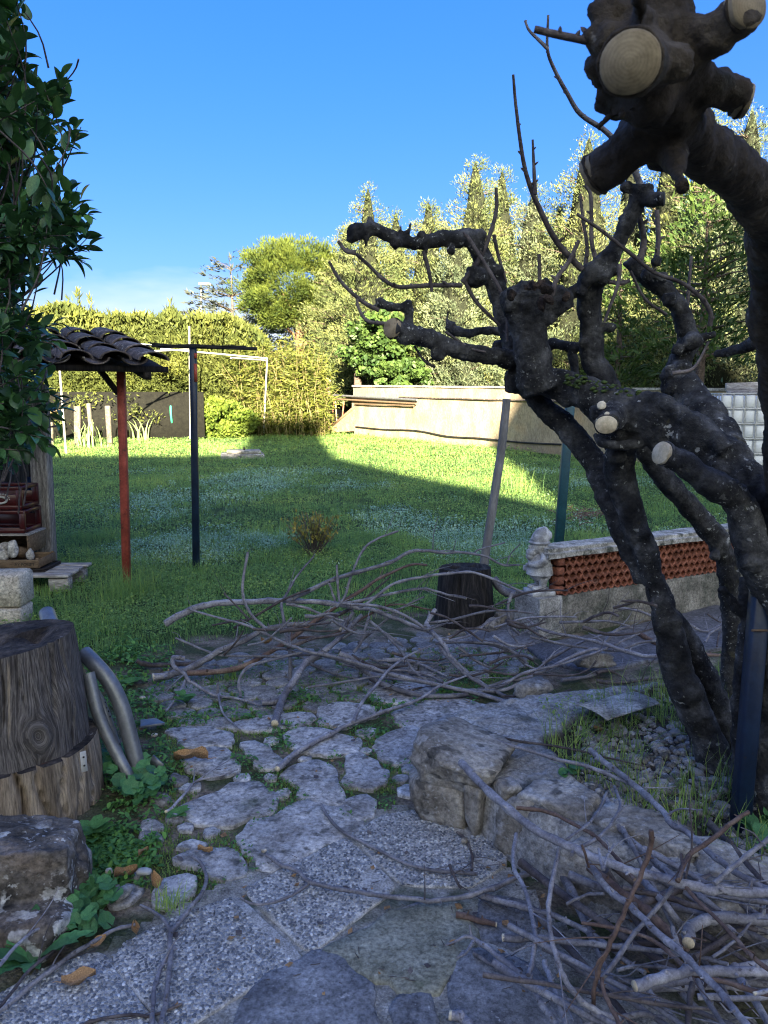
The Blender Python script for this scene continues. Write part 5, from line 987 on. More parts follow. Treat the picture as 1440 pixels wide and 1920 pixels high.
br_([(550, 1065), (570, 1120), (600, 1200), (640, 1313), (670, 1400)], (.12, .12), 12, 13, 'short dark branch steep at the bottom frame edge')
br_([(550, 1010), (650, 1070), (750, 1130), (850, 1190), (950, 1260), (1050, 1330)], (.12, .1), 13, 13, 'branch slanting right beneath the reddish tall one')
br_([(860, 775), (1000, 800), (1100, 830), (1200, 860), (1300, 900), (1400, 940)], (.25, .22), 14, 12, 'dark branch in the shade under the thickest one', mat='branch_dark')
br_([(1060, 770), (1000, 850), (930, 930), (850, 1040), (780, 1130)], (.32, .22), 10, 11, 'straight branch slanting left down across the pale one')
br_([(780, 1130), (790, 1190), (820, 1250), (850, 1313), (880, 1400)], (.24, .2), 9, 12, 'peeling twig with yellow scars near the bottom edge', mat='branch_red', nside=2)
br_([(1058, 930), (1080, 985), (1110, 1050)], (.26, .24), 11, 10, 'short stub rising beside the pale smooth branch', nside=0)
br_([(1160, 1140), (1200, 1220), (1260, 1313), (1310, 1400)], (.28, .26), 12, 12, 'branch running off the bottom right below the pale one')
br_([(640, 580), (700, 540), (760, 480), (800, 395)], (.40, .30), 7, 6, 'curved twig lying over the lichened edging stone')
br_([(660, 640), (700, 610), (780, 560), (830, 500), (855, 440), (830, 370)], (.36, .30), 9, 7, 'twig bent like a hook over the edging stones')
br_([(840, 1100), (900, 1085), (1000, 1085), (1100, 1105)], (.18, .2), 9, 8, 'short twig with a frayed pale end left of the squared branch', nside=2)
br_([(860, 1285), (950, 1275), (1030, 1295)], (.12, .1), 13, 12, 'short stick at the bottom edge right of the fork', nside=0)
br_([(1150, 1045), (1260, 980), (1340, 930), (1440, 860), (1520, 810)], (.2, .2), 13, 12, 'dark branch rising right under the stout bent one', mat='branch_dark')
br_([(1220, 1050), (1310, 980), (1380, 900)], (.2, .24), 8, 6, 'thin twig parallel above the dark rising branch')
br_([(640, 835), (720, 800), (790, 795)], (.18, .22), 7, 8, 'small pale tipped twig under the crossing of branches', nside=0)
br_([(1390, 1192), (1440, 1180), (1520, 1165)], (.36, .36), 9, 10, 'branch tip with yellow cut at the right frame edge', cutend=[0], nside=0)
br_([(1140, 1150), (1130, 1230), (1120, 1313), (1110, 1400)], (.2, .18), 14, 15, 'upright dark stick at the bottom frame edge', mat='branch_dark', nside=0)
br_([(959, 1170), (1030, 1260), (1090, 1313), (1150, 1380)], (.16, .12), 13, 13, 'grey stick slanting under the squared branch', nside=0)
br_([(770, 620), (785, 700), (800, 650), (830, 600)], (.42, .40), 7, 5, 'small pale crooked twig above the thickest branch', nside=2)
br_([(700, 600), (718, 650), (728, 690)], (.42, .36), 6, 6, 'little brown twig touching the pale branch top', mat='branch_red', nside=1)
br_([(200, 878), (280, 900), (360, 918)], (.02, .02), 15, 13, 'short cut length of stick lying alone on the mortar', mat='branch_red', cutend=[1], nside=0)
br_([(205, 550), (240, 580), (265, 640), (262, 700)], (.02, .02), 6, 6, 'dark twig lying against the foot of the edging stone', mat='branch_dark', nside=2)
br_([(175, 680), (200, 740), (222, 775)], (.05, .02), 7, 6, 'stubby dark twig standing by the curved branch', mat='branch_dark', nside=1)
br_([(180, 1275), (230, 1290), (290, 1360)], (.03, .03), 24, 20, 'thick grey piece of branch cut off by the bottom edge', cutend=[0], nside=0)
for k in range(30):
    u_, v_ = random.uniform(1100, 1480), random.uniform(1630, 1940); a_ = random.uniform(-.4, 1.1); l_ = random.uniform(200, 440); h_ = random.uniform(.02, .2)
    pts = [(u_ + l_ * (t - .5) * math.cos(a_), v_ + l_ * (t - .5) * math.sin(a_) + 16 * math.sin(t * 3 + k)) for t in (0, .35, .7, 1)]
    branch(Z1, pts, None, random.uniform(5, 10), random.uniform(3.5, 7), 'dim branch buried low inside the pile at the bed edge', mat=random.choice(['branch', 'branch', 'branch_dark']), h=(h_, h_ + .03), group='buried branches of the bed edge pile', name='cut_branch', nside=2)
GL = 'loose cut branches on the paving'
def bl_(pts, h, r0, r1, label, zm=Z5, **k): k.setdefault('group', GL); k.setdefault('nside', 1); return branch(zm, pts, None, r0, r1, label, h=h, **k)
bl_([(730, 1960), (750, 1850), (770, 1720), (775, 1600), (780, 1510), (795, 1485), (860, 1400), (920, 1330), (940, 1260), (920, 1195), (880, 1155)], (.035, .03), 17, 8, 'forked branch lying on the pebble slab with one tall curved arm', side=[([(780, 1510), (750, 1450), (700, 1410), (640, 1380)], 12, 8)], seg=10)
bl_([(695, 1960), (695, 1850), (705, 1750), (740, 1650), (800, 1570)], (.03, .03), 13, 12, 'straight stick beside the stem of the forked branch')
bl_([(-60, 1900), (0, 1860), (100, 1780), (250, 1660), (350, 1590), (450, 1530), (520, 1490), (620, 1465)], (.03, .04), 15, 9, 'longest stick of those fanning from the bottom left corner')
bl_([(-60, 1900), (0, 1840), (60, 1770), (120, 1690), (200, 1620), (300, 1540)], (.08, .06), 10, 8, 'middle stick of those fanning from the bottom left corner', mat='branch_dark')
bl_([(-60, 1720), (0, 1650), (60, 1580), (150, 1500), (260, 1460)], (.1, .08), 11, 8, 'upper stick at the left edge crossing the round leaved weed')
bl_([(360, 1940), (400, 1915), (480, 1895), (600, 1880), (700, 1880), (830, 1830)], (.02, .02), 11, 8, 'dark stick lying crosswise under the forked branch', mat='branch_dark')
bl_([(755, 955), (800, 920), (860, 850), (900, 810), (1000, 790), (1085, 760)], (.02, .03), 9, 3, 'slim twig with dark forked tips by the dry leaf', side=[([(870, 830), (960, 770), (1050, 715)], 4, 2), ([(880, 830), (890, 750)], 4, 2)], cutend=[0], nside=0)

# ================================================================ OBJECTS
# ---- weathered stump at the left
def wood_log(mb, c, r0, r1, z0, z1, seed, tilt=(0, 0), knot=None, cracks=(), amp=.02, ns=120, nz=44, m=0, bump=None):
    th = np.linspace(0, 2 * math.pi, ns, endpoint=False); zs = np.linspace(0, 1, nz); T_, Zs = np.meshgrid(th, zs)
    r = r0 + (r1 - r0) * Zs + amp * fbm(np.stack([np.cos(T_) * 1.6, np.sin(T_) * 1.6, Zs * .7 + seed], -1), seed, 3) + .005 * fbm(np.stack([np.cos(T_) * 17, np.sin(T_) * 17, Zs * 1.2], -1), seed + 2, 3)
    gco = np.stack([T_ * r0 * 1.0, Zs * (z1 - z0), 0 * T_], -1)
    if knot:
        ka, kz, kr = knot; dx = ((T_ - ka + math.pi) % (2 * math.pi) - math.pi) * r0; dz_ = (Zs - kz) * (z1 - z0); d = np.hypot(dx * 1.25, dz_ + .25 * dx); d = np.maximum(d + .014 * fbm(np.stack([dx * 22, dz_ * 22, 0 * dx], -1), 4, 3), 0)
        r += .03 * np.exp(-(d / (kr * 1.5)) ** 2) - .014 * np.exp(-(d / (kr * .35)) ** 2) + .004 * np.cos(d * 160) * np.exp(-(d / (kr * 1.3)) ** 2)
        flow = dx * (1 - np.minimum(1, (kr / np.maximum(d, 1e-3)) ** 2)); gco[..., 0] = np.where(d < kr, d * 1.2 + 3, flow + ka * r0); gco[..., 1] = np.where(d < kr, 0, gco[..., 1])
    for ca, w, dp, z_a, z_b in cracks:
        aa = ((T_ - ca - .05 * np.sin(Zs * 5 + ca * 7) + math.pi) % (2 * math.pi)) - math.pi; r -= dp * np.exp(-(aa / w) ** 2) * sstep(z_a - .12, z_a, Zs) * (1 - sstep(z_b, z_b + .12, Zs))
    if bump is not None: r += bump(T_, Zs)
    x = r * np.cos(T_); y = r * np.sin(T_); z = z0 + (z1 - z0) * Zs + Zs * (tilt[0] * x + tilt[1] * y)
    V = np.stack([x + c[0], y + c[1], z], -1); i = np.arange(nz - 1)[:, None] * ns; j = np.arange(ns)[None]; j2 = (j + 1) % ns
    mb.add(V.reshape(-1, 3), np.stack([i + j, i + j2, i + ns + j2, i + ns + j], -1).reshape(-1, 4), None, m); gs = [gco.reshape(-1, 3)]
    rows = [V[-1]]; ctr = V[-1].mean(0)
    for f in (.985, .9, .75, .6, .45, .3, .15):
        w = ctr + (V[-1] - ctr) * f; w[:, 2] += .03 * fbm(np.c_[w[:, :2] * 9, np.full(ns, seed)], seed, 4) * (1 - f) ** .4 - (.05 * np.exp(-((f - .45) / .15) ** 2) * (np.sin(th * 2 + 1) > .2)); rows.append(w)
    W = np.vstack(rows + [ctr - (0, 0, .02)]); k = len(rows); Q = []
    for q_ in range(k - 1): a = np.arange(ns); b = (a + 1) % ns; Q.append(np.stack([q_ * ns + a, q_ * ns + b, (q_ + 1) * ns + b, (q_ + 1) * ns + a], 1))
    mb.add(W, np.vstack(Q), [((k - 1) * ns + a, (k - 1) * ns + (a + 1) % ns, k * ns) for a in range(ns)], m + 1); gs.append(W * (1, 1, 1) + (7, 0, 0))
    return np.vstack(gs)
def grain(o, g): at = o.data.attributes.new('gco', 'FLOAT_VECTOR', 'POINT'); at.data.foreach_set('vector', g.ravel().astype(np.float32))
M['stump'] = surf('weathered_stump_wood', [(.30, (.02, .018, .018)), (.41, (.07, .06, .055)), (.5, (.16, .142, .128)), (.56, (.055, .048, .044)), (.64, (.13, .112, .1)), (.76, (.27, .225, .18))], 15, .85, .8, 40, detail=7, attr_co='gco', stretch=(4, .28, 1), bdist=.012, spots=[((.42, .33, .22), 3.2, .68, .72, .75, 's'), ((.03, .027, .027), 2.4, .56, .72, .6, 's')])
M['stump_low'] = surf('tan_log_wood', [(.32, (.07, .052, .038)), (.5, (.16, .125, .09)), (.7, (.27, .22, .165))], 12, .88, .7, 40, detail=6, attr_co='gco', stretch=(3.5, .3, 1), bdist=.008, spots=[((.04, .03, .024), 3, .56, .72, .6, 's')])
M['stump_top'] = surf('rotten_end_grain', [(.3, (.02, .018, .018)), (.5, (.085, .07, .062)), (.7, (.2, .165, .14))], 11, .92, .9, 45, bdist=.02, spots=[((.22, .08, .05), 7, .66, .74, .6, 'n'), ((.4, .37, .32), 26, .7, .74, .7, 'n')])
sc_ = np.array([-1.44, 2.80, 0]); st = thing('weathered_stump', 'big weathered two piece wooden stump with a swirling knot', 'stump', sc_)
def shoulder(T_, Zs): return .022 * np.exp(-((T_ - 6.05) / .22) ** 2) * np.exp(-((Zs - .45) / .22) ** 2) + .012 * (1 - Zs)
q = MB(); gg = wood_log(q, sc_, .275, .248, .235, .64, 3, (.10, .03), (5.52, .27, .055), [(5.85, .02, .03, .45, .98), (5.1, .016, .025, .45, .95), (6.1, .014, .02, .1, .95), (5.4, .010, .016, .62, .95)], .034, 200, 70, bump=shoulder)
o = q.build('upper_log', [M['stump'], M['stump_top']], st, fix=False); grain(o, gg)
q = MB(); gg = wood_log(q, sc_ + (.005, 0, 0), .318, .312, -.03, .24, 5, (0, 0), None, [(5.22, .026, .07, .05, .99), (5.48, .02, .05, .05, .99), (5.72, .016, .035, .15, .98), (5.95, .014, .03, .0, .9), (6.15, .012, .025, .1, .95)], .02, 160, 30)
o = q.build('lower_log', [M['stump_low'], M['stump_top']], st, fix=False); grain(o, gg)
q = MB(); tp = P(157, 1428, 2.60); F = frame(np.array([.62, -.75, .1])); q.box(tp, (.022, .075, .004), 0, F, bev=.002); mt_ = q.build('metal_strip', M['white_pipe'], st)
for dz in (.017, -.014):
    q = MB(); q.box(tp + F @ np.array([0, dz, .003]), (.007, .007, .003), 0, F, bev=.002); q.build('nail', M['black_metal'], mt_)
# ---- galvanised tube frame behind the stump
tf = thing('galvanised_tube_frame', 'bent galvanised metal tube frame leaning behind the weathered stump', 'tube frame', G(285, 1475))
gp = lambda u, v, y: P(u, v, y)
q = MB(); tube(q, [gp(158, 1225, 3.12), gp(178, 1245, 3.08), gp(204, 1276, 3.05), gp(226, 1320, 3.02), gp(243, 1380, 2.99), gp(258, 1440, 2.96), gp(262, 1456, 2.95)], [.033] * 7, 16, 6); q.build('bent_tube', M['galv'], tf)
q = MB(); tube(q, [gp(165, 1262, 3.0), gp(185, 1340, 2.96), gp(212, 1400, 2.93), gp(238, 1448, 2.90), gp(246, 1462, 2.89)], [.026, .026, .025, .022, .018], 14, 5); q.build('thin_tube', M['galv'], tf)
M['perf'] = surf('perforated_tube', [(.3, (.24, .25, .26)), (.7, (.42, .43, .44))], 12, .5, .1, 60, metal=.4, spots=[((.01, .01, .01), 62, .32, .25, 1.0, 'v')])
q = MB(); tube(q, [gp(165, 1275, 3.05), gp(190, 1320, 3.04), gp(205, 1360, 3.03), gp(222, 1410, 3.02)], [.020, .02, .02, .018], 14, 5); q.build('perforated_tube', M['perf'], tf)
q = MB(); tube(q, [gp(88, 1150, 3.3), gp(96, 1172, 3.22), gp(120, 1215, 3.1), gp(160, 1300, 3.05)], [.035] * 4, 16, 5, caps=True); q.build('rear_tube', M['galv'], tf)
fp = G(285, 1466) + (0, 0, .02); q = MB(); ang = -.45
slab_mesh(q, [fp + rz(ang) @ np.array(p) for p in ((-.06, -.03, 0), (.045, -.03, 0), (.062, -.012, 0), (.062, .02, 0), (.03, .035, 0), (-.06, .03, 0))], .042, .030, .003, 0, 0); q.build('foot_plate', M['galv'], tf)
q = MB(); q.box(fp + (0.02, .004, .055), (.06, .006, .05), 0, rz(ang) @ ry(.5)); q.build('gusset', M['galv'], tf)
q = MB(); w = G(262, 1395) + (.02, .12, .03); slab_mesh(q, [w + rz(.3) @ np.array(p) for p in ((-.05, -.03, 0), (.06, -.02, 0), (.02, .05, 0), (-.05, .05, 0))], .05, .04, .003, 0, 0); q.build('rear_plate', M['galv'], tf)
# ---- rocks at the lower left
q = MB(); rock(q, PH(40, 1655, .10) + (0, .05, 0), (.34, .30, .30), 41, 5, rz(.2), .5, .26, 1.6); rock(q, PH(112, 1655, .07) + (.01, .04, 0), (.15, .17, .17), 44, 4, rz(.5), .5, .3, 1.8); rock(q, PH(30, 1735, .04), (.34, .2, .12), 45, 4, None, .5, .2)
tag(fuse(q, .006, ((.006, 16, 2), (.003, 45, 3))).build('lichened_rock', M['rock_lichen'], fix=False), 'dark rough rock with white lichen in front of the weathered stump', 'rock')
q = MB(); b0 = G(40, 1180) + (-.20, .13, 0); q.box(b0 + (0.0, 0, .065), (.36, .24, .13), 0, rz(.08), bev=.012); q2 = q
tag(q.build('limestone_block', M['block']), 'lower pale limestone block of the two stacked at the shed corner', 'block', 'limestone blocks stacked by the shed')
q = MB(); q.box(b0 + (.005, .02, .135 + .115), (.36, .24, .225), 0, rz(.05), bev=.016); tag(q.build('limestone_block', M['block']), 'upper taller pale limestone block set on another one', 'block', 'limestone blocks stacked by the shed')
# ---- black stump and leaning pole
bs_c = np.array([.565, 5.22, 0]); q = MB()
M['burnt'] = surf('charred_stump_wood', [(.3, (.008, .008, .008)), (.5, (.022, .02, .019)), (.66, (.06, .052, .046)), (.8, (.13, .11, .09))], 9, .9, .9, 40, attr_co='gco', stretch=(4, .4, 1), bdist=.015)
gg = wood_log(q, bs_c, .215, .178, -.02, .385, 9, (.02, -.04), (4.9, .5, .05), [(4.4, .03, .02, 0, .9), (5.3, .03, .02, 0, .9)], .022, 90, 30)
o = q.build('black_stump', [M['burnt'], M['burnt']], fix=False); grain(o, gg); tag(o, 'dark old tree stump standing at the lawn edge', 'stump')
for k, (u, v, d) in enumerate([(955, 1175, (.2, .14, .13)), (925, 1185, (.16, .1, .08))]):
    q = MB(); rock(q, G(u, v) + (0, .05, .04), d, 60 + k, 3, rz(k), .6, .2); tag(q.build('rock', M['rock']), ['squarish dark rock between the stump and the gnome plinth', 'low rock at the right foot of the black stump'][k], 'rock')
q = MB(); tube(q, [P(903, 1120, 5.62), P(908, 1055, 5.62), P(917, 995, 5.62), P(927, 930, 5.6), P(939, 850, 5.58), P(946, 790, 5.56), P(950, 748, 5.55)], [.036, .034, .033, .032, .031, .030, .029], 12, 5, wob=.08)
M['greypole'] = surf('smooth_grey_pole', [(.3, (.13, .125, .125)), (.5, (.19, .185, .185)), (.7, (.26, .255, .25))], 6, .75, .3, 40, stretch=(3, 3, .5))
tag(q.build('leaning_pole', M['greypole']), 'curved smooth grey pole leaning up from behind the black stump', 'pole')
q = MB(); tube(q, [P(925, 1085, 5.3), P(945, 1108, 5.25), P(985, 1118, 5.15)], [.03, .032, .03], 10, 5, wob=.1); tag(q.build('bent_trunk', M['branch']), 'thick bent grey branch from stump side towards the plinth', 'branch')
# ---- gnome
gc = A + ax * .065 + nb * .115 + np.array([0, 0, .268]); gn = thing('garden_gnome', 'weathered concrete garden gnome statue facing left on the wall end', 'statue', gc)
fw = -(ax * .93 - nb * -.37); fw = np.array([-.97, -.22, 0]); fw /= np.linalg.norm(fw); sd_ = np.array([-fw[1], fw[0], 0]) * -1; S = .42
def gp_(f, s, z): return gc + (fw * f + sd_ * s) * S + np.array([0, 0, .028 + z * S])
GR_ = np.stack([fw, sd_, [0, 0, 1]], 1)
M['gnome'] = surf('weathered_cast_stone', [(.3, (.12, .115, .11)), (.48, (.30, .295, .285)), (.66, (.46, .455, .44))], 14, .92, .5, 90, bdist=.004, spots=[((.06, .06, .058), 13, .56, .66, .5, 'n')])
q = MB(); q.box(gc + (0, 0, .014), (.165, .16, .032), 0, GR_, bev=.006); q.build('base_slab', M['gnome'], gn)
q = MB()
def gl(f, s, z, d, seed=0, rot=None, amp=.03, boxy=.1): rock(q, gp_(f, s, z), np.array(d) * S, seed, 3, GR_ if rot is None else GR_ @ rot, boxy, amp)
for s in (-.085, .085):
    gl(.05, s, .035, (.24, .12, .085), 1); tube(q, [gp_(-.02, s, .03), gp_(-.02, s, .11), gp_(-.02, s * 1.1, .2)], [.055 * S, .06 * S, .085 * S], 12, 4)
gl(-.01, 0, .235, (.34, .34, .20), 2); 
q2 = MB(); tube(q, [gp_(.0, 0, .24), gp_(.0, 0, .25), gp_(.0, 0, .33), gp_(.01, 0, .42), gp_(.0, 0, .54), gp_(0, 0, .6)], [.12 * S, .215 * S, .195 * S, .185 * S, .15 * S, .09 * S], 20, 5)
gl(.07, 0, .40, (.24, .30, .20), 3); gl(.0, 0, .40, (.40, .40, .035), 4, boxy=0); gl(.21, 0, .40, (.05, .09, .06), 5, boxy=.8)
tube(q, [gp_(-.0, .15, .58), gp_(-.04, .22, .50), gp_(-.02, .24, .42), gp_(.06, .22, .33), gp_(.10, .19, .29)], [.065 * S, .068 * S, .06 * S, .05 * S, .045 * S], 12, 5)
tube(q, [gp_(-.0, -.15, .58), gp_(.03, -.22, .50), gp_(.12, -.18, .44), gp_(.2, -.08, .42)], [.065 * S, .066 * S, .055 * S, .045 * S], 12, 5)
gl(.10, .20, .285, (.08, .06, .06), 6); gl(.20, .12, .33, (.05, .08, .10), 7, boxy=.5); gl(.2, -.06, .43, (.07, .07, .06), 8)
gl(.04, 0, .68, (.26, .25, .26), 10); gl(.17, 0, .69, (.07, .06, .06), 11); gl(.10, .06, .67, (.08, .08, .07), 12); gl(.10, -.06, .67, (.08, .08, .07), 12)
gl(.15, 0, .60, (.16, .19, .13), 13); gl(.17, 0, .54, (.13, .15, .14), 14); gl(.14, 0, .645, (.1, .2, .06), 15); gl(-.05, .11, .64, (.12, .08, .15), 16); gl(-.05, -.11, .64, (.12, .08, .15), 16); gl(.0, .13, .67, (.07, .05, .09), 17)
gl(.02, 0, .755, (.34, .33, .08), 18, boxy=0); tube(q, [gp_(.03, 0, .75), gp_(.0, 0, .82), gp_(-.05, 0, .90), gp_(-.11, 0, .955)], [.145 * S, .14 * S, .12 * S, .05 * S], 16, 5); gl(-.05, 0, .95, (.12, .12, .10), 19); gl(-.11, 0, .86, (.14, .18, .16), 20)
fuse(q, .0028, ((.0008, 40, 1), (.0005, 110, 2))).build('figure', M['gnome'], gn, fix=False)
# ---- posts
def post(name, label, px, w, mat, seed=0, cat='post'):
    b = G(*px[0]); t = P(px[1][0], px[1][1], b[1]); b[2] -= .06; q = MB(); q.beam(b, t, w, w, bev=.006); return tag(q.build(name, M[mat]), label, cat)
bp = thing('blue_clothes_post', 'dark blue post with a black crossbar of clothes line', 'clothes line post', G(368, 1070))
b = G(368, 1070); t = P(362, 650, b[1]); q = MB(); q.beam(b - (0, 0, .06), t, .057, .057, bev=.006); q.build('post', M['blue_paint'], bp)
for (v0, v1) in ((662, 672), (682, 716)):
    q = MB(); c0, c1 = P(364, v0, b[1] - .0302), P(364, v1, b[1] - .0302); q.box((c0 + c1) / 2 + (.012, 0, 0), (.026, .003, abs(c1 - c0)[2])); q.build('red_paint_patch', M['red_paint'], bp)
q = MB(); q.beam(P(285, 648, b[1]), P(482, 654, b[1] + .02), .03, .028, bev=.004); q.build('crossbar', M['black_metal'], bp)
for k in range(5):
    q = MB(); tube(q, [P(270 + k * 4, 646 + random.uniform(-4, 3), b[1] - .03), P(310, 650 + random.uniform(-5, 3), b[1] - .05), P(362, 650 + random.uniform(-5, 2), b[1] - .05), P(400, 650 + random.uniform(-4, 4), b[1] - .04), P(430 + 8 * k, 652 + random.uniform(-3, 3), b[1] - .02)], [.005] * 5, 6, 4); q.build('line', M['black_rubber'], bp)
b = G(1046, 1030); t = P(1070, 740, b[1]); q = MB(); q.beam((0.985, b[1], -.05) if False else b - (0, 0, .1), t, .085, .085, bev=.006); tag(q.build('teal_post', M['green_paint']), 'dark teal post standing on the lawn behind the gnome', 'post')
q = MB(); b = P(1388, 1540, 2.30); b[2] = min(b[2], .16); q.beam(b, P(1428, 1080, 2.36), .052, .052, bev=.005); fb = tag(q.build('blue_post', M['blue_paint']), 'thick dark blue post among the trunks at the right edge', 'post')
q = MB(); c = P(1424, 1182, 2.352 - .04); q.box(c, (.05, .004, .006), 0, rz(.0)); q.build('rust_band', M['brown_wood'], fb)
# ---- shed
cn = P(303, 690, 6.0); er = R(33); E = np.array([math.cos(er), math.sin(er), 0]); U = np.array([-math.sin(er), math.cos(er), .20]); U /= np.linalg.norm(U); Nn = np.cross(E, U)
sh = thing('woodshed', 'open fronted woodshed with a canal tile roof and dark interior', 'shed', (-3.2, 6.6, 0))
b = G(238, 1105); q = MB(); q.beam(b - (0, 0, .05), P(227, 697, b[1]), .058, .058, bev=.005); q.build('red_post', M['red_paint'], sh)['label'] = 'slim red post holding the roof corner'
q = MB(); q.beam(P(222, 738, b[1]), P(186, 692, b[1] - .1), .04, .035); q.build('brace', M['dark_wood'], sh)
q = MB(); q.beam(cn + E * .05 - Nn * .012, cn - E * 3.2 - Nn * .012, .03, .045); q.build('eave_board', M['dark_wood'], sh)
for k in (.12, 1.1, 2.1, 3.0):
    q = MB(); q.beam(cn - E * k - Nn * .055 - U * .06, cn - E * k - Nn * .055 + U * 1.7, .05, .055); q.build('rafter', M['dark_wood'], sh)
q = MB(); q.box(cn - E * 1.6 + U * .85 - Nn * .018, (3.3, 1.7, .02), 0, np.stack([E, U, Nn], 1)); q.build('roof_deck', M['dark_wood'], sh)
def canal(r0, r1, L_, up, t=.013):
    q = MB(); th = np.linspace(0, math.pi, 9); V = []
    for k, (r, y) in enumerate(((r0, 0), (r0, .02), ((r0 + r1) / 2, L_ / 2), (r1, L_))):
        for rr in (r, r - t): V.append(np.c_[rr * np.cos(th), np.full(9, y), rr * .55 * np.sin(th) * up])
    V = np.vstack(V); Q = []
    for k in range(3):
        for s_ in (0, 1):
            a = (k * 2 + s_) * 9 + np.arange(8); Q.append(np.stack([a, a + 1, a + 19, a + 18], 1))
    for k in (0, 3): a = k * 18 + np.arange(8); Q.append(np.stack([a, a + 1, a + 10, a + 9], 1))
    q.add(V, np.vstack(Q)); return q.data('roof_tile', M['tile'], True)
cover, chan = canal(.118, .098, .50, 1, .016), canal(.098, .118, .50, -1, .016); RF = np.stack([E, U, Nn], 1)
for i in range(11):
    for j in range(4):
        if j > 4: continue
        o0 = cn - E * (.09 + i * .275) + U * (-.12 + j * .40)
        place('roof_tile', cover, o0 + Nn * (.062 + .012) + E * rng.uniform(-.012, .012) + U * rng.uniform(-.025, .02), sh, RF @ rz(rng.uniform(-.05, .05)) @ rx(-.05 + rng.uniform(-.02, .02)))
        place('roof_tile', chan, o0 - E * .137 + Nn * .085 + U * (.02 + rng.uniform(-.02, .02)), sh, RF @ rz(rng.uniform(-.03, .03)) @ rx(-.04))
q = MB(); b = G(88, 1073); q.beam(b - (0, 0, .05), P(70, 720, b[1]), .15, .13, bev=.01); q.build('concrete_post', M['old_wood'], sh)
for k in range(14):
    q = MB(); q.box((-3.55 - k * .205, 7.5, .95), (.2, .03, 1.95 + rng.uniform(-.03, .03)), bev=.004); q.build('wall_plank', M['dark_wood'], sh)
for k in range(7):
    q = MB(); q.box((-3.46, 6.85 + .09 * k, .95), (.03, .088, 1.9), bev=.003); q.build('side_plank', M['dark_wood'], sh)
for k, (u0, u1, w) in enumerate([(58, 84, .05), (47, 66, .06), (70, 78, .03)]):
    q = MB(); b = G(u1, 1068 + 4 * k) + (0, -.12, 0); b[2] = .02; q.beam(b + (0, 0, .08), P(u0 - 2, 895 + 20 * k, b[1] + .25), w, .03)
    tag(q.build('dark_batten', [M['blue_paint'], M['dark_wood'], M['green_paint']][k]), ['bluish dark batten leaning on the grey post of the shed', 'blackish batten, farthest left of those leaning in the shed', 'thin greenish batten leaning between two darker ones'][k], 'batten', 'battens leaning inside the shed')
# ---- pallet, crates and boxes
pa = thing('wooden_pallet', 'grey wooden pallet on a block at the foot of the shed', 'pallet', G(90, 1120)); pb_ = G(128, 1112)
ph = .12
for k in range(4):
    q = MB(); q.box(pb_ + np.array([-.55, .06 + k * .125, ph + .012]) + (.03 * math.sin(k * 3), 0, 0), (1.1, .105, .022), 0, rz(.02 * math.sin(k * 5)), bev=.004); q.build('board', M['old_wood_x'], pa)
for x in (-.09, -.9):
    q = MB(); q.box(pb_ + np.array([x, .08, ph / 2 - .005]), (.16, .10, ph - .01), 0, None, bev=.008); q.build('block', M['old_wood_x'], pa)
    q = MB(); q.box(pb_ + np.array([x, .40, ph / 2 - .005]), (.16, .10, ph - .01), 0, None, bev=.008); q.build('block', M['old_wood_x'], pa)
cy = pb_[1] + .27; top = ph + .024
def at_x(u, y): return (u - 720) / FPX * (ray(u, 960)[1] ** 0) * y * 1.0
def zof(v, y): return CAM_H + y * ray(720, v)[2] / ray(720, v)[1]
yb = pb_[1] + .12
def xof(u, y): return y * ray(u, 1000)[0] / ray(u, 1000)[1]
def open_crate(name, label, cat, u1, v0, v1, y, w, d, mat, slats=2, group=None):
    x1 = xof(u1, y); z0, z1 = max(zof(v1, y), top), zof(v0, y); h = z1 - z0; c = thing(name, label, cat, (x1 - w / 2, y + d / 2, z0), group); sl = h / slats
    for k in range(slats):
        for dy in (0, d):
            q = MB(); q.box((x1 - w / 2, y + dy, z0 + sl * (k + .46)), (w, .012, sl * .8), bev=.002); q.build('slat', mat, c)
        for dx in (0, w):
            q = MB(); q.box((x1 - dx, y + d / 2, z0 + sl * (k + .46)), (.012, d, sl * .8), bev=.002); q.build('slat', mat, c)
    for dx in (.012, w - .012):
        for dy in (.014, d - .014):
            q = MB(); q.box((x1 - dx, y + dy, z0 + h / 2), (.02, .02, h), bev=.002); q.build('corner_post', mat, c)
    q = MB(); q.box((x1 - w / 2, y + d / 2, z0 + .008), (w - .02, d - .02, .012)); q.build('bottom', mat, c)
    return c, z0, z1, x1
c1, z0a, z1a, x1a = open_crate('fruit_crate', 'dark slatted fruit crate standing on the pallet boards', 'crate', 78, 1066, 1088, yb, .46, .32, M['dark_wood'], 2)
q = MB(); q.box((x1a - .17, yb - .009, (z0a + z1a) / 2 + .005), (.075, .003, .055)); tag(q.build('paper_label', M['white_pipe'], c1))
c2, z0b, z1b, x1b = open_crate('shallow_crate', 'shallow brown stamped crate filled with pale shells and bags', 'crate', 68, 1047, 1066, yb - .005, .46, .32, M['brown_wood'], 1)
fc = bpy.data.curves.new('stamped_text', 'FONT'); fc.body = 'AY PONET'; fc.size = .034; fc.extrude = .0005; fc.materials.append(M['dark_wood'])
tmp = bpy.data.objects.new('tmp', fc); col.objects.link(tmp); tm_ = bpy.data.meshes.new_from_object(tmp.evaluated_get(bpy.context.evaluated_depsgraph_get())); bpy.data.objects.remove(tmp)
ft = bpy.data.objects.new('stamped_text', tm_); col.objects.link(ft); ft.parent = c2; ft.location = Vector((x1b - .19, yb - .0125, z0b + .022)) - Vector(ORG[c2.name]); ft.rotation_euler = (R(90), 0, 0)
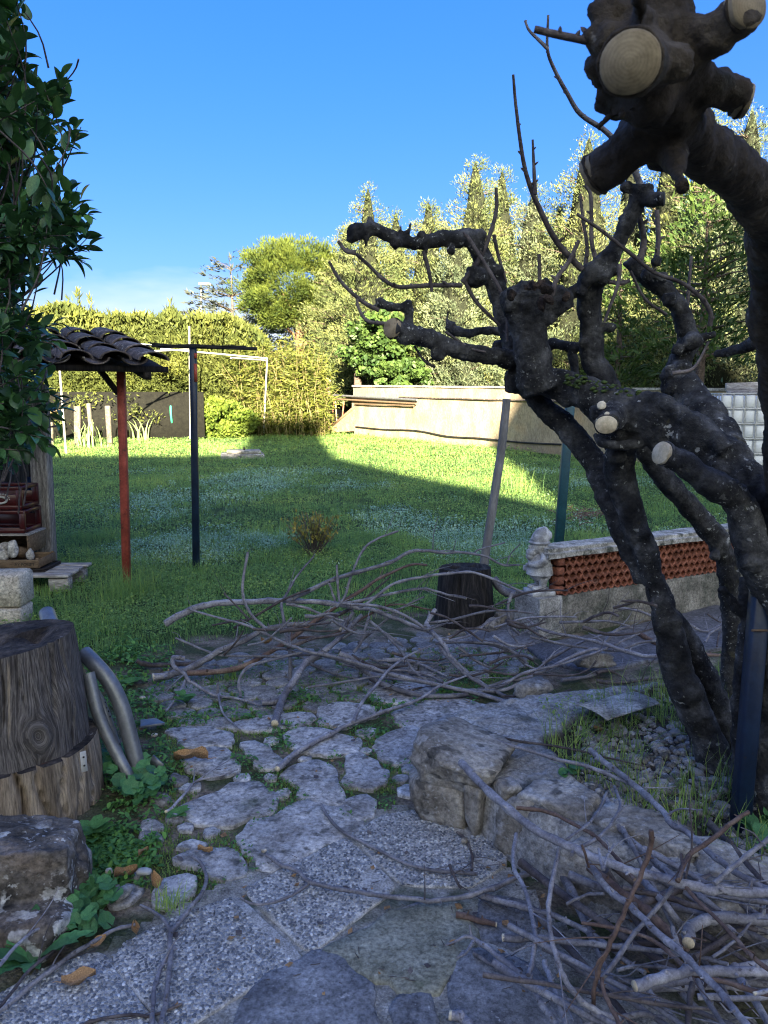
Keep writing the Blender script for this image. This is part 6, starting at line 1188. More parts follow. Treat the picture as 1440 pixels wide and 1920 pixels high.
M['shell'] = surf('pale_crumpled_bag', [(.3, (.2, .18, .155)), (.5, (.36, .34, .31)), (.7, (.52, .5, .47))], 12, .85, .6, 40, bdist=.008)
for k, (u, v, d, ro, lb) in enumerate([(22, 1030, (.085, .085, .15), .3, 'tallest crumpled pale bag standing in the stamped crate'), (40, 1036, (.11, .09, .10), 1.0, 'brownish folded bag behind the tallest pale bag'), (54, 1040, (.06, .06, .10), -.3, 'small pointed white shell at the right end of the crate'),
                                       (4, 1042, (.08, .08, .10), .2, 'pale lump cut by the photo edge in the stamped crate'), (8, 1026, (.09, .08, .09), .7, 'grey dim bag at the back left of the stamped crate')]):
    q = MB(); y = yb + .12 + (.05 if k in (1, 4) else -.03); rock(q, (xof(u, y), y, max(zof(v, y), z0b + d[2] * .5)), d, 90 + k, 3, ry(ro * .5) @ rz(ro), .25, .45, 1.6); tag(q.build('pale_bag', M['shell'] if k != 1 else M['brown_wood']), lb, 'bag', 'pale things in the stamped crate')
bx = thing('wooden_box', 'open wooden box lying on its side under the red crates', 'box', (xof(20, yb + .2), yb + .3, z1b)); y = yb + .16; zt = zof(1003, y); xr = xof(51, y); zb = z1b + .004
for c_, d_, nm in (((xr - .25, y + .16, zt), (.52, .34, .016), 'top_board'), ((xr, y + .16, (zt + zb) / 2), (.014, .33, zt - zb - .02), 'side_board'), ((xr - .5, y + .16, (zt + zb) / 2), (.014, .33, zt - zb - .02), 'side_board'), ((xr - .25, y + .325, (zt + zb) / 2), (.5, .012, zt - zb - .02), 'back_board'), ((xr - .25, y + .16, zb + .004), (.5, .33, .012), 'bottom_board')):
    q = MB(); q.box(c_, d_, bev=.002); q.build(nm, M['brown_wood'] if nm != 'top_board' else M['old_wood_x'], bx)
M['redplastic'] = surf('dark_red_plastic', [(.3, (.10, .006, .010)), (.7, (.16, .012, .016))], 6, .4, .05, 40, spec=.5)
def drink_crate(label, z, h, y, xr, logo):
    w, d = .42, .32; c = thing('drink_crate', label, 'crate', (xr - w / 2, y + d / 2, z), 'red plastic drink crates stacked in the shed')
    for dx in (.02, w - .02):
        for dy in (.012, d - .012):
            q = MB(); q.box((xr - dx, y + dy, z + h / 2), (.045, .03, h - .01), bev=.004); q.build('corner_post', M['redplastic'], c)
    for zz, hh in ((.02, .035), (h - .018, .03)):
        for dy in (.006, d - .006):
            q = MB(); q.box((xr - w / 2, y + dy, z + zz), (w, .02, hh), bev=.004); q.build('rail', M['redplastic'], c)
        for dx in (.006, w - .006):
            q = MB(); q.box((xr - dx, y + d / 2, z + zz), (.02, d - .04, hh), bev=.004); q.build('rail', M['redplastic'], c)
    for dy in (.010, d - .01):
        q = MB(); q.box((xr - w / 2, y + dy, z + h * .40), (w - .05, .012, h * .5), bev=.002) if logo or dy > .1 else q.box((xr - w / 2, y + dy, z + h * .16), (w - .05, .012, h * .16), bev=.002); q.build('panel', M['redplastic'], c)
    if logo:
        q = MB(); o = np.array([xr - .155, y + .001, z + h * .42]); th = np.linspace(-2.2, 2.2, 12); tube(q, [o + (.055 * math.cos(t) - .02, 0, .028 * math.sin(t)) for t in th], [.010] * 12, 6, 2)
        q.build('logo', M['white_pipe'], c)
        q = MB(); [q.box(o + (.066 * math.cos(t) - .01, .002, .05 * math.sin(t)), (.009, .003, .011), 0, ry(-t)) for t in np.linspace(.1, 1.9, 7)]; q.build('logo_lettering', M['white_pipe'], c)
yc = y + .01; xc = xof(47, yc); hz = (zof(912, yc) - zt - .012) / 2
drink_crate('lower dark red plastic drink crate with an open front', zt + .01, hz, yc, xc, False); drink_crate('upper dark red plastic drink crate with a white logo', zt + .012 + hz, hz, yc, xc - .012, True)
# ---- canal tile on the bed edge
q = MB(); th = np.linspace(.15, math.pi - .15, 13); tc_ = PH(1160, 1325, .235); F = rz(.52) @ rx(.0) ; V = []
for x, r in ((-.165, .095), (-.06, .09), (.08, .085), (.165, .08)):
    for rr in (r, r - .012): V.append(np.c_[np.full(13, x), rr * np.cos(th), rr * .16 * np.sin(th) + .006])
V = np.vstack(V) @ F.T + tc_; Q = []
for k in range(3):
    for s_ in (0, 1): a = (k * 2 + s_) * 13 + np.arange(12); Q.append(np.stack([a, a + 1, a + 27, a + 26], 1))
for k in (0, 3): a = k * 26 + np.arange(12); Q.append(np.stack([a, a + 1, a + 14, a + 13], 1))
for e in (0, 12): a = np.arange(3) * 26 + e; Q.append(np.stack([a, a + 13, a + 39, a + 26], 1))
q.add(V, np.vstack(Q)); tag(q.build('canal_tile', M['conc']), 'pale grey curved roof tile lying on the bed edge', 'tile')
# ---- manhole lid
mh = G(450, 860); mo = thing('concrete_lid', 'square concrete manhole lid with a peg out on the lawn', 'manhole lid', mh)
q = MB(); q.box(mh + (0, .3, .04), (.95, .8, .12), 0, rz(.2), bev=.02); q.build('frame', M['conc'], mo)
q = MB(); q.box(mh + (.03, .3, .135), (.75, .62, .07), 0, rz(.2), bev=.015); q.build('cover', M['conc'], mo)
q = MB(); tube(q, [mh + (.05, .25, .16), mh + (.05, .25, .24)], [.025, .02], 8); q.build('peg', M['black_metal'], mo)
# ---- white pipe frame on the lawn
wf = thing('white_pipe_frame', 'tall frame of thin white pipes standing over the far lawn', 'pipe frame', G(300, 835))
Yl, Yr = 17.0, 22.6
lt, lb_, rt, rb_ = P(110, 668, Yl), G(124, 851), P(501, 672, Yr), G(494, 818)
for nm, a, b in (('upright', lb_, lt), ('upright', rb_, rt), ('upright', G(357, 826), P(355, 612, 21)), ('rail', P(204, 641, Yl + 1), P(360, 653, 20)), ('rail', P(302, 654, 19.5), rt), ('rail', P(433, 671, 20), P(497, 676, Yr)), ('rail', lt, P(355, 655, 21))):
    q = MB(); tube(q, [a, b], [.024, .024], 8); q.build(nm, M['white_pipe'], wf)
# ---- street lamp
sl = thing('street_lamp', 'grey street lamp with a flat pale head rising behind the hedge', 'street lamp', P(378, 800, 46))
q = MB(); tube(q, [P(378, 800, 46), P(377, 536, 46)], [.09, .06], 10); q.build('pole', M['galv'], sl)
q = MB(); q.box(P(385, 533, 46) , (.74, .32, .14), 0, ry(.06), bev=.04); q.build('lamp_head', M['white_pipe'], sl)
# ---- water tank in a cage
tk = thing('caged_water_tank', 'white plastic water tank in a metal cage behind the trees', 'water tank', (5.65, 12.0, .1)); tr_ = rz(-.12); to = np.array([5.68, 12.0, .48])
M['milky'] = surf('milky_plastic', [(.3, (.5, .52, .54)), (.7, (.66, .68, .7))], 3, .45, .05, 20, spec=.4)
q = MB(); q.box(to + (0, 0, .56), (1.12, .92, 1.06), 0, tr_, bev=.07); q.build('tank', M['milky'], tk)
def grid_px(nx_, nz_, w, d, h):
    for i in range(nx_ + 1):
        for s_ in (-1, 1):
            x = -w / 2 + w * i / nx_; yield (x, s_ * d / 2, 0), (x, s_ * d / 2, h)
    for i in range(1, nx_):
        for s_ in (-1, 1): yv = -d / 2 + d * i / nx_; yield (s_ * w / 2, yv, 0), (s_ * w / 2, yv, h)
    for k in range(nz_ + 1):
        z = h * k / nz_; c4 = [(-w / 2, -d / 2, z), (w / 2, -d / 2, z), (w / 2, d / 2, z), (-w / 2, d / 2, z)]
        for m_ in range(4): yield c4[m_], c4[(m_ + 1) % 4]
for a, b in grid_px(7, 5, 1.18, .98, 1.12):
    q = MB(); tube(q, [to + tr_ @ np.array(a), to + tr_ @ np.array(b)], [.012, .012], 6); q.build('cage_bar', M['white_pipe'], tk)
for k in range(6):
    for z in range(5):
        q = MB(); q.box(to + tr_ @ np.array([-.59 + 1.18 / 7 * (k + 1 - .5 + .0) + .0, -.462, 1.12 / 5 * (z + .5)]), (.135, .03, .185), 0, tr_, bev=.014); q.build('tank_panel', M['milky'], tk)
q = MB(); q.beam(to + (-.5, -.2, 1.22), to + (.6, -.2, 1.26), .06, .12); q.beam(to + (-.3, .2, 1.17), to + (.6, .25, 1.18), .05, .14); q.build('timber', M['old_wood_x'], tk)
for x in (-.42, 0, .42):
    q = MB(); q.box(to + tr_ @ np.array([x, 0, -.2]), (.3, .9, .39), 0, tr_, bev=.01); q.build('support_block', M['conc'], tk)
# ---- dry leaves, twig litter and chips
def dryleaf(seed, w=.42, curl=.5):
    q = MB(); n, m_ = 9, 5; V = []
    for i in range(n):
        t = i / (n - 1); hw = w * math.sin(math.pi * min(1, t * .93 + .03)) ** .8 * (1 - .35 * t)
        for j in range(m_): s_ = (j / (m_ - 1) - .5) * 2; V.append((t * 1.0, s_ * hw * (1 - .25 * curl), curl * .35 * s_ * s_ + .16 * curl * math.sin(t * 5 + seed) + .06 * math.sin(s_ * 6 + t * 9 + seed)))
    V = np.array(V); Q = [(i * m_ + j, i * m_ + j + 1, (i + 1) * m_ + j + 1, (i + 1) * m_ + j) for i in range(n - 1) for j in range(m_ - 1)]
    q.add(V - (.5, 0, -.02), Q); tube(q, [(-.5, 0, .04), (-.62, .02, .08), (-.75, .01, .1)], [.014, .01, .01], 5, 2); return q.data('dry_leaf', M['dryleaf'], True)
DL = [dryleaf(k, .3 + .04 * k, .5 + .25 * (k % 3)) for k in range(4)]
for k, (u, v, s_, a_, lb) in enumerate([(358, 1424, .155, 2.95, 'big curled tan leaf lying on the pale flagstone'), (236, 1642, .08, .8, 'brown folded leaf by the white stone chip'), (292, 1660, .07, 2.2, 'narrow brown leaf right of the white stone chip'), (148, 1840, .085, .3, 'curled orange brown leaf near the bottom left sticks'),
        (270, 1600, .05, 1.2, 'small dark brown leaf above the two chips'), (385, 1598, .05, .2, 'little brown leaf between two flagstones'), (255, 1748, .05, 2, 'reddish leaf beside the round leaved weed'), (185, 1770, .05, 1, 'reddish leaf under the sticks at left'), (1312, 1642, .045, .4, 'tan leaf on the lichened edging stone'),
        (1120, 1372, .06, 1.9, 'reddish dry leaf standing in the bed grass'), (500, 1205, .075, .6, 'brown leaf caught behind the path brush pile'), (848, 1772, .03, .5, 'yellowish leaf by the knotty spurs'), (1020, 1735, .05, .7, 'brown leaf below the reddish tall branch'), (1220, 1640, .04, 2.6, 'dry leaf under the thickest branch')]):
    h = .26 if 1000 < u and v < 1680 else .028; p = PH(u, v, h)
    if h > .1: p = PH(u, v, float(bed_z(p[0], p[1])) + .015)
    tag(place('dry_leaf', DL[k % 4], p + (0, 0, .004), None, rz(a_) @ rx(.2 * math.sin(k)), s_), lb, 'leaf', 'fallen dry leaves')
for k, (u, v, d, mt_, lb) in enumerate([(270, 1650, (.055, .035, .02), 'white_pipe', 'white flat stone chip among the brown leaves'), (230, 1690, (.075, .05, .03), 'stone_pale', 'pale pinkish chip on the grey flagstone'), (205, 1650, (.03, .025, .02), 'block', 'small cream pebble left of the white chip'), (290, 1390, (.03, .03, .015), 'block', 'small pale chip beside the tube frame foot'),
        (268, 1318, (.03, .03, .012), 'block', 'pale crumpled petal on the soil by the pavers'), (495, 1610, (.016, .02, .01), 'block', 'cream chip at the tip of the long curved branch'), (870, 1590, (.025, .03, .02), 'rock', 'brownish chip at the foot of the edging stones')]):
    q = MB(); rock(q, G(u, v) + (0, 0, .03), d, 130 + k, 2, rz(k), .6, .2); tag(q.build('stone_chip', M[mt_]), lb, 'stone chip')
tl = MB()
for k in range(70):
    u, v = random.gauss(1100, 24), random.gauss(970, 6); p = G(u, v); d = np.array([random.uniform(-1, 1), random.uniform(-.5, .5), random.uniform(-.05, .3)]) * random.uniform(.08, .3); tube(tl, [p + (0, 0, .03), p + d * .5 + (0, 0, .06), p + d + (0, 0, .05)], [.008, .006, .003], 5, 2)
tag(tl.build('twig_heap', M['branch_red']), 'low heap of dark twigs on the lawn beyond the planter', 'twig heap')
lt_ = MB()
for k in range(420):
    u, v = random.choice([(random.uniform(250, 700), random.uniform(1210, 1480)), (random.uniform(300, 1050), random.uniform(1560, 1900)), (random.uniform(950, 1440), random.uniform(1560, 1900)), (random.uniform(700, 1000), random.uniform(1180, 1330))])
    p = G(u, v) + (0, 0, .022); a_ = random.uniform(0, 6.28); l_ = random.uniform(.006, .03); d = np.array([math.cos(a_), math.sin(a_), random.uniform(-.05, .2)]) * l_
    if random.random() < .5: tube(lt_, [p, p + d], [.0016, .001], 4, 1, 1)
    else:
        n_ = np.array([-d[1], d[0], 0]) * random.uniform(.3, .6); lt_.add([p - d * .5, p + n_, p + d * .5 + (0, 0, .004), p - n_], [(0, 1, 2, 3)], None, random.choice([0, 0, 1]))
tag(lt_.build('litter', [M['dryleaf'], M['branch_dark']], fix=False), kind='stuff')

# ================================================================ PLANTS
GRAMP = [(0, (.6, .75, .75)), (.35, (.9, 1.0, .9)), (.7, (1.2, 1.15, .9)), (.84, (1.6, 1.4, .8)), (.9, (2.0, 1.6, 1.0)), (.93, (1.3, 1.35, 2.6)), (1, (2.2, 1.95, 4.4))]
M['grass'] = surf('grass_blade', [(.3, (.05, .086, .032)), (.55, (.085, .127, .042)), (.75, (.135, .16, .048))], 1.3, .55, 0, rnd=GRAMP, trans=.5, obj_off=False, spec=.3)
M['bedgrass'] = surf('bed_grass_blade', [(.3, (.06, .10, .03)), (.7, (.12, .17, .05))], 3, .6, 0, rnd=[(0, (.6, .7, .6)), (.6, (1, 1, .9)), (1, (1.9, 1.6, 1.2))], trans=.3, obj_off=False)
BL3 = (np.array([(-.5, 0, 0), (.5, 0, 0), (.38, .16, .55), (-.38, .16, .55), (0, .5, .95)]), [(0, 1, 2, 3)], [(3, 2, 4)])
BL1 = (np.array([(-.5, 0, 0), (.5, 0, 0), (.1, .35, 1.0)]), None, [(0, 1, 2)])
DIA = (np.array([(0, 0, 0), (.34, .5, .08), (0, 1, -.04), (-.34, .5, .08)]), [(0, 1, 2, 3)], None)
LEAF = (np.array([(0, 0, 0), (.3, .3, .06), (.24, .75, .05), (0, 1.05, -.06), (-.24, .75, .05), (-.3, .3, .06), (0, .5, -.03)]), [(0, 1, 2, 6), (6, 2, 3, 4), (0, 6, 4, 5)], None)
def yaw(n, tilt=.35):
    a = rng.uniform(0, 6.283, n); t = rng.normal(0, tilt, n); c, s = np.cos(a), np.sin(a); ct, st_ = np.cos(t), np.sin(t); z = np.zeros(n)
    Rz = np.stack([np.stack([c, -s, z], 1), np.stack([s, c, z], 1), np.stack([z, z, z + 1], 1)], 1)
    Rx = np.stack([np.stack([z + 1, z, z], 1), np.stack([z, ct, -st_], 1), np.stack([z, st_, ct], 1)], 1); return Rz @ Rx
def lawn_pts(n, y0, y1):
    y = np.sqrt(rng.uniform(y0 * y0, y1 * y1, n * 2)); x = rng.uniform(-.60, .62, n * 2) * y + rng.uniform(-.5, .5, n * 2)
    k = inpoly(x, y, lawn_poly) | ((pdist(x, y, lawn_poly) < .12) & (rng.random(n * 2) < .3)); k &= (((x - W0[0]) * wn_[0] + (y - W0[1]) * wn_[1]) > .05) | (x < W0[0]); x, y = x[k][:n], y[k][:n]; return x, y
mb = MB()
SUNNY = [G(*p)[:2] for p in [(560, 812), (590, 868), (720, 905), (870, 940), (1030, 962), (985, 890), (940, 840), (700, 800)]]
def frost(x, y): return np.where(inpoly(x, y, SUNNY), 0, 1) * sstep(.0, .28, n2(x, y, .9, 21) + .35 * n2(x, y, 5, 4)) * sstep(6.6, 8.0, y + .5 * n2(x, y, .5, 1)) * (1 - sstep(13.0, 16.5, y)) * sstep(-.43, -.30, x / y)
for n, y0, y1, w, h, tp in ((95000, 4.4, 8.5, .0032, .075, BL3), (80000, 8.5, 14, .0055, .075, BL1), (80000, 14, 26.5, .011, .08, BL1)):
    x, y = lawn_pts(n, y0, y1); n = len(x); tall = .65 + .75 * sstep(-.1, .5, n2(x, y, 1.6, 9)) + .5 * sstep(.15, .5, n2(x, y, 4.5, 2))
    hgt = h * tall * rng.uniform(.5, 1.3, n); dens = n2(x, y, 3.2, 14) > -.45; x, y, hgt = x[dens], y[dens], hgt[dens]; n = len(x)
    a = np.clip(rng.beta(2, 2.6, n) * .75 + .16 * n2(x, y, 1.1, 5) + .04, 0, .88); a = np.where(rng.random(n) < .05, .86, a); a = np.where(rng.random(n) < .45 * frost(x, y), rng.uniform(.93, 1, n), a)
    scatter(mb, *tp, np.c_[x, y, gz(x, y) - .004], yaw(n, .5), np.c_[rng.uniform(.7, 1.4, n) * w, hgt * .9, hgt], a)
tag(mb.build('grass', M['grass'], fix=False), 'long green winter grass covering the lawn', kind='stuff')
mb = MB()                                                   # low broad leaved plants in the lawn, frosted in the cold patch
for n, y0, y1, s in ((90000, 4.4, 8.5, .02), (95000, 8.5, 17, .032), (30000, 17, 26, .06)):
    x, y = lawn_pts(n, y0, y1); k = (n2(x, y, 1.3, 31) + .5 * n2(x, y, 4, 2)) > (-.22 if y0 > 8 else -.12); k |= rng.random(len(x)) < .6 * frost(x, y); x, y = x[k], y[k]; n = len(x)
    f = rng.random(n) < .85 * frost(x, y); a = np.where(f, rng.uniform(.925, 1.0, n), rng.uniform(.2, .82, n)); sc = s * rng.uniform(.5, 1.3, n)
    scatter(mb, *DIA, np.c_[x, y, gz(x, y) + rng.uniform(.02, .085, n)], yaw(n, .5), sc, a)
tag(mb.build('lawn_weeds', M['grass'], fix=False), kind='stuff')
# weedy strip at the left and greenery between the stones
flag_w = [[G(*p)[:2] for p in q] for q in FL]
def on_flag(x, y):
    c = np.zeros(np.shape(x), bool)
    for f in flag_w + [[G(*p)[:2] for p in s_] for s_ in SL]: c |= inpoly(x, y, f)
    return c
def px_pts(n, poly):
    us, vs_ = [p[0] for p in poly], [p[1] for p in poly]; w = np.array([G(*p)[:2] for p in poly]); x = rng.uniform(w[:, 0].min(), w[:, 0].max(), n); y = rng.uniform(w[:, 1].min(), w[:, 1].max(), n)
    k = inpoly(x, y, w); return x[k], y[k]
mb = MB()
for poly, n, s, th_, zz in (([(110, 1215), (330, 1215), (300, 1320), (330, 1480), (330, 1590), (270, 1660), (190, 1640), (120, 1640), (190, 1480), (170, 1240)], 16000, .022, -.15, .035), ([(300, 1270), (640, 1225), (1000, 1215), (1000, 1290), (860, 1300), (780, 1380), (780, 1520), (640, 1540), (480, 1640), (330, 1690), (320, 1480)], 26000, .013, .0, .02),
                           ([(300, 1330), (800, 1270), (860, 1300), (640, 1420), (330, 1480)], 8000, .022, .2, .03), ([(120, 1560), (300, 1560), (270, 1680), (120, 1700)], 3500, .022, -.15, .03), ([(0, 1185), (260, 1200), (260, 1300), (0, 1300)], 3500, .03, -.2, .05), ([(750, 1310), (900, 1290), (900, 1330), (760, 1360)], 600, .02, -.2, .03)):
    x, y = px_pts(n, poly); k = (n2(x, y, 4.5, 41) + .35 * n2(x, y, 14, 4) > th_) & ~on_flag(x, y); x, y = x[k], y[k]; n = len(x)
    if n: scatter(mb, *LEAF, np.c_[x, y, gz(x, y) + rng.uniform(.004, zz, n)], yaw(n, .55), s * rng.uniform(.4, 1.3, n), np.clip(rng.beta(2, 2, n), 0, 1))
x, y = px_pts(2400, [(110, 1215), (330, 1215), (320, 1590), (200, 1640), (180, 1240)]); k = n2(x, y, 6, 3) > .05; x, y = x[k], y[k]; n = len(x)
scatter(mb, *BL3, np.c_[x, y, gz(x, y)], yaw(n, .5), np.c_[np.full(n, .003), rng.uniform(.03, .07, n), rng.uniform(.03, .08, n)], rng.uniform(.1, .8, n))
tag(mb.build('ground_weeds', M['weed'], fix=False), kind='stuff')
mb = MB()                                                   # moss cushions in the joints
x, y = px_pts(80000, [(300, 1270), (640, 1225), (1000, 1215), (1000, 1290), (860, 1300), (790, 1380), (790, 1520), (640, 1560), (480, 1650), (330, 1720), (250, 1640), (320, 1480)]); k = (n2(x, y, 3.4, 44) + .4 * n2(x, y, 16, 2) > -.12) & ~on_flag(x, y); x, y = x[k], y[k]; n = len(x)
scatter(mb, *BL1, np.c_[x, y, gz(x, y) - .003], yaw(n, .6), np.c_[np.full(n, .005), rng.uniform(.004, .014, n), rng.uniform(.008, .02, n)], rng.uniform(.1, .75, n))
tag(mb.build('moss', M['bedgrass'], fix=False), kind='stuff')
mb = MB(); n = 13000                                         # grass in the raised bed
x = rng.uniform(.4, 2.8, n); y = rng.uniform(1.4, 3.8, n); k = inpoly(x, y, soil) & (n2(x, y, 3.5, 51) + .5 * np.exp(-pdist(x, y, soil) / .18) > -.02); x, y = x[k], y[k]; n = len(x); h = rng.uniform(.05, .20, n)
scatter(mb, *BL3, np.c_[x, y, bed_z(x, y)], yaw(n, .5), np.c_[np.full(n, .0032), h, h], rng.uniform(0, 1, n))
x, y = px_pts(1600, [(1000, 1395), (1130, 1380), (1160, 1460), (1060, 1470)]); n = len(x); scatter(mb, *LEAF, np.c_[x, y, bed_z(x, y) + rng.uniform(.01, .03, n)], yaw(n, .5), rng.uniform(.006, .02, n) * (rng.random(n) < .25), rng.uniform(.2, .9, n))
tag(mb.build('bed_grass', M['bedgrass'], fix=False), kind='stuff')
mb = MB()                                                   # long tufts round the red post and the grassy paver joints
for (u, v, n, h, s) in [(240, 1112, 420, .30, .22), (215, 1130, 200, .22, .2), (370, 1075, 160, .14, .12), (430, 1275, 160, .09, .07), (975, 925, 90, .5, .25), (905, 1060, 120, .2, .15), (315, 1710, 60, .12, .05), (1300, 960, 200, .25, .4)]:
    p = G(u, v); x = p[0] + rng.normal(0, s * .5, n); y = p[1] + rng.normal(0, s * .4, n); hh = h * rng.uniform(.5, 1.1, n)
    scatter(mb, *BL3, np.c_[x, y, gz(x, y)], yaw(n, .55), np.c_[np.full(n, .0032 * max(1, p[1] / 6)), hh * 1.1, hh * .8], rng.uniform(.0, .8, n))
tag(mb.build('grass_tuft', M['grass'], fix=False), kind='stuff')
# round leaved weeds, rosette
def roundleaf(seed):
    th = np.linspace(.18, 2 * math.pi - .18, 15); r = .5 * (1 + .05 * np.sin(th * 7 + seed)); rings = []
    for f in (1, .55): rings.append(np.c_[f * r * np.cos(th), f * r * np.sin(th), .07 * f * np.cos(th * 5 + seed) * f + .10 * f])
    q = MB(); V = np.vstack(rings + [[[.05, 0, 0]]]); a = np.arange(14); q.add(V, np.stack([a, a + 1, 15 + a + 1, 15 + a], 1), [(15 + i, 16 + i, 30) for i in range(14)]); return q.data('leaf', M['mallow'], True)
RL = [roundleaf(k) for k in range(4)]
def clump(name, label, px, n, s, h, base=None, zf=None):
    w = [G(*p) for p in px] if zf is None else [PH(*p, zf) for p in px]; c = np.mean(w, 0); t = thing(name, label, 'weed', c); w2 = [p[:2] for p in w]; st_ = MB(); k = 0; tries = 0
    while k < n and tries < 5000:
        tries += 1; x, y = c[0] + random.uniform(-.3, .3), c[1] + random.uniform(-.35, .35)
        if not inpoly(x, y, w2): continue
        z = c[2] + random.uniform(.3, 1) * h; nrm = np.array([random.gauss(0, .35), random.gauss(-.35, .3), 1])
        place('leaf', RL[k % 4], (x, y, z), t, frame(nrm, spin=random.uniform(0, 6.28)), s * random.uniform(.55, 1.15)); tube(st_, [(c[0] + (x - c[0]) * .5, c[1] + (y - c[1]) * .5, c[2]), (x, y, z - .002)], [.0018, .0013], 5, 2); k += 1
    tag(st_.build('stems', M['weed'], t), kind='stuff')
clump('round_leaved_weed', 'round leaved green weed at the foot of the metal tube frame', [(188, 1440), (240, 1425), (300, 1470), (312, 1500), (260, 1525), (200, 1490)], 70, .056, .085)
clump('round_leaved_weed', 'round leaved green weed growing before the lichened rock', [(95, 1700), (150, 1650), (215, 1690), (215, 1740), (160, 1770), (90, 1760)], 74, .056, .08)
clump('round_leaved_weed', 'round leaved weed in the bed at the right photo edge', [(1390, 1560), (1450, 1530), (1500, 1600), (1420, 1610)], 16, .06, .06, zf=.19)
clump('round_leaved_weed', 'small round leaved weed in the bed by the thin crossing branches', [(1045, 1440), (1090, 1425), (1100, 1460), (1050, 1465)], 8, .035, .03, zf=.2)
q = MB(); V = []
for i in range(11):
    t = i / 10; hw = .13 * math.sin(math.pi * min(1, t * .9 + .08)) * (1 + .5 * (i % 2)); V += [(-hw, t, .16 * math.sin(t * 2.4)), (0, t, .16 * math.sin(t * 2.4) - .03), (hw, t, .16 * math.sin(t * 2.4))]
q.add(V, [(i * 3 + j, i * 3 + j + 1, i * 3 + j + 4, i * 3 + j + 3) for i in range(10) for j in range(2)]); toothed = q.data('leaf', M['mallow'], True)
for nm, lb, u, v, s_, n, kd in (('toothed_weed', 'toothed leaf rosette at the bottom left under the sticks', 62, 1812, .15, 15, 0), ('seedling_rosette', 'pale small leaved rosette left of the pavers', 245, 1285, .06, 9, 1), ('seedling_rosette', 'pale small leaved rosette by the slim forked twig', 332, 1532, .05, 8, 1), ('seedling_rosette', 'small rosette on the bare soil by the two brown leaves', 262, 1628, .045, 7, 1), ('leafy_weed', 'bright leafy weed at the foot of the weathered stump', 175, 1580, .07, 16, 1), ('leafy_weed', 'bright leafy weed among the pavers at the pile left', 345, 1325, .06, 12, 1)):
    c = G(u, v); t = thing(nm, lb, 'weed', c)
    if kd:
        q = MB(); q.add(LEAF[0] * (1.1, 1, 1), LEAF[1]); lm = q.data('leaf', M['weed'], True)
    for k in range(n):
        a_ = k * 2.4 + random.uniform(-.3, .3); place('leaf', lm if kd else toothed, c + (0, 0, .012 + (.05 * random.random() if 'leafy' in nm else 0)), t, rz(a_) @ rx(random.uniform(.15, .5)), s_ * random.uniform(.7, 1.15))
# dry plant on the lawn, iris clumps
c = G(588, 1040); t = thing('dry_plant', 'bushy half dry plant with yellowish tops on the lawn', 'plant', c); q = MB(); q2 = MB()
for k in range(90):
    a_ = random.uniform(0, 6.28); s_ = random.uniform(.02, .30); h = random.uniform(.22, .46) * (1 - .5 * s_); d = np.array([math.cos(a_) * s_, math.sin(a_) * s_, h]); p0 = c + d * (.15, .15, 0); tube(q, [p0, c + d * (.6, .6, .6), c + d], [.004, .003, .002], 5, 2)
    for j in range(7): q2.add(LEAF[0] * random.uniform(.02, .045) @ frame(np.random.default_rng(k * 9 + j).normal(size=3)).T + c + d * random.uniform(.55, 1.05) + np.array([random.gauss(0, .02), random.gauss(0, .02), 0]), LEAF[1], None, 0, random.random())
M['dryplant'] = surf('half_dry_leaf', [(.3, (.10, .10, .03)), (.7, (.24, .21, .07))], 9, .7, 0, trans=.2, rnd=[(0, (.6, .7, .7)), (1, (1.4, 1.2, .8))], obj_off=False)
tag(q.build('stems', M['branch_dark'], t), kind='stuff'); tag(q2.build('leaves', M['dryplant'], t, fix=False), kind='stuff')
M['iris'] = surf('iris_leaf', [(.3, (.12, .17, .07)), (.7, (.22, .27, .11))], 5, .6, 0, trans=.25, obj_off=False)
for u, v, n, lb in ((165, 840, 26, 'strappy pale leaved clump at the foot of the wire fence, left of the red post'), (255, 826, 16, 'strappy pale leaved clump just right of the red post'), (330, 818, 14, 'yellowish strappy clump beside the blue post under the hedge')):
    c = G(u, v); t = thing('strappy_plant', lb, 'plant', c)
    for k in range(n):
        a_ = random.uniform(0, 6.28); l_ = random.uniform(.6, 1.0); o_ = np.array([math.cos(a_), math.sin(a_) * .5, 0]) * random.uniform(.1, .5); x0 = c + (random.uniform(-.35, .35), random.uniform(-.15, .15), 0); s_ = np.array([-math.sin(a_), math.cos(a_), 0]) * .035; V = []
        for tt in (0, .4, .75, 1): p = x0 + o_ * tt * tt + np.array([0, 0, l_ * (tt - .25 * tt * tt)]); V += [p - s_ * (1 - tt * .9), p + s_ * (1 - tt * .9)]
        q = MB(); q.add(V, [(0, 1, 3, 2), (2, 3, 5, 4), (4, 5, 7, 6)]); q.build('leaf', M['iris'], t, fix=False)

# ---- laurel at the left edge
M['laurel'] = surf('laurel_leaf', [(.3, (.014, .038, .012)), (.55, (.024, .06, .018)), (.75, (.045, .095, .028))], 11, .36, .25, 40, spec=.5, trans=.12, orand=.3, bdist=.004, rnd=[(0, (.6, .65, .65)), (.6, (1, 1, 1)), (1, (1.6, 1.5, 1.2))])
def laurel_leaf(c):
    V = []; n = 8
    for i in range(n + 1):
        t = i / n; hw = .275 * math.sin(math.pi * t ** .85) ** .75 if 0 < i < n else .004; z = -c * t * t * .35; V += [(-hw, t, z + .07 * hw / .2), (0, t, z), (hw, t, z + .07 * hw / .2)]
    return np.array(V), [(i * 3 + j, i * 3 + j + 1, i * 3 + j + 4, i * 3 + j + 3) for i in range(n) for j in range(2)]
LV = [laurel_leaf(c) for c in (.2, .6, 1.0)]; LM = []
for V, Q in LV: q = MB(); q.add(V, Q); LM.append(q.data('leaf', M['laurel'], True, fix=False))
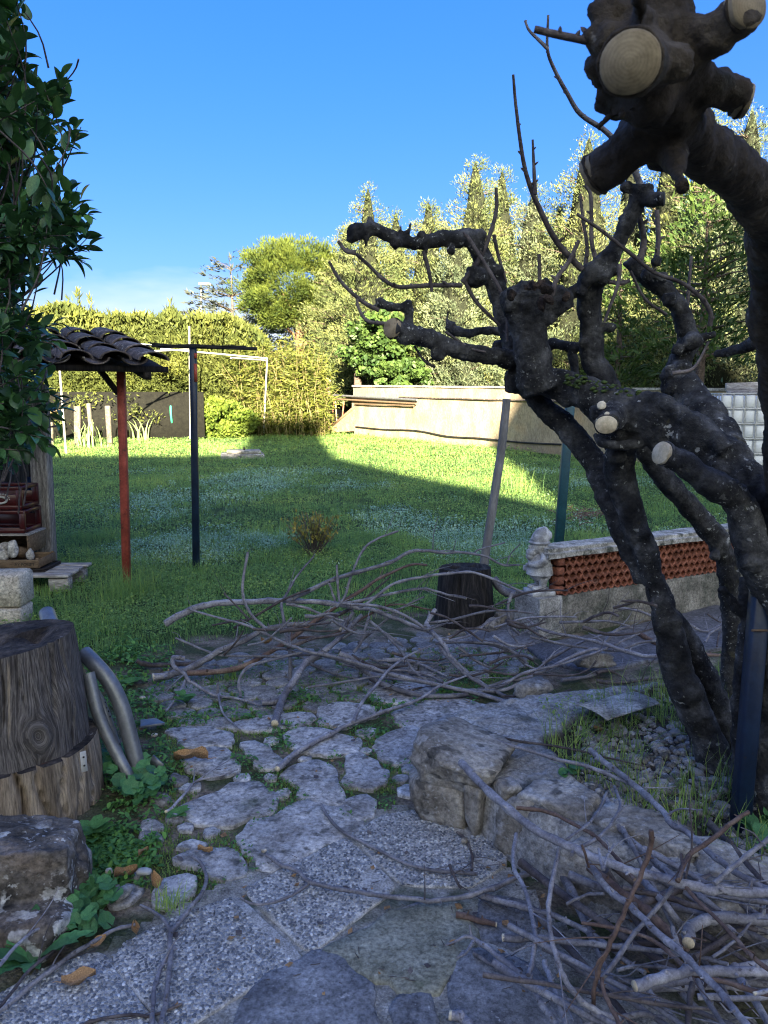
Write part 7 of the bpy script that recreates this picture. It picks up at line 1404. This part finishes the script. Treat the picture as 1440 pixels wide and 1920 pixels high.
lt_ = thing('laurel_tree', 'evergreen broad leaved tree at the left edge hanging over the shed', 'tree', (-2.35, 3.15, 0))
bv = [(-40, 60), (0, 42), (30, 38), (60, 52), (100, 52), (130, 78), (140, 122), (165, 128), (185, 112), (205, 92), (230, 152), (275, 148), (292, 80), (310, 62), (330, 95), (345, 155), (372, 166), (400, 150), (425, 172), (448, 180), (470, 152), (500, 116), (520, 78), (545, 52), (575, 84), (610, 122), (650, 108), (700, 92), (740, 112), (770, 118), (800, 110), (830, 100), (850, 62), (862, 20)]
def bound(v): return float(np.interp(v, [b[0] for b in bv], [b[1] for b in bv]))
tips = [(126, 142, .5, .9), (122, 165, .9, .4), (108, 185, 1, .1), (152, 238, .6, .9), (148, 262, 1, .2), (70, 258, .8, .3), (145, 350, .3, 1), (162, 375, .8, .7), (175, 402, 1, -.1), (170, 440, .8, .7), (178, 462, .9, .3), (160, 490, 1, -.3), (98, 335, .2, 1), (112, 368, .3, 1), (48, 62, .6, .8), (52, 105, .7, .6), (60, 132, .6, .8), (120, 605, .9, .2), (112, 640, 1, -.2), (118, 745, .9, -.3), (112, 790, .9, -.6), (100, 838, .6, -.9), (60, 850, .3, -1), (126, 765, 1, .1)]
for k in range(340):
    v = random.uniform(-30, 855); tips.append((random.uniform(-90, 1) + bound(v) * random.uniform(.15, .9), v, random.uniform(-.3, 1), random.uniform(-.5, 1)))
sprays = MB(); rest = MB(); leaves = []; tw = MB()
for k, (u, v, dx, dz) in enumerate(tips):
    y = 3.0 + (random.uniform(-.1, .1) if k < 24 else random.uniform(-.35, .55)); p = P(u, v, y); d = np.array([dx, random.uniform(-.5, .3), dz + .05]); d /= np.linalg.norm(d); L_ = random.uniform(.13, .2); p0 = p - d * L_; p0[0] -= .02
    tube(tw, [p0 - d * .12 - (.06, 0, .02), p0, p], [.004, .003, .0015], 5, 3)
    n = random.randint(8, 11); F = frame(d)
    for j in range(n):
        t = .25 + .75 * j / (n - 1); a_ = j * 2.4 + k; sp = random.uniform(.55, 1.1) * (1.15 - .55 * t); o = F @ np.array([math.cos(a_) * sp, math.sin(a_) * sp, .75]); leaves.append((p0 + d * L_ * t, o / np.linalg.norm(o), random.uniform(.058, .095) * (1.05 - .25 * t), random.uniform(-.6, .6), k))
leaves.sort(key=lambda l: l[0][1] - .4 * l[0][0])
def leafR(d, spin):
    z = np.array([0, 0, 1.0]) - d * d[2]; z += np.array([random.gauss(0, .35), random.gauss(0, .35), 0]); z -= d * (z @ d); z /= np.linalg.norm(z) + 1e-9; return np.stack([np.cross(d, z), d, z], 1)
order = list(range(len(leaves))); random.shuffle(order); sel = set(sorted(range(len(leaves)), key=lambda i: leaves[i][0][1])[:300])
for i, (p, d, s_, sp, k) in enumerate(leaves):
    Rm = leafR(d, sp)
    if i in sel: place('leaf', LM[i % 3], p, lt_, Rm, s_)
    else: V, Q = LV[i % 3]; rest.add((V * s_) @ Rm.T + p, Q, None, 0, random.random())
tag(rest.build('leaves', M['laurel'], lt_, fix=False), kind='stuff'); tw.build('twigs', M['branch_dark'], lt_)
q = MB(); tube(q, [(-2.35, 3.15, 0), (-2.3, 3.15, .8), (-2.2, 3.1, 1.6), (-2.05, 3.1, 2.4), (-1.95, 3.0, 3.2)], [.08, .07, .06, .045, .02], 12, 5, wob=.08)
for h in np.arange(.95, 3.1, .11): a_ = random.uniform(-.5, .6); tube(q, [(-2.2, 3.1, h), (-1.95, 3.1 + a_ * .4, h + .12), (-1.55 - random.uniform(-.1, .15), 3.1 + a_, h + random.uniform(.1, .35))], [.018, .012, .005], 7, 4)
q.build('trunk', M['bark'], lt_)

# ---- hedge, bushes and bamboo behind the lawn
M['hedge'] = surf('hedge_spray', [(.3, (.045, .062, .016)), (.55, (.085, .10, .024)), (.75, (.13, .135, .034))], 1.2, .7, 0, trans=.22, obj_off=False, rnd=[(0, (.55, .6, .6)), (.6, (1, 1, 1)), (1, (1.5, 1.4, 1.1))])
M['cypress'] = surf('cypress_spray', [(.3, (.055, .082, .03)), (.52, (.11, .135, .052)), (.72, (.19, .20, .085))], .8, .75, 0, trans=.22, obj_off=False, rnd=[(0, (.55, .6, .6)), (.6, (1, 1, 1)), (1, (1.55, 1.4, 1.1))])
M['cypress_grey'] = surf('grey_cypress_spray', [(.3, (.06, .09, .05)), (.52, (.12, .148, .085)), (.72, (.20, .215, .125))], .8, .75, 0, trans=.22, obj_off=False, rnd=[(0, (.55, .6, .6)), (.6, (1, 1, 1)), (1, (1.5, 1.4, 1.1))])
M['bluecedar'] = surf('blue_cedar_spray', [(.3, (.07, .09, .075)), (.7, (.14, .165, .135))], 1, .75, 0, trans=.15, obj_off=False, rnd=[(0, (.55, .6, .6)), (1, (1.4, 1.3, 1.2))])
M['pine'] = surf('pine_needles', [(.3, (.055, .088, .018)), (.55, (.095, .132, .026)), (.75, (.15, .175, .036))], .9, .7, 0, trans=.25, obj_off=False, rnd=[(0, (.5, .6, .6)), (1, (1.45, 1.3, 1.0))])
M['darkleaf'] = surf('ivy_and_shaded_leaf', [(.3, (.03, .065, .018)), (.7, (.075, .125, .035))], 2, .5, 0, trans=.2, obj_off=False, rnd=[(0, (.5, .6, .6)), (1, (1.5, 1.35, 1.1))])
M['paleleaf'] = surf('pale_bush_leaf', [(.3, (.12, .19, .03)), (.7, (.22, .29, .06))], 2, .6, 0, trans=.3, obj_off=False, rnd=[(0, (.5, .6, .6)), (1, (1.4, 1.3, 1.0))])
M['bamboo'] = surf('bamboo_leaf', [(.3, (.11, .145, .03)), (.7, (.21, .22, .055))], 2, .6, 0, trans=.3, obj_off=False, rnd=[(0, (.5, .6, .6)), (1, (1.4, 1.3, 1.0))])
M['trunk'] = surf('far_trunk_bark', [(.3, (.06, .045, .035)), (.7, (.16, .12, .095))], 6, .9, .5, 20)
M['pinetrunk'] = surf('pine_trunk_bark', [(.3, (.16, .09, .05)), (.7, (.33, .2, .12))], 6, .9, .5, 20)
M['inner'] = surf('crown_shade_core', [(.3, (.008, .011, .005)), (.7, (.022, .025, .012))], 5, .95, .8, 14)
FR = (np.array([(0, 0, 0), (.13, .03, .35), (0, -.03, 1), (-.13, .03, .35)]), [(0, 1, 2, 3)], None)
def blades(mb, pos, d, sc, a, w=1.0): n = len(pos); scatter(mb, FR[0], FR[1], None, pos, frames(d, rng.uniform(0, 6.28, n)), np.c_[sc * w, sc * w, sc], a)
def conifer(name, label, mat, top, ybase, r, nb=170, per=46, up=(.15, .6), fs=.30, flat=0, zlow=.5, shape=.8, group='conifers beyond the wall', tr_mat='trunk', cat='conifer', droop=.15, fw=1.0, core=0):
    z0 = float(gz(top[0], top[1])); H = top[2] - z0; base = np.array([top[0], top[1], z0]); t = thing(name, label, cat, base, group)
    q = MB(); tube(q, [base - (0, 0, .1), base + (.05, 0, H * .5), base + (0, 0, H * .96)], [.03 * H ** .7 + .04, .018 * H ** .7 + .02, .01], 9, 5, wob=.05); fo = MB(); bt = MB()
    tt = rng.beta(1, 1.25, nb) * (1 - zlow / H) + zlow / H; az = rng.uniform(0, 6.28, nb); prof = np.minimum(1, (1 - tt) / .9) ** shape * (1 - .25 * np.exp(-tt * 9)); Ln = (r * prof * rng.uniform(.55, 1.15, nb) + .12)
    if flat: tt = np.round(tt * flat) / flat + rng.normal(0, .008, nb)
    for i in range(nb):
        s0 = base + (0, 0, tt[i] * H); u_ = rng.uniform(*up) * (.6 + .8 * tt[i]); d = np.array([math.cos(az[i]), math.sin(az[i]), u_]); d /= np.linalg.norm(d); k = max(6, int(per * Ln[i] / r))
        if i % 3 == 0 and Ln[i] > .5: tube(bt, [s0, s0 + d * Ln[i] * .5, s0 + d * Ln[i] * .9 - (0, 0, droop * .5 * Ln[i])], [.02 + .012 * Ln[i], .015, .006], 5, 2)
        s = rng.uniform(.18, 1.0, k) ** .75; p = s0 + d * (s * Ln[i])[:, None]; p[:, 2] -= droop * Ln[i] * s ** 2; wd_ = .15 * Ln[i] * (1 - s) + .07; j = rng.normal(0, 1, (k, 3)) * wd_[:, None] * (1, 1, .35 if flat else .8)
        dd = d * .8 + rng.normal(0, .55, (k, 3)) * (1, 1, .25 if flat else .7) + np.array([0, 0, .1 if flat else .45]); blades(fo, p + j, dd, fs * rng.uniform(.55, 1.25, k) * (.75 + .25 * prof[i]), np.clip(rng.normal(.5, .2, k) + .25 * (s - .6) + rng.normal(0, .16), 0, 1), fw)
    k = 26; zz = rng.uniform(.88, 1.0, k); blades(fo, base + np.c_[rng.normal(0, .06, k) * (1.02 - zz) * 8, rng.normal(0, .06, k) * (1.02 - zz) * 8, zz * H], np.c_[rng.normal(0, .35, (k, 2)), np.ones(k)], np.full(k, fs * .9), rng.uniform(.4, .9, k), .7)
    q.build('trunk', M[tr_mat], t)
    if core:                                               # near-black core standing in for the shade inside the crown
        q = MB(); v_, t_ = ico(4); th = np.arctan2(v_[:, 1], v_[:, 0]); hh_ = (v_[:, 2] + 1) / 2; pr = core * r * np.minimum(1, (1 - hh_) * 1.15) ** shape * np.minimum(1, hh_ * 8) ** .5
        pr = pr * (1 + .45 * fbm(np.c_[np.cos(th) * 1.8, np.sin(th) * 1.8, hh_ * 9 + top[0]], 5, 4)); q.add(np.c_[np.cos(th) * pr, np.sin(th) * pr, hh_ * H * .93 + zlow * .6] + base, None, t_); q.build('shade_core', M['inner'], t, fix=False)
    if bt.V: tag(bt.build('branches', M[tr_mat], t), kind='stuff')
    tag(fo.build('crown', M[mat], t, fix=False), kind='stuff'); return t
cons = [(648, 425, 32, 2.2, 'cypress', 'bushy conifer filling the gap right of the umbrella pine'), (600, 505, 37, 2.6, 'cypress_grey', 'conifer behind the trunk of the umbrella pine'), (690, 345, 29, 1.7, 'cypress', 'slim conifer, leftmost in the row beyond the wall, behind the tip of the upper arm'), (742, 395, 31, 1.7, 'cypress', 'low conifer beyond the wall just right of the leftmost one'), (803, 372, 29.5, 1.9, 'cypress', 'conifer rising above the bend of the upper pruned arm'), (855, 430, 27.5, 1.6, 'cypress_grey', 'shorter grey green conifer behind the elbow of the upper arm'),
        (892, 292, 29, 2.2, 'cypress', 'pointed conifer left of the long bare shoots'), (942, 308, 31, 2.0, 'cypress', 'narrow pointed conifer between two others left of the long shoots'), (1003, 345, 28.5, 2.3, 'cypress_grey', 'broad conifer right behind the long bare shoots'), (1050, 380, 30, 1.9, 'cypress', 'conifer behind the short steep shoots'),
        (1105, 245, 27.5, 2.5, 'cypress', 'tall conifer whose tip shows left of the overhanging limb'), (1190, 275, 29, 2.3, 'cypress_grey', 'conifer mostly hidden behind the overhanging limb head'), (1260, 240, 27, 2.2, 'cypress', 'conifer hidden between the limb head and its stubs'), (1335, 192, 26, 2.3, 'cypress', 'sunlit conifer under the right stub of the overhanging limb'), (1412, 188, 25, 2.3, 'cypress_grey', 'tall sunlit conifer at the upper right photo edge'), (1500, 215, 25, 2.3, 'cypress', 'conifer half cut off by the right photo edge')]
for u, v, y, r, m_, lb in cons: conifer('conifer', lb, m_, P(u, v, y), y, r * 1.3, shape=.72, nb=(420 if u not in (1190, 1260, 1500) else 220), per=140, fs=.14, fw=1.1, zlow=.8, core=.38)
conifer('conifer', 'conifer coloured dark as if shaded, with open branches above the caged tank', 'darkleaf', P(1330, 345, 17.5), 17.5, 2.4, nb=120, per=60, fs=.24, up=(0, .35), zlow=2.2, shape=.45, droop=.2)  # darker foliage colour stands in for the shade on this tree
conifer('conifer', 'small dark conifer left of the pink house', 'darkleaf', P(1165, 470, 20), 20, 1.5, nb=80, per=50, fs=.24, up=(0, .4), zlow=1.0, shape=.6)
conifer('cedar', 'blue grey cedar with flat tiers behind the street lamp', 'bluecedar', P(432, 482, 40), 40, 4.4, nb=130, per=90, up=(.05, .3), fs=.34, flat=12, zlow=1.6, shape=.62, cat='tree', group=None, droop=.05)
def crown(name, label, cat, c, rad, n_cl, per, mat, fs, trunk=None, tmat='trunk', flatten=.7, cl=.35, group=None, low=-.2, dirup=.5, leaf=None):
    t = thing(name, label, cat, (c[0], c[1], float(gz(c[0], c[1]))), group); fo = MB(); c = np.array(c, float); rad = np.array(rad, float)
    for k in range(n_cl):
        d = rng.normal(size=3); d /= np.linalg.norm(d); d[2] = max(d[2], low) if d[2] < low else d[2]; p = c + d * rad * rng.uniform(.55, 1.0); cr = cl * min(rad) * rng.uniform(.6, 1.2)
        q = rng.normal(size=(per, 3)); q /= np.linalg.norm(q, axis=1, keepdims=True); pos = p + q * cr * rng.uniform(.4, 1, (per, 1)) * (1, 1, flatten); dd = q * .7 + d * .5 + np.array([0, 0, dirup]) + rng.normal(0, .3, (per, 3))
        sh_ = np.clip(rng.normal(.5, .16, per) + rng.normal(0, .16) + .3 * q[:, 2], 0, 1)
        if leaf is None: blades(fo, pos, dd, fs * rng.uniform(.6, 1.2, per), sh_)
        else: scatter(fo, *LEAF, pos, frames(dd, rng.uniform(0, 6.28, per)) @ rx(-1.2), fs * rng.uniform(.6, 1.2, per), sh_)
    if trunk:
        q = MB()
        for pts, rr in trunk: tube(q, pts, rr, 9, 5, wob=.06)
        q.build('trunk', M[tmat], t)
    tag(fo.build('crown', M[mat], t, fix=False), kind='stuff'); return t
pc = P(552, 545, 34); pb0 = P(563, 745, 34)
trk = [([pb0 - (0, 0, 1), P(563, 690, 34), P(561, 640, 34), P(556, 570, 34)], [.22, .2, .17, .08])] + [([P(562, v0, 34), P((562 + u1) / 2, (v0 + v1) / 2 - 6, 34 + dy / 2), P(u1, v1, 34 + dy)], [.08, .05, .02]) for v0, u1, v1, dy in ((640, 500, 590, .5), (630, 640, 580, -.5), (650, 650, 622, .5), (668, 640, 640, -.8), (625, 530, 550, -1), (640, 600, 560, .9))]
crown('umbrella_pine', 'rounded yellow green umbrella pine with orange trunk behind the bamboo', 'tree', pc + (0, 0, .1), (2.6, 2.3, 2.0), 260, 270, 'pine', .15, trk, 'pinetrunk', .85, .24, low=-.75, dirup=.7)
crown('ivy_clad_tree', 'dark glossy ivy clad tree overhanging the left end of the plaster wall', 'tree', P(715, 645, 25.6), (1.35, 1.0, 1.25), 75, 110, 'darkleaf', .17, [([P(672, 770, 25.8), P(672, 690, 25.8), P(690, 620, 25.8)], [.14, .12, .05])], leaf=1, low=-.9, dirup=0, cl=.4)
crown('ivy_bush', 'low leafy bush spilling over the top of the plaster wall', 'bush', P(745, 706, 24.6), (1.3, .5, .45), 36, 90, 'darkleaf', .16, leaf=1, low=-.8, dirup=0, cl=.6)
# hedge
def hedge_top(u): return float(np.interp(u, [-300, 60, 100, 130, 160, 180, 200, 225, 250, 270, 285, 305, 320, 335, 350, 375, 400, 425, 450, 475, 500], [600, 590, 582, 578, 598, 592, 606, 596, 604, 596, 610, 600, 584, 602, 608, 596, 606, 598, 612, 622, 650]))
hg = thing('hedge', 'tall clipped cypress hedge along the far side of the lawn', 'hedge', (-8.5, 23.6, .3)); fo = MB(); n = 100000
uu = rng.uniform(-300, 500, n) - 18 * rng.random(n) ** 3; yb_ = 23.9 + .9 * rng.random(n) ** 2; tops = np.array([P(u, hedge_top(u), 24.3)[2] for u in uu]); lowz = np.where(uu < 370, 1.1 + .22 * n2(uu * .05, uu * 0, 1.0, 8, 3) + .15 * n2(uu, uu * 0, .02, 4), .35)
fz = rng.random(n); zz = lowz + (tops - lowz) * np.where(rng.random(n) < .12, .96 + .06 * fz, fz); xx = (uu - 720) / FPX * yb_
blg = .85 * n2(xx, zz, .8, 3, 3) + .35 * n2(xx, zz, 2.6, 6, 2); topf = sstep(.72, 1, (zz - lowz) / (tops - lowz)); yy = yb_ - blg + topf * rng.uniform(0, 1.6, n)
dd = np.c_[rng.normal(0, .5, n), -.6 + rng.normal(0, .45, n) + .5 * topf, .45 + rng.normal(0, .45, n) + .5 * topf]
blades(fo, np.c_[xx, yy, zz + .1 * topf * rng.random(n)], dd, .155 * rng.uniform(.55, 1.25, n) * (1 + .5 * topf * rng.random(n)), np.clip(.45 + .35 * blg + rng.normal(0, .17, n) + .2 * topf, 0, 1), 1.3)  # blade colour darkened in hollows and lifted on bulges and top as shading
for u, v, k in [(145, 548, 80), (128, 560, 40), (168, 558, 45), (320, 566, 60), (312, 580, 30), (250, 585, 30), (205, 585, 30), (355, 585, 30), (420, 588, 40), (285, 588, 30)]:
    p = P(u, v, 24.4); zt = rng.random(k); blades(fo, p + np.c_[rng.normal(0, .20, k) * zt, rng.normal(0, .15, k) * zt, -zt * 1.1], np.c_[rng.normal(0, .5, (k, 2)), np.ones(k)], np.full(k, .24), rng.uniform(.4, .9, k), .8)
tag(fo.build('foliage', M['hedge'], hg, fix=False), kind='stuff')
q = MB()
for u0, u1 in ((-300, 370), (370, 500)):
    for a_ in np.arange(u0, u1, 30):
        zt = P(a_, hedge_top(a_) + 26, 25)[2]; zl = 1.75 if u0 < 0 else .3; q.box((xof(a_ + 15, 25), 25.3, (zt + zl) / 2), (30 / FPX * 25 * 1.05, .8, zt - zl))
q.build('shade_core', M['inner'], hg)  # dark boxes that block the view and stand for shade inside the hedge
for a_ in np.arange(-250, 480, 55):
    q = MB(); x = xof(a_, 24.9); tube(q, [(x, 24.9, .2), (x + .1, 24.9, 1.9)], [.09, .06], 7); q.build('stem', M['trunk'], hg)
# wire fence below the hedge
FP = surf('fence_post_concrete', [(.3, (.07, .062, .05)), (.5, (.12, .105, .085)), (.7, (.18, .16, .13))], 5, .95, .5, 20)
wfence = thing('wire_fence', 'old wire fence with pale concrete posts below the hedge', 'fence', G(220, 830))
for u, w in ((146, .2), (174, .12), (207, .16), (284, .22), (95, .2), (316, .08)):
    b = G(u, 836 if u < 250 else 824); q = MB(); q.beam(b - (0, 0, .1), (b[0] + .05 * math.sin(u), b[1], 1.32 + .16 * math.sin(u * 1.7)), w * .8, .14, bev=.02); q.build('post', FP, wfence)
b = G(220, 828); q = MB(); q.box((b[0] - .55, b[1] + .8, .9), (5.7, .03, 1.6)); q.build('dark_gap_panel', surf('gap_shade_black', [(.3, (.0015, .0015, .001)), (.7, (.006, .006, .004))], 9, .9, .5, 30), wfence)  # near-black panel standing in for the shaded gaps below the hedge
fo = MB(); n = 3500; xx = b[0] + rng.uniform(-3.6, 2.2, n); zz = .35 + 1.3 * rng.random(n); kp = n2(xx, zz, 1.5, 77) + .25 * (zz - .9) > .12; n = int(kp.sum()); blades(fo, np.c_[xx[kp], b[1] + .3 + rng.uniform(-.1, .4, n), zz[kp]], rng.normal(0, 1, (n, 3)), rng.uniform(.06, .14, n), rng.random(n), 1.3); tag(fo.build('creeper', M['hedge'], wfence, fix=False), kind='stuff')
q = MB(); q.beam(G(70, 838) + (0, .1, .75), G(112, 838) + (0, .1, .95), 1.1, .04); tag(q.build('board', M['tan'], None), 'pale board leaning at the left end of the wire fence', 'board')
q = MB(); tube(q, [G(330, 822), P(322, 790, 22.6), P(320, 765, 22.6), P(322, 752, 22.8)], [.03] * 4, 7); tag(q.build('green_hose', surf('green_hose', [(.4, (.02, .16, .09)), (.7, (.03, .22, .13))], 4, .5, 0)), 'green hose hanging on the wire fence left of the blue post', 'hose')
for k, (u, lb) in enumerate([(302, 'thin cane leaning on the fence left of the green hose'), (340, 'yellow cane between the green hose and the blue post'), (352, 'cane closest to the blue post by the fence')]):
    q = MB(); b = G(u, 824); tube(q, [b, b + (.12 - .1 * k, .1, 1.35)], [.03, .02], 6); tag(q.build('cane', M['tan']), lb, 'cane')
crown('pale_bush', 'pale yellow green bush at the foot of the hedge right of the blue post', 'bush', P(418, 785, 23.2), (.95, .6, .75), 70, 130, 'paleleaf', .10, leaf=1, low=-.9, cl=.5)
# bamboo
bo = thing('bamboo', 'yellowing bamboo thicket between the hedge and the plaster wall', 'bamboo', G(540, 818)); cu = MB(); fo = MB()
for k in range(230):
    u = random.uniform(470, 612); y = random.uniform(23.6, 25.4); b = np.array([xof(u, y), y, float(gz(xof(u, y), y))]); h = random.uniform(1.6, 2.9) * (1 if u < 590 else .85); t_ = np.array([random.gauss(0, .16), random.gauss(-.05, .12), 1]); pts = [b, b + t_ * h * .5, b + t_ * h + np.array([random.gauss(0, .2), random.gauss(0, .2), 0])]; tube(cu, pts, [.012, .009, .004], 5, 2, a=random.random())
    n = 90; s = rng.uniform(.03, 1.03, n) ** .8; pos = b + t_ * (h * s)[:, None] + rng.normal(0, .15, (n, 3)); dd = rng.normal(0, 1, (n, 3)) * (1, 1, .5) + (0, -.2, -.05); blades(fo, pos, dd, rng.uniform(.12, .26, n), np.clip(rng.normal(.5, .25, n), 0, 1), .75)
M['culm'] = surf('bamboo_culm', [(.3, (.15, .125, .05)), (.7, (.26, .22, .1))], 5, .6, 0, obj_off=False)
tag(cu.build('culms', M['culm'], bo, fix=False), kind='stuff'); tag(fo.build('leaves', M['bamboo'], bo, fix=False), kind='stuff')
# far woods along the horizon
fo = MB(); n = 15000; x = rng.uniform(-70, 75, n); y = rng.uniform(72, 96, n); hh = 4.2 + 2.2 * n2(x, y * 0, .11, 3) + 1.2 * n2(x, y * 0, .4, 4); z = rng.random(n) ** .7 * hh + .6
blades(fo, np.c_[x, y, z], np.c_[rng.normal(0, .6, (n, 2)), np.ones(n)], rng.uniform(1.0, 2.2, n), np.clip(rng.normal(.5, .2, n), 0, 1), 1.6); tag(fo.build('far_woods', M['cypress_grey'], fix=False), kind='stuff')
# tree added out of view, only there to shade the right-hand conifers
conifer('conifer', 'dense unseen conifer added at the right to shade the far conifers', 'hedge', np.array([18.5, 10, 15.5]), 10, 7.2, nb=260, per=80, fs=1.1, fw=2.4, zlow=.2, shape=.9, group='added shade trees out of view', up=(-.1, .2))
